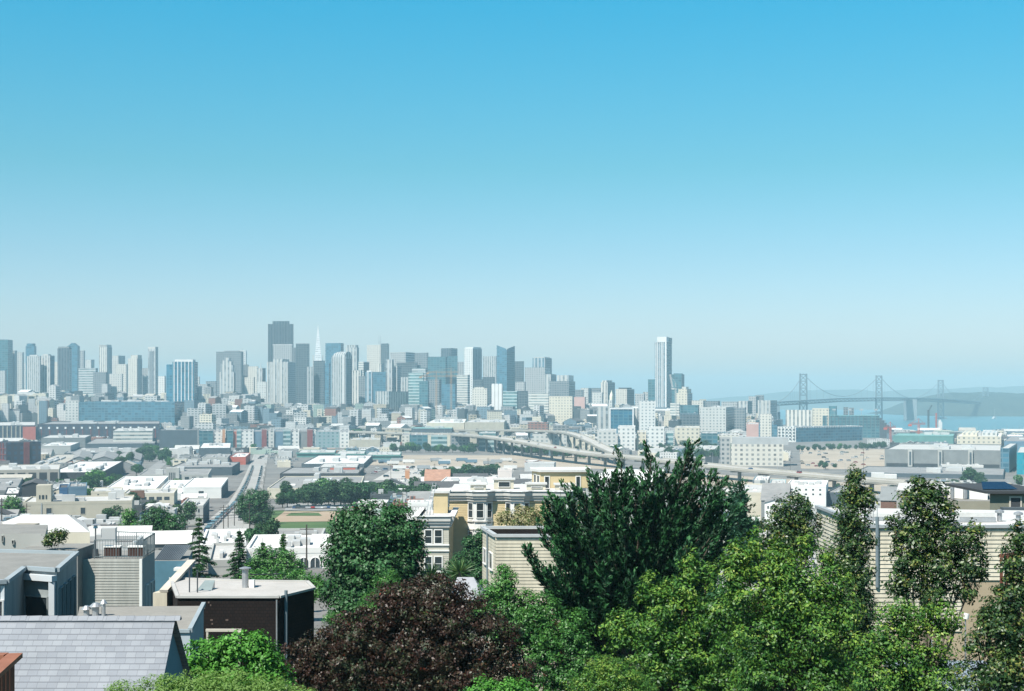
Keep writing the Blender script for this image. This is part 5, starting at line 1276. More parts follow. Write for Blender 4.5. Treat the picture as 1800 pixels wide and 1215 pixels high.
# --- H: beige weatherboard block with sunken roof
Z=70-242/F*85; ho=H_('weatherboard_house','beige weatherboard house with a sunken dark roof and flowering shrubs behind',(*pg(930,85),Z-14)); W=lambda px,D:rel(ho,pg(px,D))
a,b,c,d=W(871,85),W(1030,85),W(1030,90.4),W(848,90.4)
q=MB(); clap(q,a,b,-4,14,.20); q.build('front_wall',M_SIDB,ho)
q=MB(); clap(q,d,a,-4,14,.20,lip=.015); q.build('side_wall',M_SIDB,ho)
q=MB(); t=.16
for p0_,p1_ in ((a,b),(d,a),(c,d),(b,c)):
    v=Vector((p1_[0]-p0_[0],p1_[1]-p0_[1],0)).normalized(); nn=Vector((-v.y,v.x,0))*t
    q.quad([(p0_[0],p0_[1],14),(p1_[0],p1_[1],14),(p1_[0]+nn.x,p1_[1]+nn.y,14),(p0_[0]+nn.x,p0_[1]+nn.y,14)],0); q.quad([(p1_[0]+nn.x,p1_[1]+nn.y,13),(p0_[0]+nn.x,p0_[1]+nn.y,13),(p0_[0]+nn.x,p0_[1]+nn.y,14),(p1_[0]+nn.x,p1_[1]+nn.y,14)],1)
q.quad([(*a,13.0),(*b,13.0),(*c,13.0),(*d,13.0)],1); q.quad([(*c,-4),(*d,-4),(*d,14),(*c,14)],0)
q.build('sunken_roof',[M_SIDB,mat('sunken_roof_dark',(.012,.009,.008),.9,.2,1)],ho)  # near-black colour on the roof floor and inner parapet faces
q=MB()
for p0_,p1_ in ((d,a),(a,b),(b,c),(c,d)): q.beam((*p0_,14.08),(*p1_,14.08),.26,.17,0)
q.build('parapet_cap',mat('cap_metal_grey',(.40,.41,.41),.5,.06,2),ho)
winbox(ho,along(d,a,.60),along(d,a,.83),zat(1002,86)-(Z-14),zat(974,86)-(Z-14),M_VICW,M_GLASSN,ft=.05)
winbox(ho,along(d,a,.16),along(d,a,.36),zat(990,89)-(Z-14),zat(965,89)-(Z-14),M_VICW,M_GLASSN,ft=.05)
pipe(ho,[(along(d,a,.46)[0]-.06,along(d,a,.46)[1]-.06,14.2),(along(d,a,.46)[0]-.06,along(d,a,.46)[1]-.06,-3)],.06,'drain_pipe',mat('pipe_blue_grey',(.15,.19,.21),.5,.1,2))
q=MB(); e_=W(862,91); f_=W(1030,91); q.box(e_[0],f_[0],e_[1],e_[1]+6,-4,13.6,0); q.build('rear_terrace',M_SIDB,ho)
# wooden deck below the cypress
p=pg(955,62); v=H_('deck','small weathered wooden deck with railing below the beige weatherboard house',(p[0],p[1],zat(1090,62)),'deck')
q=MB(); q.beam((0,0,0),(1.6,-1.2,-.4),.2,.18,0); q.beam((0,0,0),(.9,2,0),.2,.18,0); q.build('deck_beam',M_RED,v)
q=MB(); q.beam((0,0,1.05),(1.6,-1.2,.75),.16,.08,0); q.build('hand_rail',mat('pale_timber',(.46,.42,.36),.8,.1,2),v)
q=MB()
for i in range(12): t_=i/11; q.tube((1.6*t_,-1.2*t_,-.4*t_),(1.6*t_,-1.2*t_,1.05-.3*t_),.025,.025,0,5)
q.build('baluster',M_RED,v)
for x_,y_,z_ in ((.05,0,0),(1.5,-1.1,-.42),(.85,1.9,0)):
    q=MB(); q.box(x_-.07,x_+.07,y_-.07,y_+.07,-8.5,z_-.1,0); q.build('post',M_RED,v)
# small grey hipped roof in the gap
p=pg(822,68); v=H_('garden_shed','small grey hipped roof shed below the palms',(p[0],p[1],zat(1045,68)-2.2),'shed')
q=MB(); q.box(-.75,.75,-.4,2.2,-2,2.0,0); q.build('walls',M_GREYW,v)
q=MB(); A,B,C,D_=(-.85,-.5,2.02),(.85,-.5,2.02),(.85,2.3,2.02),(-.85,2.3,2.02); r0,r1=(-.55,1.4,2.85),(.25,1.4,2.85)
q.quad([A,B,r1,r0],0); q.quad([B,C,r1],0); q.quad([C,D_,r0,r1],0); q.quad([D_,A,r0],0); q.build('roof',mat('shed_roof_grey',(.30,.31,.33),.8,.1,2),v)

# --- G: yellow house with bay windows
D0=180.0; Z=zat(865,D0); yo=H_('bay_windowed_house','long yellow house with white bay windows and a heavy grey cornice',(*pg(790,D0),Z-14)); W=lambda px,D=D0:rel(yo,pg(px,D)); zz=lambda py,D=D0:zat(py,D)-(Z-14)
x0,x1=W(789)[0],W(1020)[0]
q=MB(); clap(q,(x0,0),(x1,0),-4,13.2,.22,lip=.02); q.build('front_wall',M_YEL,yo)
q=MB(); q.box(x0+.01,x1,.02,17,-4,14,0,1); q.build('walls',[M_YEL,M_FELTW],yo)
def cornice(q,pts,z,proj,h):
    """stepped moulding following a polyline of wall points"""
    for (pr,a,b) in ((proj,h*.62,h),(proj*.72,h*.36,h*.62),(proj*.4,0,h*.36)):
        for p,r_ in zip(pts,pts[1:]):
            v=Vector((r_[0]-p[0],r_[1]-p[1],0)); L=v.length; v.normalize(); n=Vector((v.y,-v.x,0)); e=pr*.8
            A=Vector((*p,0))-v*e*.5; B=Vector((*r_,0))+v*e*.5
            P=[A,B,B+n*pr,A+n*pr]
            lo=[(t.x,t.y,z+a) for t in P]; hi=[(t.x,t.y,z+b) for t in P]
            q.quad([lo[3],lo[2],hi[2],hi[3]],0); q.quad([hi[0],hi[3],hi[2],hi[1]],0); q.quad([lo[0],lo[1],lo[2],lo[3]],0); q.quad([lo[2],lo[1],hi[1],hi[2]],0); q.quad([lo[0],lo[3],hi[3],hi[0]],0)
bays=[(822,866),(888,931),(968,1006)]
line=[(x0,0)]
for a_,b_ in bays:
    xa,xb=W(a_)[0],W(b_)[0]; s_=(xb-xa)*.27
    line+=[(xa,0),(xa+s_,-.85),(xb-s_,-.85),(xb,0)]
line.append((x1,0))
q=MB(); cornice(q,line,12.85,.52,1.15); q.build('cornice',M_VIC,yo)
q=MB(); cornice(q,line,14.0,.66,.16); q.build('roof_edge',M_VICW,yo)
q=MB()
for p,r_ in zip(line,line[1:]):
    L=math.dist(p,r_); v=Vector((r_[0]-p[0],r_[1]-p[1],0)).normalized(); n=Vector((v.y,-v.x,0)); k=max(1,int(L/1.15))
    for i in range(k):
        c=Vector((*p,0))+v*L*(i+.5)/k+n*.30; 
        q.beam((c.x-v.x*.28,c.y-v.y*.28,13.42),(c.x+v.x*.28,c.y+v.y*.28,13.42),.06,.20,0)
q.build('frieze_panel',mat('frieze_dark',(.12,.13,.13),.8,.1,1),yo)
for bi,(a_,b_) in enumerate(bays):
    xa,xb=W(a_)[0],W(b_)[0]; s_=(xb-xa)*.27; P=[(xa,0),(xa+s_,-.85),(xb-s_,-.85),(xb,0)]
    q=MB(); q.prism(P+[(xb,.01),(xa,.01)],-4,12.84,0,0); bay=q.build('bay',M_VICW,yo)
    for fl,(yt_,yb_) in enumerate(((884,909),(934,962),(984,1010))):
        for sgi,(p,r_) in enumerate(zip(P,P[1:])):
            f0,f1=(.2,.8) if sgi!=1 else (.22,.78)
            winbox(bay,along(p,r_,f0),along(p,r_,f1),zz(yb_),zz(yt_),M_VICW,M_GLASSN,ft=.09,depth=.09,mull=True)
    q=MB()
    for fl in (922,972):
        for p,r_ in zip(P,P[1:]):
            v=Vector((r_[0]-p[0],r_[1]-p[1],0)).normalized(); n=Vector((v.y,-v.x,0))*.05
            q.beam((p[0]+n.x,p[1]+n.y,zz(fl-6)),(r_[0]+n.x,r_[1]+n.y,zz(fl-6)),.2,.14,0); q.beam((p[0]+n.x,p[1]+n.y,zz(fl+8)),(r_[0]+n.x,r_[1]+n.y,zz(fl+8)),.22,.16,0)
    q.build('sill_band',M_VIC,bay)
    q=MB()
    for fl in (917,967):
        for p,r_ in zip(P,P[1:]):
            v=Vector((r_[0]-p[0],r_[1]-p[1],0)).normalized(); n=Vector((v.y,-v.x,0))*.02; A=along(p,r_,.28); B=along(p,r_,.72)
            q.beam((A[0]+n.x,A[1]+n.y,zz(fl)),(B[0]+n.x,B[1]+n.y,zz(fl)),.06,.36,0)
    q.build('spandrel_panel',mat('spandrel_grey',(.20,.21,.20),.8,.1,1),bay)
# roof boxes and penthouse
for i,(a_,b_,yt_,D_) in enumerate(((827,854,853,184),(868,903,844,186),(926,959,852,184),(976,1007,853,184))):
    p=W(a_,D_); r_=W(b_,D_); q=MB(); q.box(p[0],r_[0],p[1],p[1]+1.6,14.02,zz(yt_,D_),0); bx=q.build('roof_dormer',M_CREAM,yo)
    q=MB(); q.box(p[0]-.2,r_[0]+.2,p[1]-.2,p[1]+1.8,zz(yt_,D_)+.01,zz(yt_,D_)+.22,0); q.build('dormer_roof',M_FELTW,bx)
    winbox(bx,(lerp(p[0],r_[0],.25),p[1]),(lerp(p[0],r_[0],.8),p[1]),14.3,zz(yt_,D_)-.25,M_VICW,M_GLASSN,ft=.06)
D_=188; A,B,C,E=W(936,191),W(950,D_),W(1034,D_),W(1034,196); zt=zz(830,D_)
q=MB(); q.prism([A,B,C,E,(A[0],E[1])],14.02,zt,0,0); ph=q.build('penthouse',M_YEL,yo)
q=MB(); q.prism([(A[0]-.3,A[1]-.2),(B[0]-.15,B[1]-.35),(C[0]+.3,C[1]-.35),(E[0]+.3,E[1]),(A[0]-.3,E[1])],zt+.02,zt+.30,0,0); q.build('penthouse_roof',M_FELTW,ph)
for a_,b_ in ((958,965),(1013,1019.5)): winbox(ph,W(a_,D_),W(b_,D_),zz(860,D_),zz(838,D_),M_VICW,M_GLASSN,ft=.1)
winbox(ph,along(A,B,.25),along(A,B,.5),zz(848,190),zz(834,190),M_VICW,M_GLASSN,ft=.08); winbox(ph,along(A,B,.65),along(A,B,.9),zz(850,189),zz(836,189),M_VICW,M_GLASSN,ft=.08)
# narrow front wing
Dn=166.0; no=H_('bay_windowed_house','narrow beige two window wide house front left of the yellow bay windowed house',(*pg(763,Dn),Z-18)); W=lambda px,D=Dn:rel(no,pg(px,D)); zz=lambda py,D=Dn:zat(py,D)-(Z-18)
x0,x1=W(736)[0],W(789)[0]; zt=zz(912)
q=MB(); clap(q,(x0,0),(x1,0),-2,zt,.22,lip=.02); q.build('front_wall',mat('beige_painted_boards',(.40,.38,.32),.8,.08,1),no)
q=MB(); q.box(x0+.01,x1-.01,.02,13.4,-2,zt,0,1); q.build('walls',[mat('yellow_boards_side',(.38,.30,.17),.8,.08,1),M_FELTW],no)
q=MB(); cornice(q,[(x0,13),(x0,0),(x1,0),(x1,13)],zt-1.0,.55,1.2); q.build('cornice',M_VIC,no)
q=MB(); cornice(q,[(x0,13),(x0,0),(x1,0),(x1,13)],zt+.2,.7,.14); q.build('roof_edge',M_VICW,no)
for a_,b_ in ((747.5,758.5),(764.5,776.5)):
    for yt_,yb_ in ((932,955),(979,1003)): winbox(no,(W(a_)[0],0),(W(b_)[0],0),zz(yb_),zz(yt_),M_VICW,M_GLASSN,ft=.12,depth=.1,mull=True)
q=MB()
for fl in (959,969,1007): q.box(x0-.05,x1+.05,-.16,.03,zz(fl),zz(fl-2.5),0)
q.build('sill_band',M_VICW,no)
D_=174; q=MB(); a_,b_=W(762,D_),W(787,D_); q.box(a_[0],b_[0],a_[1],a_[1]+3.4,zt+.02,zz(867,D_),0); rt=q.build('roof_room',M_YEL,no)
q=MB(); q.box(a_[0]-.25,b_[0]+.25,a_[1]-.25,a_[1]+3.6,zz(867,D_)+.01,zz(867,D_)+.25,0); q.build('room_roof',M_FELTW,rt)
winbox(rt,(b_[0],a_[1]+.8),(b_[0],a_[1]+2.4),zt+.8,zt+2.6,M_VICW,M_GLASSN,ft=.1)
p=pg(744,171); v=H_('terrace_railing','thin black railing on the roof beside the yellow roof room',(p[0],p[1],Z-18+zt),'railing')
q=MB(); q.beam((-1.6,0,1.0),(1.2,0,1.0),.05,.05,0)
for i in range(9): q.tube((-1.6+i*.35,0,.0),(-1.6+i*.35,0,1.0),.02,.02,0,5)
q.build('rails',M_DARKM,v)
p=pg(748,169); v=H_('ladder','pale metal ladder leaning by the yellow roof room',(p[0],p[1],Z-18+zt),'ladder')
q=MB(); q.tube((0,0,0),(.85,.6,4.0),.04,.04,0,6); q.tube((.4,0,0),(1.25,.6,4.0),.04,.04,0,6)
for i in range(9): t_=(i+.7)/9.6; q.tube((.85*t_,.6*t_,4*t_),(.4+.85*t_,.6*t_,4*t_),.025,.025,0,5)
q.build('frame',M_GALV,v)

# --- R: big pale weatherboard building on the right
D0=80.0; Z=zat(927,D0); ro=H_('weatherboard_building','large pale weatherboard building with a white roof behind the right hand trees',(*pg(1660,D0),Z-17),'building'); W=lambda px,D=D0:rel(ro,pg(px,D)); zz=lambda py,D=D0:zat(py,D)-(Z-17)
a,b=W(1528),W(1870); c,d=W(1850,92),W(1436,95)
q=MB(); clap(q,a,b,zz(1020),17,.235,lip=.045); clap(q,a,W(1690),zz(1110),zz(1020)-.01,.235,lip=.045); q.build('front_wall',M_SIDP,ro)
q=MB(); clap(q,d,a,4,17,.235,lip=.045); q.build('side_wall',M_SIDP,ro)
q=MB(); q.prism([(a[0]+.05,a[1]+.03),(b[0],b[1]+.03),c,(d[0]+.1,d[1]-.03)],-4,16.98,0,1); q.build('walls',[mat('tan_stucco',(.36,.29,.20),.9,.1,.8),M_FELTW],ro)
q=MB()
for p0_,p1_ in ((d,a),(a,b),(b,c)): q.beam((*p0_,17.05),(*p1_,17.05),.3,.16,0)
q.build('roof_edge',M_STEEL,ro)
p=W(1541); pipe(ro,[(p[0],p[1]-.12,17.6),(p[0],p[1]-.12,zz(1032))],.10,'drain_pipe',mat('pipe_blue_grey',(.15,.19,.21),.5,.1,2))
for i,px in enumerate((1526,1535,1542)):
    p=W(px,80.6); v=H_('mast',['thin metal mast on the white roof edge, left of three','thin metal mast on the white roof edge, middle of three','thin metal mast on the white roof edge, right of three'][i],(ro.location.x+p[0],ro.location.y+p[1],Z),'mast')
    q=MB(); q.tube((0,0,0),(0,0,1.3),.025,.02,0,6); q.build('pole',M_STEEL,v)
for i,(px,D_,w_,h_) in enumerate(((1700,84,1.5,.55),(1655,83,.9,.4),(1560,85,1.2,.4))):
    p=W(px,D_); v=H_('skylight',['large white skylight box at the right of the white roof','low white skylight box at the middle of the white roof','long white skylight box at the left of the white roof'][i],(ro.location.x+p[0],ro.location.y+p[1],Z),'skylight')
    q=MB(); q.box(-w_,w_,-.6,.6,0,h_*.5,0); q.build('kerb',M_GALV,v); q=MB(); q.prism([(-w_*.97,-.57),(w_*.97,-.57),(w_*.97,.57),(-w_*.97,.57)],h_*.5+.01,h_,0,0); q.build('lid',M_FELTW,v)
for i,(px,D_) in enumerate(((1757,84),(1790,82.5))):
    p=W(px,D_); v=H_('roof_vent',['mushroom roof vent by the big skylight','wide domed roof vent at the right edge of the white roof'][i],(ro.location.x+p[0],ro.location.y+p[1],Z),'vent')
    q=MB(); q.tube((0,0,0),(0,0,.5),.14,.14,0,10); q.build('pipe',M_GALV,v); q=MB(); q.tube((0,0,.502),(0,0,.62),.26,.26,0,12); q.tube((0,0,.62),(0,0,.7),.26,.06,0,12); q.build('cap',M_GALV,v)
# buildings just behind
o=H_('flat_roofed_building','pale roof top building with stepped parapet walls behind the big white roof',(*pg(1660,112),40),'building'); W=lambda px,D=112:rel(o,pg(px,D)); zz=lambda py,D=112:zat(py,D)-40
q=MB(); q.prism([W(1576),W(1660),W(1664,122),W(1580,122)],-3,zz(862),0,1); q.build('left_block',[M_LGREY,M_FELTW],o)
q=MB(); q.prism([W(1661),W(1763),W(1757,120),W(1668,121)],-3,zz(881),0,1); q.build('right_block',[mat('olive_grey_stucco',(.27,.265,.215),.9,.06,1),M_FELT],o)
q=MB(); q.prism([W(1654,116),W(1736,113.5),W(1735,118),W(1658,120)],-3,zz(860,115),0,1); q.build('upper_block',[M_WHITEW,M_FELTW],o)
for px in (1666,1688):
    p=W(px,115.3); q=MB(); q.tube((p[0],p[1]-1.2,zz(880)),(p[0],p[1]-1.2,zz(851)),.16,.16,0,10); q.build('chimney_pipe',M_GALV,o)
o=H_('house','dark roofed house with a black window opening at the right edge',(*pg(1780,100),42)); W=lambda px,D=100:rel(o,pg(px,D)); zz=lambda py,D=100:zat(py,D)-42
q=MB(); q.prism([W(1740),W(1850),W(1845,108),W(1742,108)],-3,zz(868),0,0); q.build('walls',mat('olive_wall',(.16,.165,.13),.9,.1,1),o)
q=MB(); p,r_=W(1733,99.6),W(1855,99.6); q.box(p[0],r_[0],p[1],p[1]+9.5,zz(868)+.02,zz(863),0); q.build('roof',M_DARKW,o)
winbox(o,W(1776),W(1793),zz(892),zz(875),mat('pale_timber',(.46,.42,.36),.8,.1,2),M_DARKW,ft=.1)
q=MB(); p,r_=W(1764,99.2),W(1850,99.2); q.box(p[0],r_[0],p[1],p[1]+.7,-3,zz(893,99),0); q.build('lower_wall',M_SLATEW,o)
q=MB(); c_=W(1757,101); q.quad([(c_[0]-1.2,c_[1],zz(862)+.02),(c_[0]+1.3,c_[1],zz(862)+.02),(c_[0]+1.0,c_[1]+1.8,zz(862)+.45),(c_[0]-.7,c_[1]+1.8,zz(862)+.45)],0); q.build('solar_panel',M_NAVYP if False else mat('solar_panel',(.01,.025,.05),.15,.1,1),o)
# pergola, lamp, ladder, blue roof at lower right
p=pg(1758,58); gz_=ground(*p)-.2; v=H_('pergola','red brown timber pergola frame at the right edge',(p[0],p[1],gz_),'pergola')
zp=zat(977,58)-gz_
q=MB(); q.beam((0,0,zp),(1.6,-.9,zp-.25),.12,.14,0); q.beam((0,0,zp-.0),(1.8,1.4,zp),.1,.12,0); q.build('beam',M_RED,v)
for x,y in ((.05,0),(.35,.3),(1.1,-.6)):
    q=MB(); q.box(x-.05,x+.05,y-.05,y+.05,0,zp-.1-.15*x,0); q.build('post',M_RED,v)
p=pg(1697,52); gz_=ground(*p)-.2; v=H_('street_lamp','thin grey lamp post with a small round head before the tan wall',(p[0],p[1],gz_),'lamp')
hz_=zat(1088,52)-gz_
q=MB(); q.tube((0,0,0),(0,0,hz_),.035,.028,0,8); q.build('post',M_GALV,v); q=MB(); q.tube((.0,-.02,hz_+.002),(.05,-.02,hz_+.2),.10,.10,0,12); q.build('lamp_head',M_VICW,v)
p=pg(1672,60); gz_=ground(*p)-.1; v=H_('ladder','pale metal ladder leaning against the tan wall at the lower right',(p[0],p[1],gz_),'ladder')
hl=zat(1095,60)-gz_
q=MB(); q.tube((-.62,.5,hl),(0,-.2,0),.03,.03,0,6); q.tube((-.84,.5,hl),(-.22,-.2,0),.03,.03,0,6)
for i in range(14): t_=(i+.5)/14; q.tube((-.62+.62*t_,.5-.7*t_,hl*(1-t_)),(-.84+.62*t_,.5-.7*t_,hl*(1-t_)),.02,.02,0,5)
q.build('frame',M_GALV,v)
p=pg(1690,46); v=H_('garden_house','low house with a flat blue grey roof at the bottom right',(p[0],p[1],zat(1165,48)-3))
q=MB(); q.box(-1.9,1.5,-3,2.4,-3,3,0,1); q.build('walls',[M_STUC,stone('blue_grey_felt',(.16,.20,.24),(.25,.29,.33),.8)],v)
q=MB(); q.box(.9,1.0,-2,-1.9,3.02,3.9,0); q.box(.9,1.6,-2.05,-1.85,3.92,4.0,0); q.build('timber_rail',M_RED,v)
p=pg(1250,70); v=H_('house','pale walled house glimpsed through the trees below the cypress',(p[0],p[1],40)); zz=lambda py:zat(py,70)-40
q=MB(); q.box(.0,.75,0,6,zz(1045),zz(1003),0,1); q.build('walls',[M_WHITEW,M_FELTP],v); q=MB(); q.box(1.0,3,1,7,-2,zz(1040),0); q.build('lower_wing',M_LGREY,v)
# ------------------------------------------------------------------ foliage
def leafmat(name,stops,trans=.35,rough=.42,spec=.45):
    """stops: leaf colours from low to high tone, picked per leaf by the 'tone' attribute"""
    if name in _mats: return _mats[name]
    m,nt,p=_new(name); at=N(nt,'ShaderNodeAttribute'); at.attribute_name='tone'
    rp=N(nt,'ShaderNodeValToRGB'); nt.links.new(at.outputs['Fac'],rp.inputs[0]); e=rp.color_ramp.elements
    e[0].position=stops[0][0]; e[0].color=(*stops[0][1],1); e[1].position=stops[-1][0]; e[1].color=(*stops[-1][1],1)
    for a,c in stops[1:-1]: x=e.new(a); x.color=(*c,1)
    nt.links.new(rp.outputs[0],p.inputs['Base Color']); p.inputs['Roughness'].default_value=rough; p.inputs['Specular IOR Level'].default_value=spec
    tr=N(nt,'ShaderNodeBsdfTranslucent'); nt.links.new(mixc(nt,1.0,rp.outputs[0],(1.1,1.25,.6),'MULTIPLY'),tr.inputs[0])
    mx=N(nt,'ShaderNodeMixShader'); mx.inputs[0].default_value=trans
    nt.links.new(p.outputs[0],mx.inputs[1]); nt.links.new(tr.outputs[0],mx.inputs[2]); nt.links.new(mx.outputs[0],nt.nodes['Material Output'].inputs[0])
    _mats[name]=m; return m
def unit(a): return a/np.maximum(1e-9,np.linalg.norm(a,axis=1,keepdims=True))
def leaf_obj(name,pos,nrm,ax,ln,wd,tone,m,parent,loc):
    """one quad leaf per row: long axis ax, normal nrm, folded a little along the middle"""
    n=len(pos); ax=unit(ax-(ax*nrm).sum(1,keepdims=True)*nrm); sd=np.cross(nrm,ax)
    V=np.empty((n,4,3),np.float32)
    V[:,0]=pos-ax*ln[:,None]*.5; V[:,2]=pos+ax*ln[:,None]*.5
    V[:,1]=pos+sd*wd[:,None]*.5+nrm*(wd[:,None]*.18)-ax*ln[:,None]*.05; V[:,3]=pos-sd*wd[:,None]*.5+nrm*(wd[:,None]*.18)-ax*ln[:,None]*.05
    V-=np.array(loc,np.float32)
    me=bpy.data.meshes.new(name); me.vertices.add(n*4); me.loops.add(n*4); me.polygons.add(n)
    me.vertices.foreach_set('co',V.reshape(-1)); me.loops.foreach_set('vertex_index',np.arange(n*4,dtype=np.int32))
    me.polygons.foreach_set('loop_start',np.arange(0,n*4,4,dtype=np.int32)); me.polygons.foreach_set('loop_total',np.full(n,4,np.int32))
    at=me.attributes.new('tone','FLOAT','FACE'); at.data.foreach_set('value',tone.astype(np.float32))
    me.update(); me.validate(); me.materials.append(m)
    return link(name,me,parent)
M_BARK=mat('bark',(.075,.06,.045),.9,.25,3.0); M_BARKP=mat('pale_bark',(.17,.145,.115),.9,.2,3.0)
def limbs(q,rs,base,pts,r0):
    """tapered trunk from base with a limb to each crown blob"""
    base=Vector(base); c=sum((Vector(p) for p in pts),Vector())/len(pts); top=base.lerp(c,.55); top.x+=rs.uniform(-.1,.1)
    mid=base.lerp(top,.5)+Vector((rs.uniform(-.12,.12),rs.uniform(-.12,.12),0))
    q.tube(base,mid,r0,r0*.8,0,8); q.tube(mid,top,r0*.8,r0*.62,0,8)
    for p in pts:
        p=Vector(p); k=(p-top); m_=top+k*.5+Vector((rs.uniform(-.1,.1),rs.uniform(-.1,.1),-.08*k.length))
        q.tube(top,m_,r0*.42,r0*.28,0,6); q.tube(m_,p,r0*.28,r0*.08,0,5)
def broadleaf(name,label,D,blobs,lf,m,seed,clump=.30,dens=1.0,dep=.9,asp=.55,droop=0.0,group=None,trunk=.16,bark=None,tonef=None,inner=.36,up=.55,open_=0.0,jit=.34,base=None):
    """blobs: (photo column, row, half width px, half height px[, depth offset m]); crown of leaf clumps over the blob surfaces"""
    rs=np.random.RandomState(seed); s=D/F; P=[];Nn=[];T=[]; cents=[]
    for b in blobs:
        bx,by,rx,ry=b[:4]; off_=b[4] if len(b)>4 else 0.0; Db=D+off_
        c=np.array([kray(bx)*Db,Db,zat(by,Db)]); rad=np.array([rx*s,(rx+ry)*.5*s*dep,ry*s]); cents.append(tuple(c))
        area=4*math.pi*((rad[0]*rad[1])**1.6/3+(rad[0]*rad[2])**1.6/3+(rad[1]*rad[2])**1.6/3)**(1/1.6)
        cr=clump*min(1.0,rad.min()/.5+.35)
        nc=max(8,int(area/(cr*cr*1.25)*dens*1.35))
        d=unit(rs.normal(size=(nc,3)))
        rr=1-jit*rs.rand(nc)**1.4; rr=np.where(rs.rand(nc)<inner,rs.uniform(.25,.7,nc),rr)
        cc=c+d*rad*rr[:,None]
        if open_>0: keep=rs.rand(nc)>open_; cc=cc[keep]; d=d[keep]; nc=len(cc)
        nl=max(10,int(5.2*(cr/(lf*.84))**2))
        csz=cr*rs.uniform(.65,1.25,nc)
        o=unit(rs.normal(size=(nc*nl,3)))*(rs.rand(nc*nl,1)**.45)
        dd=np.repeat(d,nl,0); ctone=np.repeat(rs.uniform(0,1,nc),nl)
        p=np.repeat(cc,nl,0)+o*np.repeat(csz,nl)[:,None]*np.array([1,1,.72])
        nrm=unit(dd*.55+o*.55+np.array([0,0,up])+rs.normal(size=p.shape)*.42)
        P.append(p);Nn.append(nrm); T.append(.55*ctone+.45*rs.rand(len(p)))
    P=np.concatenate(P);Nn=np.concatenate(Nn);T=np.concatenate(T); n=len(P)
    ax=rs.normal(size=(n,3)); ax[:,2]-=droop
    ln=lf*.84*rs.uniform(.5,1.5,n); wd=ln*asp*rs.uniform(.8,1.2,n)
    if tonef is not None: T=tonef(T,P,rs)
    bx=sum(c[0] for c in cents)/len(cents); 
    gy=D+.3; g=ground(bx,gy) if base is None else base
    lo=min(c[2] for c in cents)
    g=min(g,lo-1.0)
    o=empty(name,(bx,gy,g)); tag(o,label,'tree' if 'tree' in name else 'shrub',group)
    q=MB(); rr_=random.Random(seed)
    limbs(q,rr_,(0,0,-.3),[(c[0]-bx,c[1]-gy,c[2]-g) for c in cents],trunk); q.build('trunk',bark or M_BARK,o)
    leaf_obj('crown',P,Nn,ax,ln,wd,T,m,o,(bx,gy,g))
    return o,n
tot=0
def B(*a,**k):
    global tot
    o,n=broadleaf(*a,**k); tot+=n; return o
L_DKGREEN=leafmat('leaf_dark_green',[(0,(.012,.045,.014)),(.5,(.028,.09,.026)),(1,(.055,.16,.06))],.10,.46,.3)
L_PLUM=leafmat('leaf_plum',[(0,(.010,.005,.004)),(.40,(.042,.018,.012)),(.62,(.046,.036,.020)),(.84,(.035,.055,.028)),(.92,(.07,.10,.03)),(.96,(.15,.035,.02)),(1,(.24,.06,.035))],.07,.46,.32)  # green stops put the leaf sheen into the colour
L_BRIGHT=leafmat('leaf_bright_green',[(0,(.03,.12,.02)),(.5,(.07,.22,.03)),(1,(.14,.36,.06))],.22,.5,.3)
L_FINE=leafmat('leaf_pale_fine',[(0,(.09,.19,.04)),(.5,(.17,.29,.07)),(1,(.28,.40,.14))],.42,.55,.25)
L_MID=leafmat('leaf_mid_green',[(0,(.016,.07,.016)),(.5,(.045,.15,.028)),(1,(.12,.28,.05))],.16,.45,.4)
L_LIG=leafmat('leaf_yellow_green',[(0,(.012,.04,.010)),(.3,(.03,.10,.018)),(.55,(.07,.17,.025)),(.8,(.17,.27,.04)),(1,(.30,.33,.08))],.14,.46,.28)
L_OLIVE=leafmat('leaf_olive',[(0,(.010,.028,.010)),(.4,(.022,.06,.018)),(.72,(.075,.13,.03)),(.9,(.19,.20,.05)),(1,(.20,.11,.035))],.14,.40,.4)  # bright upper stop paints leaf glints into the ramp
L_CYP=leafmat('cypress_needles',[(0,(.006,.026,.012)),(.5,(.018,.075,.028)),(1,(.055,.19,.055))],.05,.6,.25)
L_CEDAR=leafmat('cedar_needles',[(0,(.02,.07,.045)),(.5,(.04,.12,.07)),(1,(.09,.2,.11))],.2,.55,.3)
L_BG=leafmat('leaf_street_tree',[(0,(.015,.045,.018)),(.5,(.03,.08,.03)),(1,(.06,.13,.05))],.2,.6,.2)
L_OLE=leafmat('oleander_blossom',[(0,(.04,.09,.025)),(.3,(.10,.15,.05)),(.45,(.30,.27,.15)),(1,(.52,.46,.30))],.3,.6,.2)
def toplight(T,P,rs):   # light from above put into leaf tone: higher leaves go lighter
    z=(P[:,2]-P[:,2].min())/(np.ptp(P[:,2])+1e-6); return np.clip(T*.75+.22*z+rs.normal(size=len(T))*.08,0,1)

# 1 round leaved dark tree left of the yellow house
B('broadleaf_tree','dense dark green glossy tree standing left of the yellow bay windowed house',66,
  [(655,930,62,48),(618,925,40,36),(700,930,42,44),(610,985,38,58),(668,985,60,62),(715,985,30,55),(600,1050,34,46),(640,1050,48,60),(690,1055,42,48),(625,1090,36,26),(660,1020,50,60)],
  .17,L_DKGREEN,21,clump=.42,dens=.95,asp=.72,trunk=.22,inner=.2)
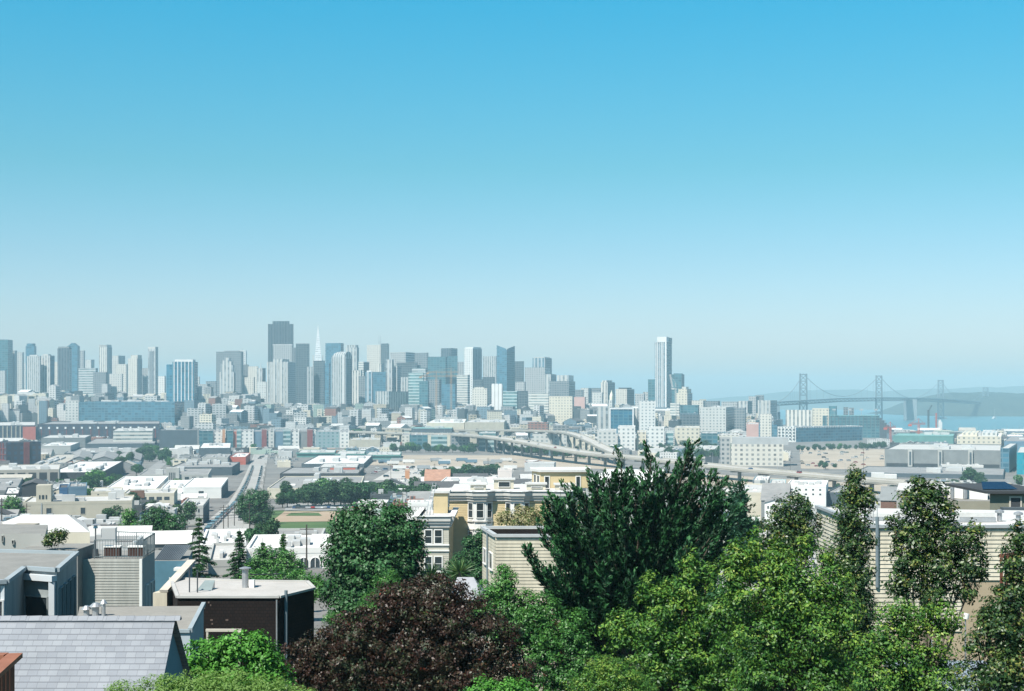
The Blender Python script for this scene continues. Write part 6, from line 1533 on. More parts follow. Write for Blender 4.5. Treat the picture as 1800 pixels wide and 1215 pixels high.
# 2 dark plum tree
B('plum_tree','large dark purple leaved tree spreading across the bottom centre',38,
  [(735,1065,70,46),(690,1080,60,50),(800,1085,70,48),(640,1120,66,50),(740,1135,100,64),(850,1130,66,55),(575,1145,52,42),(530,1165,42,36),(620,1180,80,50),(720,1195,90,50),(820,1190,90,60),(890,1180,48,46),(560,1200,60,36),(775,1040,46,30),(700,1045,34,30),(905,1205,30,34)],
  .082,L_PLUM,22,clump=.24,dens=.62,asp=.62,droop=.5,trunk=.2,inner=.2,jit=.34,up=.0)
# 3 bright shrubs at the bottom left
B('bright_tree','bright green leafy shrub in front of the dark shingled house',31,
  [(370,1150,42,32),(425,1142,44,32),(465,1158,34,30),(345,1180,36,30),(400,1185,60,34),(470,1190,44,34),(452,1128,18,16)],
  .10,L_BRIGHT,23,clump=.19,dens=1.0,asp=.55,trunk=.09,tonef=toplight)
B('pale_tree','pale yellow green fine leaved shrub at the bottom edge below the shingle roof',21,
  [(225,1226,44,30),(290,1218,50,34),(350,1216,52,38),(415,1213,46,36),(470,1220,48,34),(525,1232,38,26)],
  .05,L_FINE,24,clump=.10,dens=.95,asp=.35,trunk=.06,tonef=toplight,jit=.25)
# 5 green shrub before the beige house
B('laurel_tree','mid green pointed shrub standing before the beige weatherboard house',50,
  [(888,1030,24,32),(862,1048,28,28),(905,1070,44,38),(955,1070,26,32),(845,1080,26,26),(930,1110,48,42),(950,1155,46,46),(985,1195,40,40),(895,1105,50,34),(965,1120,36,40),(885,1008,10,16),(1005,1120,34,50),(1020,1165,36,40)],
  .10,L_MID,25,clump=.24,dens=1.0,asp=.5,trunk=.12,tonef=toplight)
B('bright_tree','small bright green shrub at the bottom edge right of the purple tree',26,
  [(850,1224,36,32),(900,1222,40,30),(945,1232,30,22)],.075,L_BRIGHT,26,clump=.14,asp=.5,trunk=.06,tonef=toplight)
B('grassy_tree','yellow green bush with dry tan tips at the bottom centre right',27,
  [(1050,1205,44,40),(1090,1190,46,36),(1020,1222,40,30),(1110,1222,50,40),(1060,1170,34,18)],.055,L_LIG,27,clump=.12,asp=.35,trunk=.06,up=.7,tonef=toplight)
# 7 yellow green masses
B('privet_tree','broad yellow green leafy tree in front of the big cypress',37,
  [(1150,1052,34,30),(1205,1035,34,34),(1120,1100,52,30),(1190,1090,66,46),(1265,1075,56,58),(1150,1150,70,46),(1240,1150,80,60),(1090,1130,30,22),(1215,1000,16,20),(1180,1200,80,40),(1280,1205,80,46),(1075,1110,20,16),(1215,985,9,26),(1176,1030,10,26),(1140,1020,9,18),(1248,1010,12,26),(1098,1085,10,18)],
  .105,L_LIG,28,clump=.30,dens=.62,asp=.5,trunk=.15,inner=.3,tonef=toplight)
B('privet_tree','dense yellow green tree filling the lower right beside the slim dark tree',35,
  [(1330,1045,56,60),(1400,1040,58,56),(1455,1020,40,46),(1345,1120,70,60),(1430,1110,62,66),(1310,985,34,40),(1370,1000,40,44),(1360,1195,80,50),(1450,1190,70,56),(1480,1080,34,50),(1290,1010,26,34),(1292,975,10,30),(1325,950,11,28),(1362,968,10,26),(1418,965,10,30),(1450,978,11,30)],
  .10,L_LIG,29,clump=.30,dens=.62,asp=.5,trunk=.15,inner=.3,tonef=toplight)
B('olive_tree','brown tinged green tree behind the yellow green trees on the right',46,
  [(1392,905,36,34),(1370,935,34,36),(1415,935,30,40),(1390,970,46,44),(1350,965,24,28),(1402,878,16,16)],
  .12,L_OLIVE,30,clump=.25,dens=.85,asp=.5,trunk=.14)
B('slim_tree','tall slim dark tree before the left end of the pale weatherboard building',41,
  [(1503,838,13,24),(1500,868,26,26),(1522,880,22,22),(1494,905,30,34),(1505,945,36,38),(1490,985,36,44),(1508,1010,30,46),(1492,1060,40,48),(1515,1085,30,40),(1495,1120,50,40)],
  .105,L_OLIVE,31,clump=.21,dens=.9,asp=.5,trunk=.13)
B('slim_tree','tall open branched tree with side sprays against the pale weatherboard wall',34,
  [(1620,856,26,20),(1608,880,30,24),(1645,872,26,26),(1622,910,36,28),(1660,900,22,20),(1572,918,13,17),(1583,950,16,18),(1610,945,34,34),(1660,945,34,34),(1708,950,28,36),(1692,985,34,34),(1600,985,36,36),(1650,990,40,36),(1720,1000,20,24),(1590,1025,34,32),(1645,1040,36,34),(1700,1040,24,22)],
  .10,L_OLIVE,32,clump=.19,dens=.86,asp=.52,trunk=.10,open_=.13,bark=M_BARKP)
B('privet_tree','leafy olive tree at the foot of the open branched tree',32,
  [(1590,1085,46,40),(1640,1100,44,46),(1560,1130,52,44),(1620,1160,66,44),(1550,1190,60,46),(1640,1205,60,36),(1530,1150,36,36),(1600,1215,70,30)],
  .09,L_LIG,33,clump=.30,dens=.62,asp=.5,trunk=.12,tonef=toplight)
B('olive_tree','dark leafed tree cut by the right edge of the photo',31,
  [(1796,945,20,28),(1786,985,30,38),(1795,1040,46,46),(1765,1065,34,38),(1755,1110,44,42),(1790,1110,50,50),(1735,1085,20,20),(1765,1165,60,46),(1790,1210,60,40),(1715,1130,24,24),(1715,1195,40,34)],
  .09,L_OLIVE,34,clump=.2,dens=.8,asp=.52,trunk=.11,open_=.08)
B('laurel_tree','dark shaded evergreen under the right side of the big cypress',60,[(1150,1095,60,50),(1215,1070,50,44),(1262,1045,34,34),(1110,1130,50,40),(1190,1125,60,40),(1235,1025,30,26)],.14,L_CYP,39,clump=.3,asp=.4,trunk=.1)
B('olive_tree','dark shaded tree behind the yellow green trees at the lower right',42,[(1225,1130,100,64),(1345,1130,100,76),(1445,1120,76,70),(1300,1190,150,50),(1470,1180,80,56),(1250,1080,46,36),(1390,1060,70,50)],.13,L_DKGREEN,40,clump=.34,asp=.55,trunk=.14,up=.2)  # added foliage layer that darkens the gaps in the crowns before it
# terrace shrubs
B('oleander_bush','cream flowering shrub on the terrace behind the sunken roof, left of two',93,[(890,912,20,15),(915,918,26,12)],.16,L_OLE,35,clump=.3,asp=.5,trunk=.05,base=60.5)
B('oleander_bush','pale flowering shrub on the terrace behind the sunken roof, right of two',94,[(945,915,26,14),(918,900,14,12),(930,905,22,15)],.16,L_OLE,36,clump=.3,asp=.5,trunk=.05,base=60.5)
B('laurel_tree','dark green shrub between the bay windowed fronts and the beige weatherboard house',130,[(830,965,20,24),(815,995,30,26),(838,1000,22,34),(800,1015,30,22),(845,950,10,22)],.20,L_DKGREEN,37,clump=.42,asp=.6,trunk=.1)
B('roof_shrub','drooping roof garden shrub above the plain pale stucco wall',84,[(97,945,18,12),(86,952,10,9),(110,938,10,8)],.16,L_OLIVE,38,clump=.3,trunk=.04,base=60)

# palms: rosettes of stiff blades
M_PALM=leafmat('palm_blade',[(0,(.02,.07,.02)),(.6,(.05,.13,.03)),(1,(.14,.20,.06))],.2,.45,.4)
def palm(label,px,py,D,r,seed):
    rs=np.random.RandomState(seed); c=np.array([kray(px)*D,D,zat(py,D)]); g=ground(c[0],D)
    o=empty('yucca_palm',(c[0],D,g)); tag(o,label,'palm','spiky palms below the beige bay front')
    q=MB(); q.tube((0,0,-.3),(0,0,c[2]-g),.12,.10,0,8); q.build('trunk',M_BARKP,o)
    n=170; d=unit(rs.normal(size=(n,3))+np.array([0,0,.35])); L=r*rs.uniform(.7,1.1,n)
    P=c+d*L[:,None]*.5; nr=unit(np.cross(d,rs.normal(size=(n,3))))
    leaf_obj('crown',P,nr,d,L,np.full(n,.09),rs.rand(n),M_PALM,o,(c[0],D,g))
palm('spiky yucca palm below the beige bay front, left of two',757,1014,110,1.25,1)
palm('spiky yucca palm below the beige bay front, right of two',808,1006,112,1.45,2)

# 4 big cypress: fan of rising limbs carrying plumes of scale foliage
def sprays(name,label,cat,D,base,tips,seed,m,plume=.95,needle=.17,group=None,trunk=.32,per=15,droop=0.0,npl=54,spread=.65,wid=.20):
    rs=np.random.RandomState(seed); rr=random.Random(seed)
    b0=np.array([kray(base[0])*D,D,zat(base[1],D)]); g=min(ground(b0[0],D),b0[2]-1)
    o=empty(name,(b0[0],D,g)); tag(o,label,cat,group); org=np.array([b0[0],D,g])
    q=MB(); q.tube((0,0,-.3),tuple(b0-org),trunk,trunk*.85,0,9)
    P=[];Nn=[];A=[];T=[]
    for (tx,ty,off_,st) in tips:
        Dt=D+off_; tip=np.array([kray(tx)*Dt,Dt,zat(ty,Dt)])
        root=b0+np.array([ (tip[0]-b0[0])*.12, off_*.1, (tip[2]-b0[2])*st])
        root[2]=max(root[2],b0[2]-.2)
        L=np.linalg.norm(tip-root); bend=np.array([0,0,-.16*L])
        mid=(root+tip)/2+bend
        pts=[(1-t)**2*root+2*t*(1-t)*mid+t*t*tip for t in np.linspace(0,1,9)]
        for i in range(8): q.tube(tuple(pts[i]-org),tuple(pts[i+1]-org),.075*(1-i/9)+.012,.075*(1-(i+1)/9)+.012,0,5)
        ns=int(per*L/3.0)+5
        for j in range(ns):
            t=.22+.78*(j+rs.rand())/ns; c=(1-t)**2*root+2*t*(1-t)*mid+t*t*tip
            tan=2*(1-t)*(mid-root)+2*t*(tip-mid); tan/=np.linalg.norm(tan)
            side=rs.normal(size=3); side-=tan*np.dot(side,tan); side/=np.linalg.norm(side); side[2]=abs(side[2])*.6-droop
            dr=tan*.9+side*spread; dr/=np.linalg.norm(dr); pl=plume*rs.uniform(.55,1.1)*(1.15-.55*t)
            n=int(npl*pl/plume)+8; u=rs.rand(n)
            w=wid*plume*np.sin(np.pi*np.clip(u*.85+.12,0,1))
            off=rs.normal(size=(n,3))*w[:,None]*.6
            pos=c+dr*(u*pl)[:,None]+off-np.array([0,0,1])*(droop*(u*pl)**2)[:,None]*.6
            ax=unit(dr+off/(w[:,None]+.02)*.30+rs.normal(size=(n,3))*.16)
            nr=unit(np.cross(ax,rs.normal(size=(n,3)))+np.array([0,0,.5]))
            P.append(pos);A.append(ax);Nn.append(nr);T.append(np.clip(.35*rs.rand()-.1+.6*u**1.5+.25*rs.rand(n)-.08,0,1))  # tone rises along each plume, painting highlights on its tips
    q.build('trunk',M_BARK,o)
    P=np.concatenate(P);A=np.concatenate(A);Nn=unit(np.concatenate(Nn));T=np.concatenate(T); n=len(P)
    ln=needle*rs.uniform(.7,1.3,n); leaf_obj('crown',P,Nn,A,ln,ln*.34,T,m,o,tuple(org))
    global tot; tot+=n
    return o
tips=[]
rs_=random.Random(44)
outline=[(922,966),(935,990),(955,1000),(950,930),(962,905),(985,885),(1000,868),(1025,875),(1040,850),(1060,842),(1080,850),(1092,815),(1100,838),(1120,845),(1145,806),(1150,830),(1165,838),(1190,835),(1206,800),(1214,786),(1222,812),(1232,835),(1250,845),(1262,858),(1270,862),(1280,880),(1285,905),(1278,930),(1270,955),(1265,985),(960,1040),(985,1075),(1000,1105),(1250,1010),(1220,1040),(1020,1125),(1050,1140),(1085,1120),(1120,1130),(1150,1110),(1000,1080),(1180,1085),(1060,1095)]
for x,y in outline: tips.append((x,y,rs_.uniform(-1.2,1.2),.12 if y>900 else rs_.uniform(.2,.45)))
for i in range(95):      # limbs through the body of the crown, towards and away from the viewer
    a=rs_.uniform(0,1); x=lerp(960,1265,a); top=870-40*math.sin(math.pi*a); y=rs_.uniform(top,1065 if a<.75 else 990)
    tips.append((x,y,rs_.choice((-1,1))*rs_.uniform(.6,2.6),rs_.uniform(.08,.5)))
sprays('cypress_tree','big dark green cypress with upswept feathery limbs right of centre','tree',54,(1105,1180),tips,51,L_CYP,plume=1.25,needle=.19,per=8,npl=95,spread=.5,wid=.115)
ct=[(1303,850,0,.9)]+[(1303+rs_.uniform(-1,1)*lerp(8,44,(y-860)/140),y,rs_.uniform(-1.5,1.5),.0+.85*(1010-y)/160) for y in [rs_.uniform(862,1005) for _ in range(46)]]
sprays('cedar_tree','blue green drooping cedar behind the right flank of the big cypress','tree',74,(1306,1020),ct,52,L_CEDAR,plume=1.0,needle=.2,per=9,droop=.55,trunk=.2,npl=50)
# firs beside the street
def fir(label,px,ytop,ybase,D,halfw,seed,sparse=1.0,tone=L_MID,group=None):
    rs=np.random.RandomState(seed); x=kray(px)*D; g=ground(x,D); zt=zat(ytop,D); zb=zat(ybase,D); H=zt-zb
    o=empty('fir_tree',(x,D,g)); tag(o,label,'tree',group); q=MB(); q.tube((0,0,-.3),(0,0,zt-g),.16,.02,0,7); org=np.array([x,D,g])
    P=[];Nn=[];A=[]
    tiers=int(H/.34*sparse)
    for i in range(tiers):
        t=(i+.3)/tiers; z=zt-H*t; R_=halfw/F*D*(t**.8)*rs.uniform(.75,1.15)
        for k in range(rs.randint(4,7)):
            a=rs.uniform(0,6.283); d=np.array([math.cos(a),math.sin(a),.0]); Lb=R_*rs.uniform(.6,1.1)
            if Lb<.1: continue
            tipz=-.22*Lb
            q.tube((0,0,z-g),tuple(d*Lb+np.array([0,0,z-g+tipz])),.025,.008,0,4,False)
            n=int(70*Lb/1.0)+16; u=rs.rand(n)**.8
            pos=np.array([x,D,z])+d*(u*Lb)[:,None]+np.array([0,0,1])*(tipz*u**1.5)[:,None]+rs.normal(size=(n,3))*np.array([.10,.10,.06])
            ax=unit(d+rs.normal(size=(n,3))*.55); nr=unit(np.array([0,0,1.])+rs.normal(size=(n,3))*.5)
            P.append(pos);A.append(ax);Nn.append(nr)
    q.build('trunk',M_BARK,o); P=np.concatenate(P);A=np.concatenate(A);Nn=np.concatenate(Nn);n=len(P); ln=rs.uniform(.18,.36,n)
    leaf_obj('crown',P,Nn,A,ln,ln*.35,rs.rand(n),tone,o,tuple(org)); global tot; tot+=n
fir('open tiered fir tree standing left of the sloping street',350,903,1030,140,40,61,.8,L_DKGREEN)
fir('dark slender fir tree right of the sloping street',421,930,1020,150,30,62,1.2,L_DKGREEN)
fir('slim bare topped fir above the green garden trees',498,935,985,158,13,63,1.2,L_MID)
fir('thin dark spire tree rising from the garden trees',462,945,1000,150,10,64,1.2,L_DKGREEN)
fir('small dark fir beside the white stucco building on the right',1420,872,910,400,14,65,1.2,L_DKGREEN)
B('garden_tree','leafy green tree left of the long white building',150,[(470,985,28,26),(500,990,24,26),(455,1000,24,20),(520,1000,16,18)],.26,L_MID,66,clump=.55,asp=.55,trunk=.14)
B('garden_tree','low yellow green trees behind the dark shingled house',96,[(480,1022,40,20),(530,1020,30,20),(560,1035,30,24),(450,1018,24,16)],.18,L_MID,67,clump=.38,asp=.5,trunk=.1,tonef=toplight)
B('garden_tree','dark broad tree behind the railed deck, right of two',240,[(275,915,30,24),(300,930,28,28),(262,935,30,24),(290,960,26,16)],.36,L_DKGREEN,68,clump=.75,asp=.6,trunk=.22)
B('garden_tree','pointed dark tree behind the railed deck, left of two',250,[(228,908,13,16),(225,930,20,20),(232,950,24,16)],.36,L_MID,69,clump=.7,asp=.6,trunk=.2)
B('garden_tree','big dark street tree at the corner of the ball field',520,[(445,880,26,20),(430,895,16,18),(465,900,14,18),(450,908,26,12),(462,872,14,12)],.6,L_DKGREEN,70,clump=1.3,asp=.6,trunk=.35)
B('garden_tree','dark tree clump at the left edge below the raised ramp',520,[(22,890,18,18),(34,900,10,12),(8,905,12,14)],.6,L_MID,71,clump=1.2,asp=.6,trunk=.3)
B('garden_tree','blue green tree at the left foot of the round glossy tree',60,[(590,1090,22,16),(655,1075,30,36),(680,1040,26,44)],.09,L_MID,72,clump=.22,asp=.4,trunk=.08)
print('LEAVES',tot)

# ------------------------------------------------------------------ small trees of the middle distance: a few kinds, copied
def small_tree(seed,m,h=7.0,w=6.0,nm='street_tree'):
    rs=np.random.RandomState(seed); o=empty(nm,(0,0,-500)); q=MB(); q.tube((0,0,-.3),(0,0,h*.5),.2,.13,0,6)
    P=[];Nn=[]
    for _ in range(7):
        c=np.array([rs.uniform(-.28,.28)*w,rs.uniform(-.28,.28)*w,h*rs.uniform(.30,.80)]); q.tube((0,0,h*.2),tuple(c),.09,.03,0,4,False)
        r=w*rs.uniform(.24,.36); d=unit(rs.normal(size=(190,3))); P.append(c+d*r*rs.uniform(.6,1.05,(190,1))*np.array([1,1,.8])); Nn.append(unit(d*.6+np.array([0,0,.5])+rs.normal(size=d.shape)*.45))
    q.build('trunk',M_BARK,o); P=np.concatenate(P);Nn=np.concatenate(Nn);n=len(P); ln=rs.uniform(.45,.9,n)
    leaf_obj('crown',P,Nn,rs.normal(size=(n,3)),ln,ln*.7,rs.rand(n),m,o,(0,0,0)); return o
KIND=[small_tree(80+i,(L_BG,L_BG,L_MID,L_DKGREEN)[i%4]) for i in range(6)]
used=[False]*6; tr=random.Random(9); spots=[]
def put_tree(px,D,h,label,group):
    x=kray(px)*D
    if any(math.hypot(x-a,D-b)<h*.33 for a,b in spots): return
    for bx in FB:
        if bx[0]<x<bx[1] and bx[2]<D<bx[3] and pip((x,D),bx[4]): return
    spots.append((x,D)); i=tr.randrange(6); s=h/7.0*tr.uniform(.85,1.15)
    sc=(s*tr.uniform(.85,1.25),s*tr.uniform(.85,1.25),s)
    if not used[i]: used[i]=True; o=KIND[i]; o.location=(x,D,gz(x,D)); o.rotation_euler.z=tr.uniform(0,6.28); o.scale=sc
    else: o=dup(KIND[i],(x,D,gz(x,D)),tr.uniform(0,6.28),sc)
    tag(o,label,'tree',group)
def scatter(n,px0,px1,py0,py1,h,label,group):
    for _ in range(n):
        px=tr.uniform(px0,px1); D=Dg(px,tr.uniform(py0,py1)); put_tree(px,D,h*tr.uniform(.75,1.25),label,group)
def treeline(pts,n,h,label,group,j=3):
    for i in range(n):
        t=i/(n-1)*(len(pts)-1); k=min(int(t),len(pts)-2); px=lerp(pts[k][0],pts[k+1][0],t-k); py=lerp(pts[k][1],pts[k+1][1],t-k)
        D=Dg(px,py); put_tree(px+tr.uniform(-j,j),D+tr.uniform(-4,4),h*tr.uniform(.8,1.2),label,group)
treeline([(497,893),(560,890),(640,889),(700,888),(760,889)],34,11,'round green tree in the row behind the ball field car park','trees in a row behind the ball field car park')
treeline([(505,884),(620,882),(690,878),(757,878)],26,11,'round green tree in the second row behind the ball field','second row of trees behind the ball field')
treeline([(152,872),(175,850),(205,830),(240,808),(262,796)],30,12,'dark street tree along the side street between the warehouses','trees lining the side street between warehouses',2)
treeline([(108,868),(150,862),(188,856)],8,10,'green tree in front of the dark walled white roofed warehouse','trees before the dark walled warehouse')
treeline([(140,746),(200,746),(260,746),(300,748),(330,748)],26,15,'green tree along the foot of the long low blue building','trees along the long blue building')
treeline([(10,742),(60,741),(100,744)],10,13,'green tree at the far left behind the brick building','trees at the far left behind the brick building')
scatter(14,262,300,795,815,10,'dark tree in the clump left of the slate walled shed','clump of trees left of the slate walled shed')
treeline([(690,796),(740,795),(790,796),(830,797)],22,11,'green tree along the foot of the teal flats','trees along the foot of the teal flats')
scatter(10,590,640,768,776,14,'green tree in the group above the coloured flats','group of trees above the coloured flats')
treeline([(745,846),(790,843),(830,841),(873,838)],24,9,'dark tree in the belt beside the pale rail yard','belt of trees beside the pale rail yard')
scatter(46,1052,1290,792,810,12,'green tree in the park strip before the right centre flats','park trees before the right centre flats')
scatter(16,1230,1290,772,786,12,'green tree beside the square pale gridded block','trees by the square pale gridded block')
treeline([(1405,794),(1460,792),(1520,790),(1556,788)],20,8,'low green tree in the strip behind the sandy lot','low trees behind the sandy lot')
treeline([(880,795),(930,799),(990,804),(1050,809)],26,10,'added dark tree standing in for shade below the freeway fork','added trees standing in for shade below the freeway fork')  # added trees that darken the space beneath the deck like shade
scatter(6,1700,1800,850,862,11,'dark tree beside the freeway at the right edge','trees beside the freeway at the right edge')
scatter(5,1440,1470,818,826,6,'small round tree on the sandy lot','small trees on the sandy lot')
scatter(10,1540,1700,862,880,9,'green tree below the freeway on the right','trees below the freeway on the right')
scatter(30,300,1250,770,800,8,'green street tree among the middle distance roofs','street trees among the middle distance roofs')
scatter(26,0,700,735,762,10,'hazy green tree among the far low roofs','hazy trees among the far low roofs')
scatter(30,-10,335,800,930,8,'garden tree among the warehouses on the left','garden trees among the left warehouses')
scatter(26,1250,1560,860,935,6,'garden tree among the houses behind the right trees','garden trees among the houses on the right')
scatter(16,640,1050,850,900,7,'garden tree around the white roofed halls in the centre','garden trees around the central white roofs')
scatter(5,440,480,935,1000,6,'small garden tree below the ball field','small garden trees below the ball field')
for i in range(6):
    if not used[i]:
        for ch in list(KIND[i].children): bpy.data.objects.remove(ch)
        bpy.data.objects.remove(KIND[i])

# ------------------------------------------------------------------ planted slope under the trees
M_SLOPE=stone('hillside_soil',(.035,.04,.022),(.085,.08,.045),.25)
sl_=grid_sheet('hillside',[-60+4*i for i in range(40)],[4+4*i for i in range(34)],lambda x,y:ground(x,y)+.15,M_SLOPE); tag(sl_,'dark planted hillside below the camera','ground',kind='structure')
sl_=grid_sheet('hillside',[-60+10*i for i in range(30)],[136+10*i for i in range(32)],lambda x,y:ground(x,y)+(.15 if x>-.0*y else -3),M_SLOPE); tag(sl_,'planted slope between the near houses and the flat city','ground',kind='structure')
def undergrowth():
    rs=np.random.RandomState(77); P=[];Nn=[]
    for _ in range(900):
        D=rs.uniform(22,120); px=rs.uniform(570,1830); x=kray(px)*D; g=ground(x,D); top=rs.uniform(.6,1.8); n=150
        c=np.array([x,D,g+top*.5]); o=unit(rs.normal(size=(n,3)))*rs.rand(n,1)**.4
        P.append(c+o*np.array([1.1,1.1,top*.6])); Nn.append(unit(o*.5+np.array([0,0,.6])+rs.normal(size=(n,3))*.45))
    P=np.concatenate(P);Nn=np.concatenate(Nn);n=len(P); ln=rs.uniform(.12,.26,n)
    o=leaf_obj('undergrowth',P,Nn,rs.normal(size=(n,3)),ln,ln*.6,rs.rand(n),L_DKGREEN,None,(0,0,0)); tag(o,'dark green undergrowth covering the slope beneath the trees','undergrowth',kind='stuff')
undergrowth()
# ------------------------------------------------------------------ cars
M_TYRE=mat('tyre_rubber',(.02,.02,.02),.9,0); M_CGL=mat('car_glass',(.02,.03,.035),.1,0,spec=.7)
PAINT={'white':(.62,.62,.61),'silver':(.36,.37,.38),'dark grey':(.07,.075,.08),'black':(.015,.015,.017),'red':(.32,.03,.025),'blue':(.04,.09,.20),'tan':(.30,.26,.19),'green':(.05,.11,.08)}
PM={k:mat('car_paint_'+k.replace(' ','_'),c,.3,0,spec=.6) for k,c in PAINT.items()}
def car_mesh(kind):
    q=MB(); L,W_,H1,H2=(4.5,1.8,.85,1.45) if kind=='saloon' else (4.8,1.9,1.0,1.85) if kind=='van' else (4.0,1.72,.85,1.5)
    prof={'saloon':[(-2.25,.35),(-2.25,.75),(-1.35,.92),(-.75,1.42),(.75,1.45),(1.45,.98),(2.2,.92),(2.25,.4)],'van':[(-2.4,.4),(-2.4,.9),(-1.75,1.05),(-1.05,1.82),(2.3,1.86),(2.4,1.0),(2.4,.4)],'hatch':[(-2.0,.35),(-2.0,.75),(-1.25,.92),(-.6,1.46),(1.2,1.5),(1.9,.95),(2.0,.4)]}[kind]
    w=W_/2; n=len(prof)
    ins=lambda z:w-(max(0,z-.9)*.22)
    for i in range(n-1):
        (a,za),(b,zb)=prof[i],prof[i+1]; gl=1 if (za>.88 and zb>1.3) or (zb>.9 and za>1.4 and abs(zb-za)>.2) else 0
        q.quad([(a,-ins(za),za),(a,ins(za),za),(b,ins(zb),zb),(b,-ins(zb),zb)][::-1],gl)
    q.quad([(p[0],-ins(p[1]),p[1]) for p in prof][::-1],0); q.quad([(p[0],ins(p[1]),p[1]) for p in prof],0)
    top=[p for p in prof if p[1]>.88]; zlo=.98
    x0,x1=min(p[0] for p in top)+.35,max(p[0] for p in top)-.35; zt=max(p[1] for p in top)-.12
    for sg in (-1,1):
        q.quad([(x0,sg*(ins(zlo)+.012),zlo),(x1,sg*(ins(zlo)+.012),zlo),(x1-.35,sg*(ins(zt)+.012),zt),(x0+.45,sg*(ins(zt)+.012),zt)][::(-1 if sg<0 else 1)][::-1],1)
        for x in (-L*.31,L*.31): q.tube((x,sg*(w-.2),.33),(x,sg*(w+.01),.33),.33,.33,2,10)
    q.box(-L*.49,L*.49,-w*.96,w*.96,.22,.36,2)
    return q
CARS={}
def car_proto(kind,col):
    if (kind,col) not in CARS:
        o=car_mesh(kind).build('parked_car',[PM[col],M_CGL,M_TYRE],None,(0,0,-600)); CARS[(kind,col)]=o.data; bpy.data.objects.remove(o)
    return CARS[(kind,col)]
cr=random.Random(5); CL=['white']*9+['silver']*8+['dark grey']*4+['black']*3+['red']*2+['blue']*2+['tan','green']
carn=[]
FAR=MB(); FARM=[]
def car(x,y,z,rz,where,group,name='parked_car',slope=0.0,col=None):
    kind=cr.choice(['saloon','saloon','hatch','van']); col=col or cr.choice(CL)
    if name=='parked_car' and len(carn)>=278:
        q=car_mesh(kind); ms=[PM[col],M_CGL,M_TYRE]; mi=[]
        for m_ in ms:
            if m_ not in FARM: FARM.append(m_)
            mi.append(FARM.index(m_))
        c,s=math.cos(rz),math.sin(rz); b=len(FAR.v)
        FAR.v+=[(x+a*c-d*s,y+a*s+d*c,z+e) for a,d,e in q.v]; FAR.f+=[tuple(i+b for i in f) for f in q.f]; FAR.m+=[mi[k] for k in q.m]; FAR.uv+=q.uv
        return
    o=link(name,car_proto(kind,col),None,(x,y,z),rz); o.rotation_euler=(0,slope,rz)
    nm={'saloon':'saloon car','hatch':'hatchback','van':'van'}[kind]
    tag(o,f'{col} {nm} {where}','car',group.replace('cars',f'{col} {nm}s')); carn.append(o)
def along_line(pts,offset,gap,where,group,skip=.12,a=0,b=1e9):
    P=[Vector((x,y,0)) for x,y in pts]; acc=0
    for p,r in zip(P,P[1:]):
        L=(r-p).length; t=(r-p)/L; n=Vector((t.y,-t.x,0)); k=int(L/gap)
        for i in range(k):
            c=p+t*(i+.5)*gap+n*offset
            if not(a<c.y<b) or cr.random()<skip: continue
            z=gz(c.x,c.y); zb=gz(c.x+t.x,c.y+t.y)
            car(c.x,c.y,z+.22,math.atan2(t.y,t.x)+(math.pi if cr.random()<.5 else 0),where,group)
along_line(STREET,-4.2,5.6,'parked along the left kerb of the sloping street','cars along the left kerb of the sloping street',.08,440,1350)
along_line(STREET,4.2,5.8,'parked along the right kerb of the sloping street','cars along the right kerb of the sloping street',.3,560,1350)
along_line(STREET2,4.6,5.8,'parked along the tree lined side street','cars along the tree lined side street',.15,640,1200)
def lot(n,px0,px1,py0,py1,where,group,rz=0.0):
    used_=[]
    for _ in range(n*3):
        if len(used_)>=n: break
        px=cr.uniform(px0,px1); D=Dg(px,cr.uniform(py0,py1)); x=kray(px)*D
        if any(math.hypot(x-a,D-b)<4.5 for a,b in used_): continue
        bad=False
        for bx in FB:
            if bx[0]<x<bx[1] and bx[2]<D<bx[3] and pip((x,D),bx[4]): bad=True
        if bad or overlaps(x,D,1.5): continue
        used_.append((x,D)); car(x,D,gz(x,D)+.3,rz+cr.choice((0,math.pi))+cr.uniform(-.1,.1),where,group)
for i in range(22):
    px=513+i*5.4; D=Dg(px,895); x=kray(px)*D; 
    if cr.random()<.9: car(x,D,gz(x,D)+.36,R(90)+cr.uniform(-.04,.04),'parked in the row beyond the ball field','cars parked in the row beyond the ball field',col='red' if i==20 else None)
lot(48,655,900,822,842,'on the pale rail yard','cars on the pale rail yard',.15)
lot(40,1408,1552,790,823,'on the sandy lot beside the long grey hall','cars on the sandy lot',.2)
lot(24,455,525,797,812,'in the crowded lot above the street','cars in the crowded lot above the street',.3)
lot(16,620,1000,806,818,'on the sandy strip under the freeway','cars on the sandy strip under the freeway',.1)
if FAR.v: tag(FAR.build('distant_cars',FARM),'far mass of parked cars in the yards of the flat city','cars',kind='stuff')
# freeway traffic
def traffic(L,lanes,step,where,group):
    acc=0
    for p,r in zip(L,L[1:]):
        acc+=(r-p).length
        if acc>step:
            acc=cr.uniform(-step*.5,0); t=(r-p); t.z=0; t.normalize(); n=Vector((t.y,-t.x,0)); q=p+n*cr.choice(lanes)
            car(q.x,q.y,p.z+.06,math.atan2(t.y,t.x),where,group,name='moving_car')
traffic(FW1,(-6,-2.5,2.5,6),42,'driving on the long freeway viaduct','cars on the freeway viaduct')
traffic(FW2,(-3,2.5),70,'driving on the upper freeway ramp','cars on the upper freeway ramp')
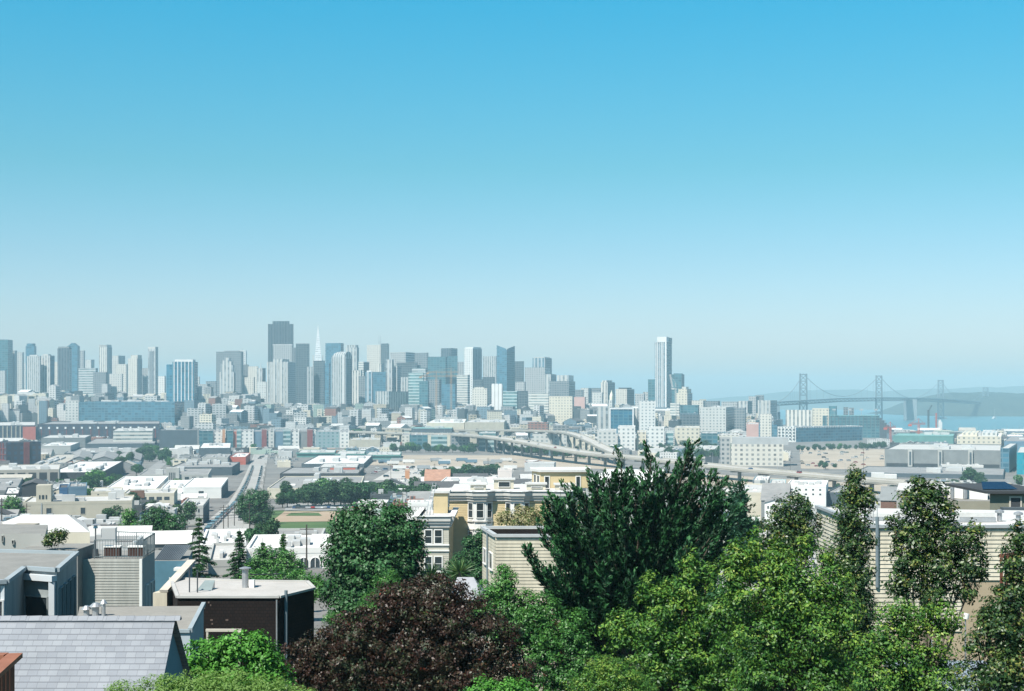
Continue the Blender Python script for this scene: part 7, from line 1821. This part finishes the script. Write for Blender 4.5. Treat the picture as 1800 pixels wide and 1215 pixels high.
# trailers
M_TRL=mat('trailer_white',(.60,.59,.57),.5,.05,.5)
def trailer(x,y,z,rz,label,group):
    o=empty('cargo_trailer',(x,y,z),rz); tag(o,label,'trailer',group)
    q=MB(); q.box(-6,6,-1.25,1.25,1.1,3.9,0); q.build('box_body',cr.choice((M_TRL,M_TRL,M_GALV,M_BLUEW)),o)
    q=MB()
    for xx in (3.2,4.4,-4.6):
        for sg in (-1,1): q.tube((xx,sg*.9,.5),(xx,sg*1.2,.5),.5,.5,0,10)
    q.box(-5.8,5.8,-.5,.5,.8,1.09,0); q.build('chassis',M_TYRE,o)
ts=[]
for i in range(34):
    px=cr.uniform(660,900); D=Dg(px,cr.choice((812,815,817.5,826))); x=kray(px)*D
    if any(math.hypot(x-a,D-b)<13.5 for a,b in ts) or overlaps(x,D,6): continue
    ts.append((x,D)); trailer(x,D,gz(x,D)+.15,cr.uniform(-.1,.25),'pale box trailer standing in the rail yard','trailers in the rail yard')
# ------------------------------------------------------------------ poles and wires
M_POLE=mat('pole_wood',(.055,.045,.038),.9,.2,2)
def pole(px,py,D,h,label,group=None,arm=True):
    x=kray(px)*D; g=gz(x,D); h=max(h,zat(py,D)-g) if py else h
    o=empty('utility_pole',(x,D,g)); tag(o,label,'pole',group)
    q=MB(); q.tube((0,0,-.3),(0,0,h),.16,.11,0,7); q.build('post',M_POLE,o)
    if arm:
        q=MB(); q.box(-1.2,1.2,-.06,.06,h-.9,h-.75,0); q.box(-.9,.9,-.06,.06,h-1.8,h-1.67,0); q.build('cross_arm',M_POLE,o)
    return Vector((x,D,g+h-.75))
PL=[]
for px,py,D,l in ((393,925,470,'left of three dark poles at the street end'),(401,924,480,'middle of three dark poles at the street end'),(412,912,500,'right of three dark poles at the street end'),(459,880,520,'dark pole beside the big street tree'),(539,946,250,'dark pole before the arched windows'),(708,866,560,'pole with an insulator right of the park trees'),(47,885,420,'tall dark pole in front of the beige building with a tower'),(3,875,330,'thick grey pole at the left edge'),(525,846,900,'slim pole before the broad grey roofed hall'),(573,850,880,'slim pole at the middle of the broad grey roofed hall'),(632,822,980,'left slim pole of the cluster right of the grey hall'),(641,822,990,'right slim pole of the cluster right of the grey hall'),(687,815,960,'slim pole at the edge of the pale yard'),(764,815,960,'slim pole in the middle of the pale yard'),(858,805,1000,'slim pole at the far end of the pale yard'),(1031,812,1300,'slim pole beyond the yellow penthouse'),(1518,788,1150,'tall slim pole beside the sandy lot'),(1389,800,1200,'slim pole beside the beige four storey block')):
    PL.append(pole(px,py,D,8,l))
acc=0
for p,r_ in zip(FW1,FW1[1:]):
    acc+=(r_-p).length
    if acc>75:
        acc=0; t=(r_-p); t.z=0; t.normalize(); n=Vector((t.y,-t.x,0)); q_=p-n*9.6
        o=empty('street_lamp',(q_.x,q_.y,q_.z+.9)); tag(o,'thin grey lamp post on the far parapet of the long freeway viaduct','lamp','lamp posts along the freeway viaduct')
        q=MB(); q.tube((0,0,0),(0,0,9),.12,.08,0,6); q.tube((0,0,9),(n.x*2.2,n.y*2.2,9.3),.07,.05,0,5); q.build('post',M_STEEL,o); q=MB(); q.tube((n.x*2.2,n.y*2.2,9.25),(n.x*3.0,n.y*3.0,9.3),.16,.12,0,6); q.build('lamp_head',M_STEEL,o)
for i in range(9):
    D=470+i*95
    for a,b in zip(STREET,STREET[1:]):
        if a[1]<=D<b[1]: x=lerp(a[0],b[0],(D-a[1])/(b[1]-a[1]))
    pole(CX+F*(x+8.6)/D,None,D,9,'wooden utility pole along the right kerb of the sloping street','utility poles along the right kerb of the sloping street')
M_WIRE=mat('wire_black',(.02,.02,.022),.6,0)
def wire(a,b,sag,r,label,group=None,n=16):
    a=Vector(a);b=Vector(b); pts=[]
    for i in range(n+1): t=i/n; p=a.lerp(b,t); p.z-=sag*4*t*(1-t); pts.append(p-a)
    q=MB(); q.path(pts,r,0,5); o=q.build('overhead_wire',M_WIRE,None,a); tag(o,label,'wire',group)
for i in range(3): wire(px2w(385,896+i*5,430),px2w(705,868+i*6,560),1.5,.06,'thin overhead wire crossing in front of the ball field','overhead wires across the ball field')
for i in range(2): wire(px2w(250,898+i*6,300),px2w(470,898+i*5,420),1.2,.05,'thin overhead wire crossing the sloping street','overhead wires across the sloping street')
wire(px2w(440,1010,70),px2w(548,998,150),.2,.035,'thick pale cable running behind the galvanised flue')
for i in range(2): wire(px2w(790,880+i*5,165),px2w(1010,878+i*4,172),.15,.025,'thin wire hung across the yellow bay windowed front','wires across the yellow front')
# ------------------------------------------------------------------ cranes, ship, boats
M_CRANE=mat('crane_orange',(.38,.24,.14),.6,.08,.3); M_CRRED=mat('crane_red',(.45,.10,.07),.6,.08,.3)
def lattice(q,a,b,w,n,r):
    a=Vector(a);b=Vector(b); d=(b-a); u=d.normalized(); s=u.orthogonal().normalized(); t=u.cross(s)
    for sg,sh in ((1,1),(1,-1),(-1,1),(-1,-1)): q.tube(a+(s*sg+t*sh)*w/2,b+(s*sg+t*sh)*w/2,r,r,0,4)
    for i in range(n):
        p=a+d*i/n; r_=a+d*(i+1)/n
        q.tube(p+(s+t)*w/2,r_+(s-t)*w/2,r*.7,r*.7,0,4); q.tube(p+(s-t)*w/2,r_+(-s-t)*w/2,r*.7,r*.7,0,4); q.tube(p+(-s-t)*w/2,r_+(-s+t)*w/2,r*.7,r*.7,0,4)
def tower_crane(px,pytop,D,l0,l1,label,m=M_CRANE,base=None,up=0.0):
    x=kray(px)*D; g=gz(x,D) if base is None else base; h=zat(pytop,D)-g; o=empty('tower_crane',(x,D,g)); tag(o,label,'crane')
    q=MB(); lattice(q,(0,0,-2),(0,0,h),2.4,max(8,int(h/5)),.26); q.build('mast',m,o)
    q=MB(); lattice(q,(l0,0,h+1),(l1,6,h+1+up),2.0,12,.24); q.build('jib',m,o)
    q=MB(); q.tube((0,0,h+2),(0,0,h+9),.7,.3,0,5); q.tube((0,0,h+9),(l1*.7,4,h+2+up*.7),.22,.22,0,4); q.tube((0,0,h+9),(l0*.8,0,h+2),.22,.22,0,4); q.box(l0-2,l0+3,-1.5,1.5,h-3,h,0); q.build('counterweight',m,o)
tower_crane(767,662,2650,-30,38,'orange tower crane in front of the dark teal slab, left of two')
tower_crane(793,655,2700,-45,14,'orange tower crane in front of the boxy dark tower, right of two')
tower_crane(1188,682,2600,-6,-10,'small pale luffing crane by the classical stepped tower',M_PALEST,up=24)
tower_crane(1565,752,2150,-8,10,'red crane mast beside the ballpark',M_CRRED)
tower_crane(1615,746,2180,-14,12,'red crane mast in front of the ship',M_CRRED)
D=2900; c=px2w(1644,760,D); o=empty('ship',(c.x,D,0)); tag(o,'dark blue ship with a tall white wheelhouse and orange mast at the pier','ship')
q=MB(); q.prism([(-18,-6),(16,-6),(22,0),(16,6),(-18,6)],-.5,9,0,0); q.build('hull',mat('ship_blue',(.03,.06,.14),.5,.1,.1),o)
q=MB(); q.box(6,13,-4,4,9.02,24,0); q.box(7,11,-3,3,24.02,28,0); q.build('wheelhouse',M_WHITE,o)
q=MB(); lattice(q,(2,0,9),(2,0,42),2,10,.4); q.build('mast',M_CRRED,o)
q=MB(); lattice(q,(-14,0,9),(-14,0,48),2.4,10,.45); lattice(q,(-14,0,46),(-6,3,58),1.6,5,.3); q.build('derrick',M_DARKM,o)
def boat_proto():
    q=MB(); q.prism([(-4,-1.3),(2.5,-1.3),(5,0),(2.5,1.3),(-4,1.3)],-.3,1.2,0,0); q.box(-2,1.5,-.9,.9,1.22,2.3,0); q.tube((.5,0,1.2),(.5,0,13),.14,.08,1,5); q.tube((.5,0,2.4),(-3.4,0,2.5),.10,.10,1,5)
    return q
bo0=boat_proto().build('sailing_boat',[M_WHITE,M_STEEL],None,(0,0,-700)); bm=bo0.data; bpy.data.objects.remove(bo0)
bn=0
for _ in range(400):
    if bn>=46: break
    px=cr.uniform(1560,1830); D=cr.uniform(2480,3000); x=kray(px)*D
    if D<shore_d(x)+40: continue
    if D>shore_d(x)+330: continue
    o=link('sailing_boat',bm,None,(x,D,-.4),cr.uniform(0,6.28)); o.scale=(cr.uniform(.9,1.7),)*3; tag(o,'white sailing boat moored in the marina at the right','boat','sailing boats moored in the marina'); bn+=1
for px,py,l in ((1500,733,'lone white boat below the second bridge tower'),(1748,732,'white boat before the wooded island')):
    D=5200; o=link('sailing_boat',bm,None,(kray(px)*D,D,-.4),.8); o.scale=(3,3,3); tag(o,l,'boat')
print('CARS',len(carn),'BOATS',bn)
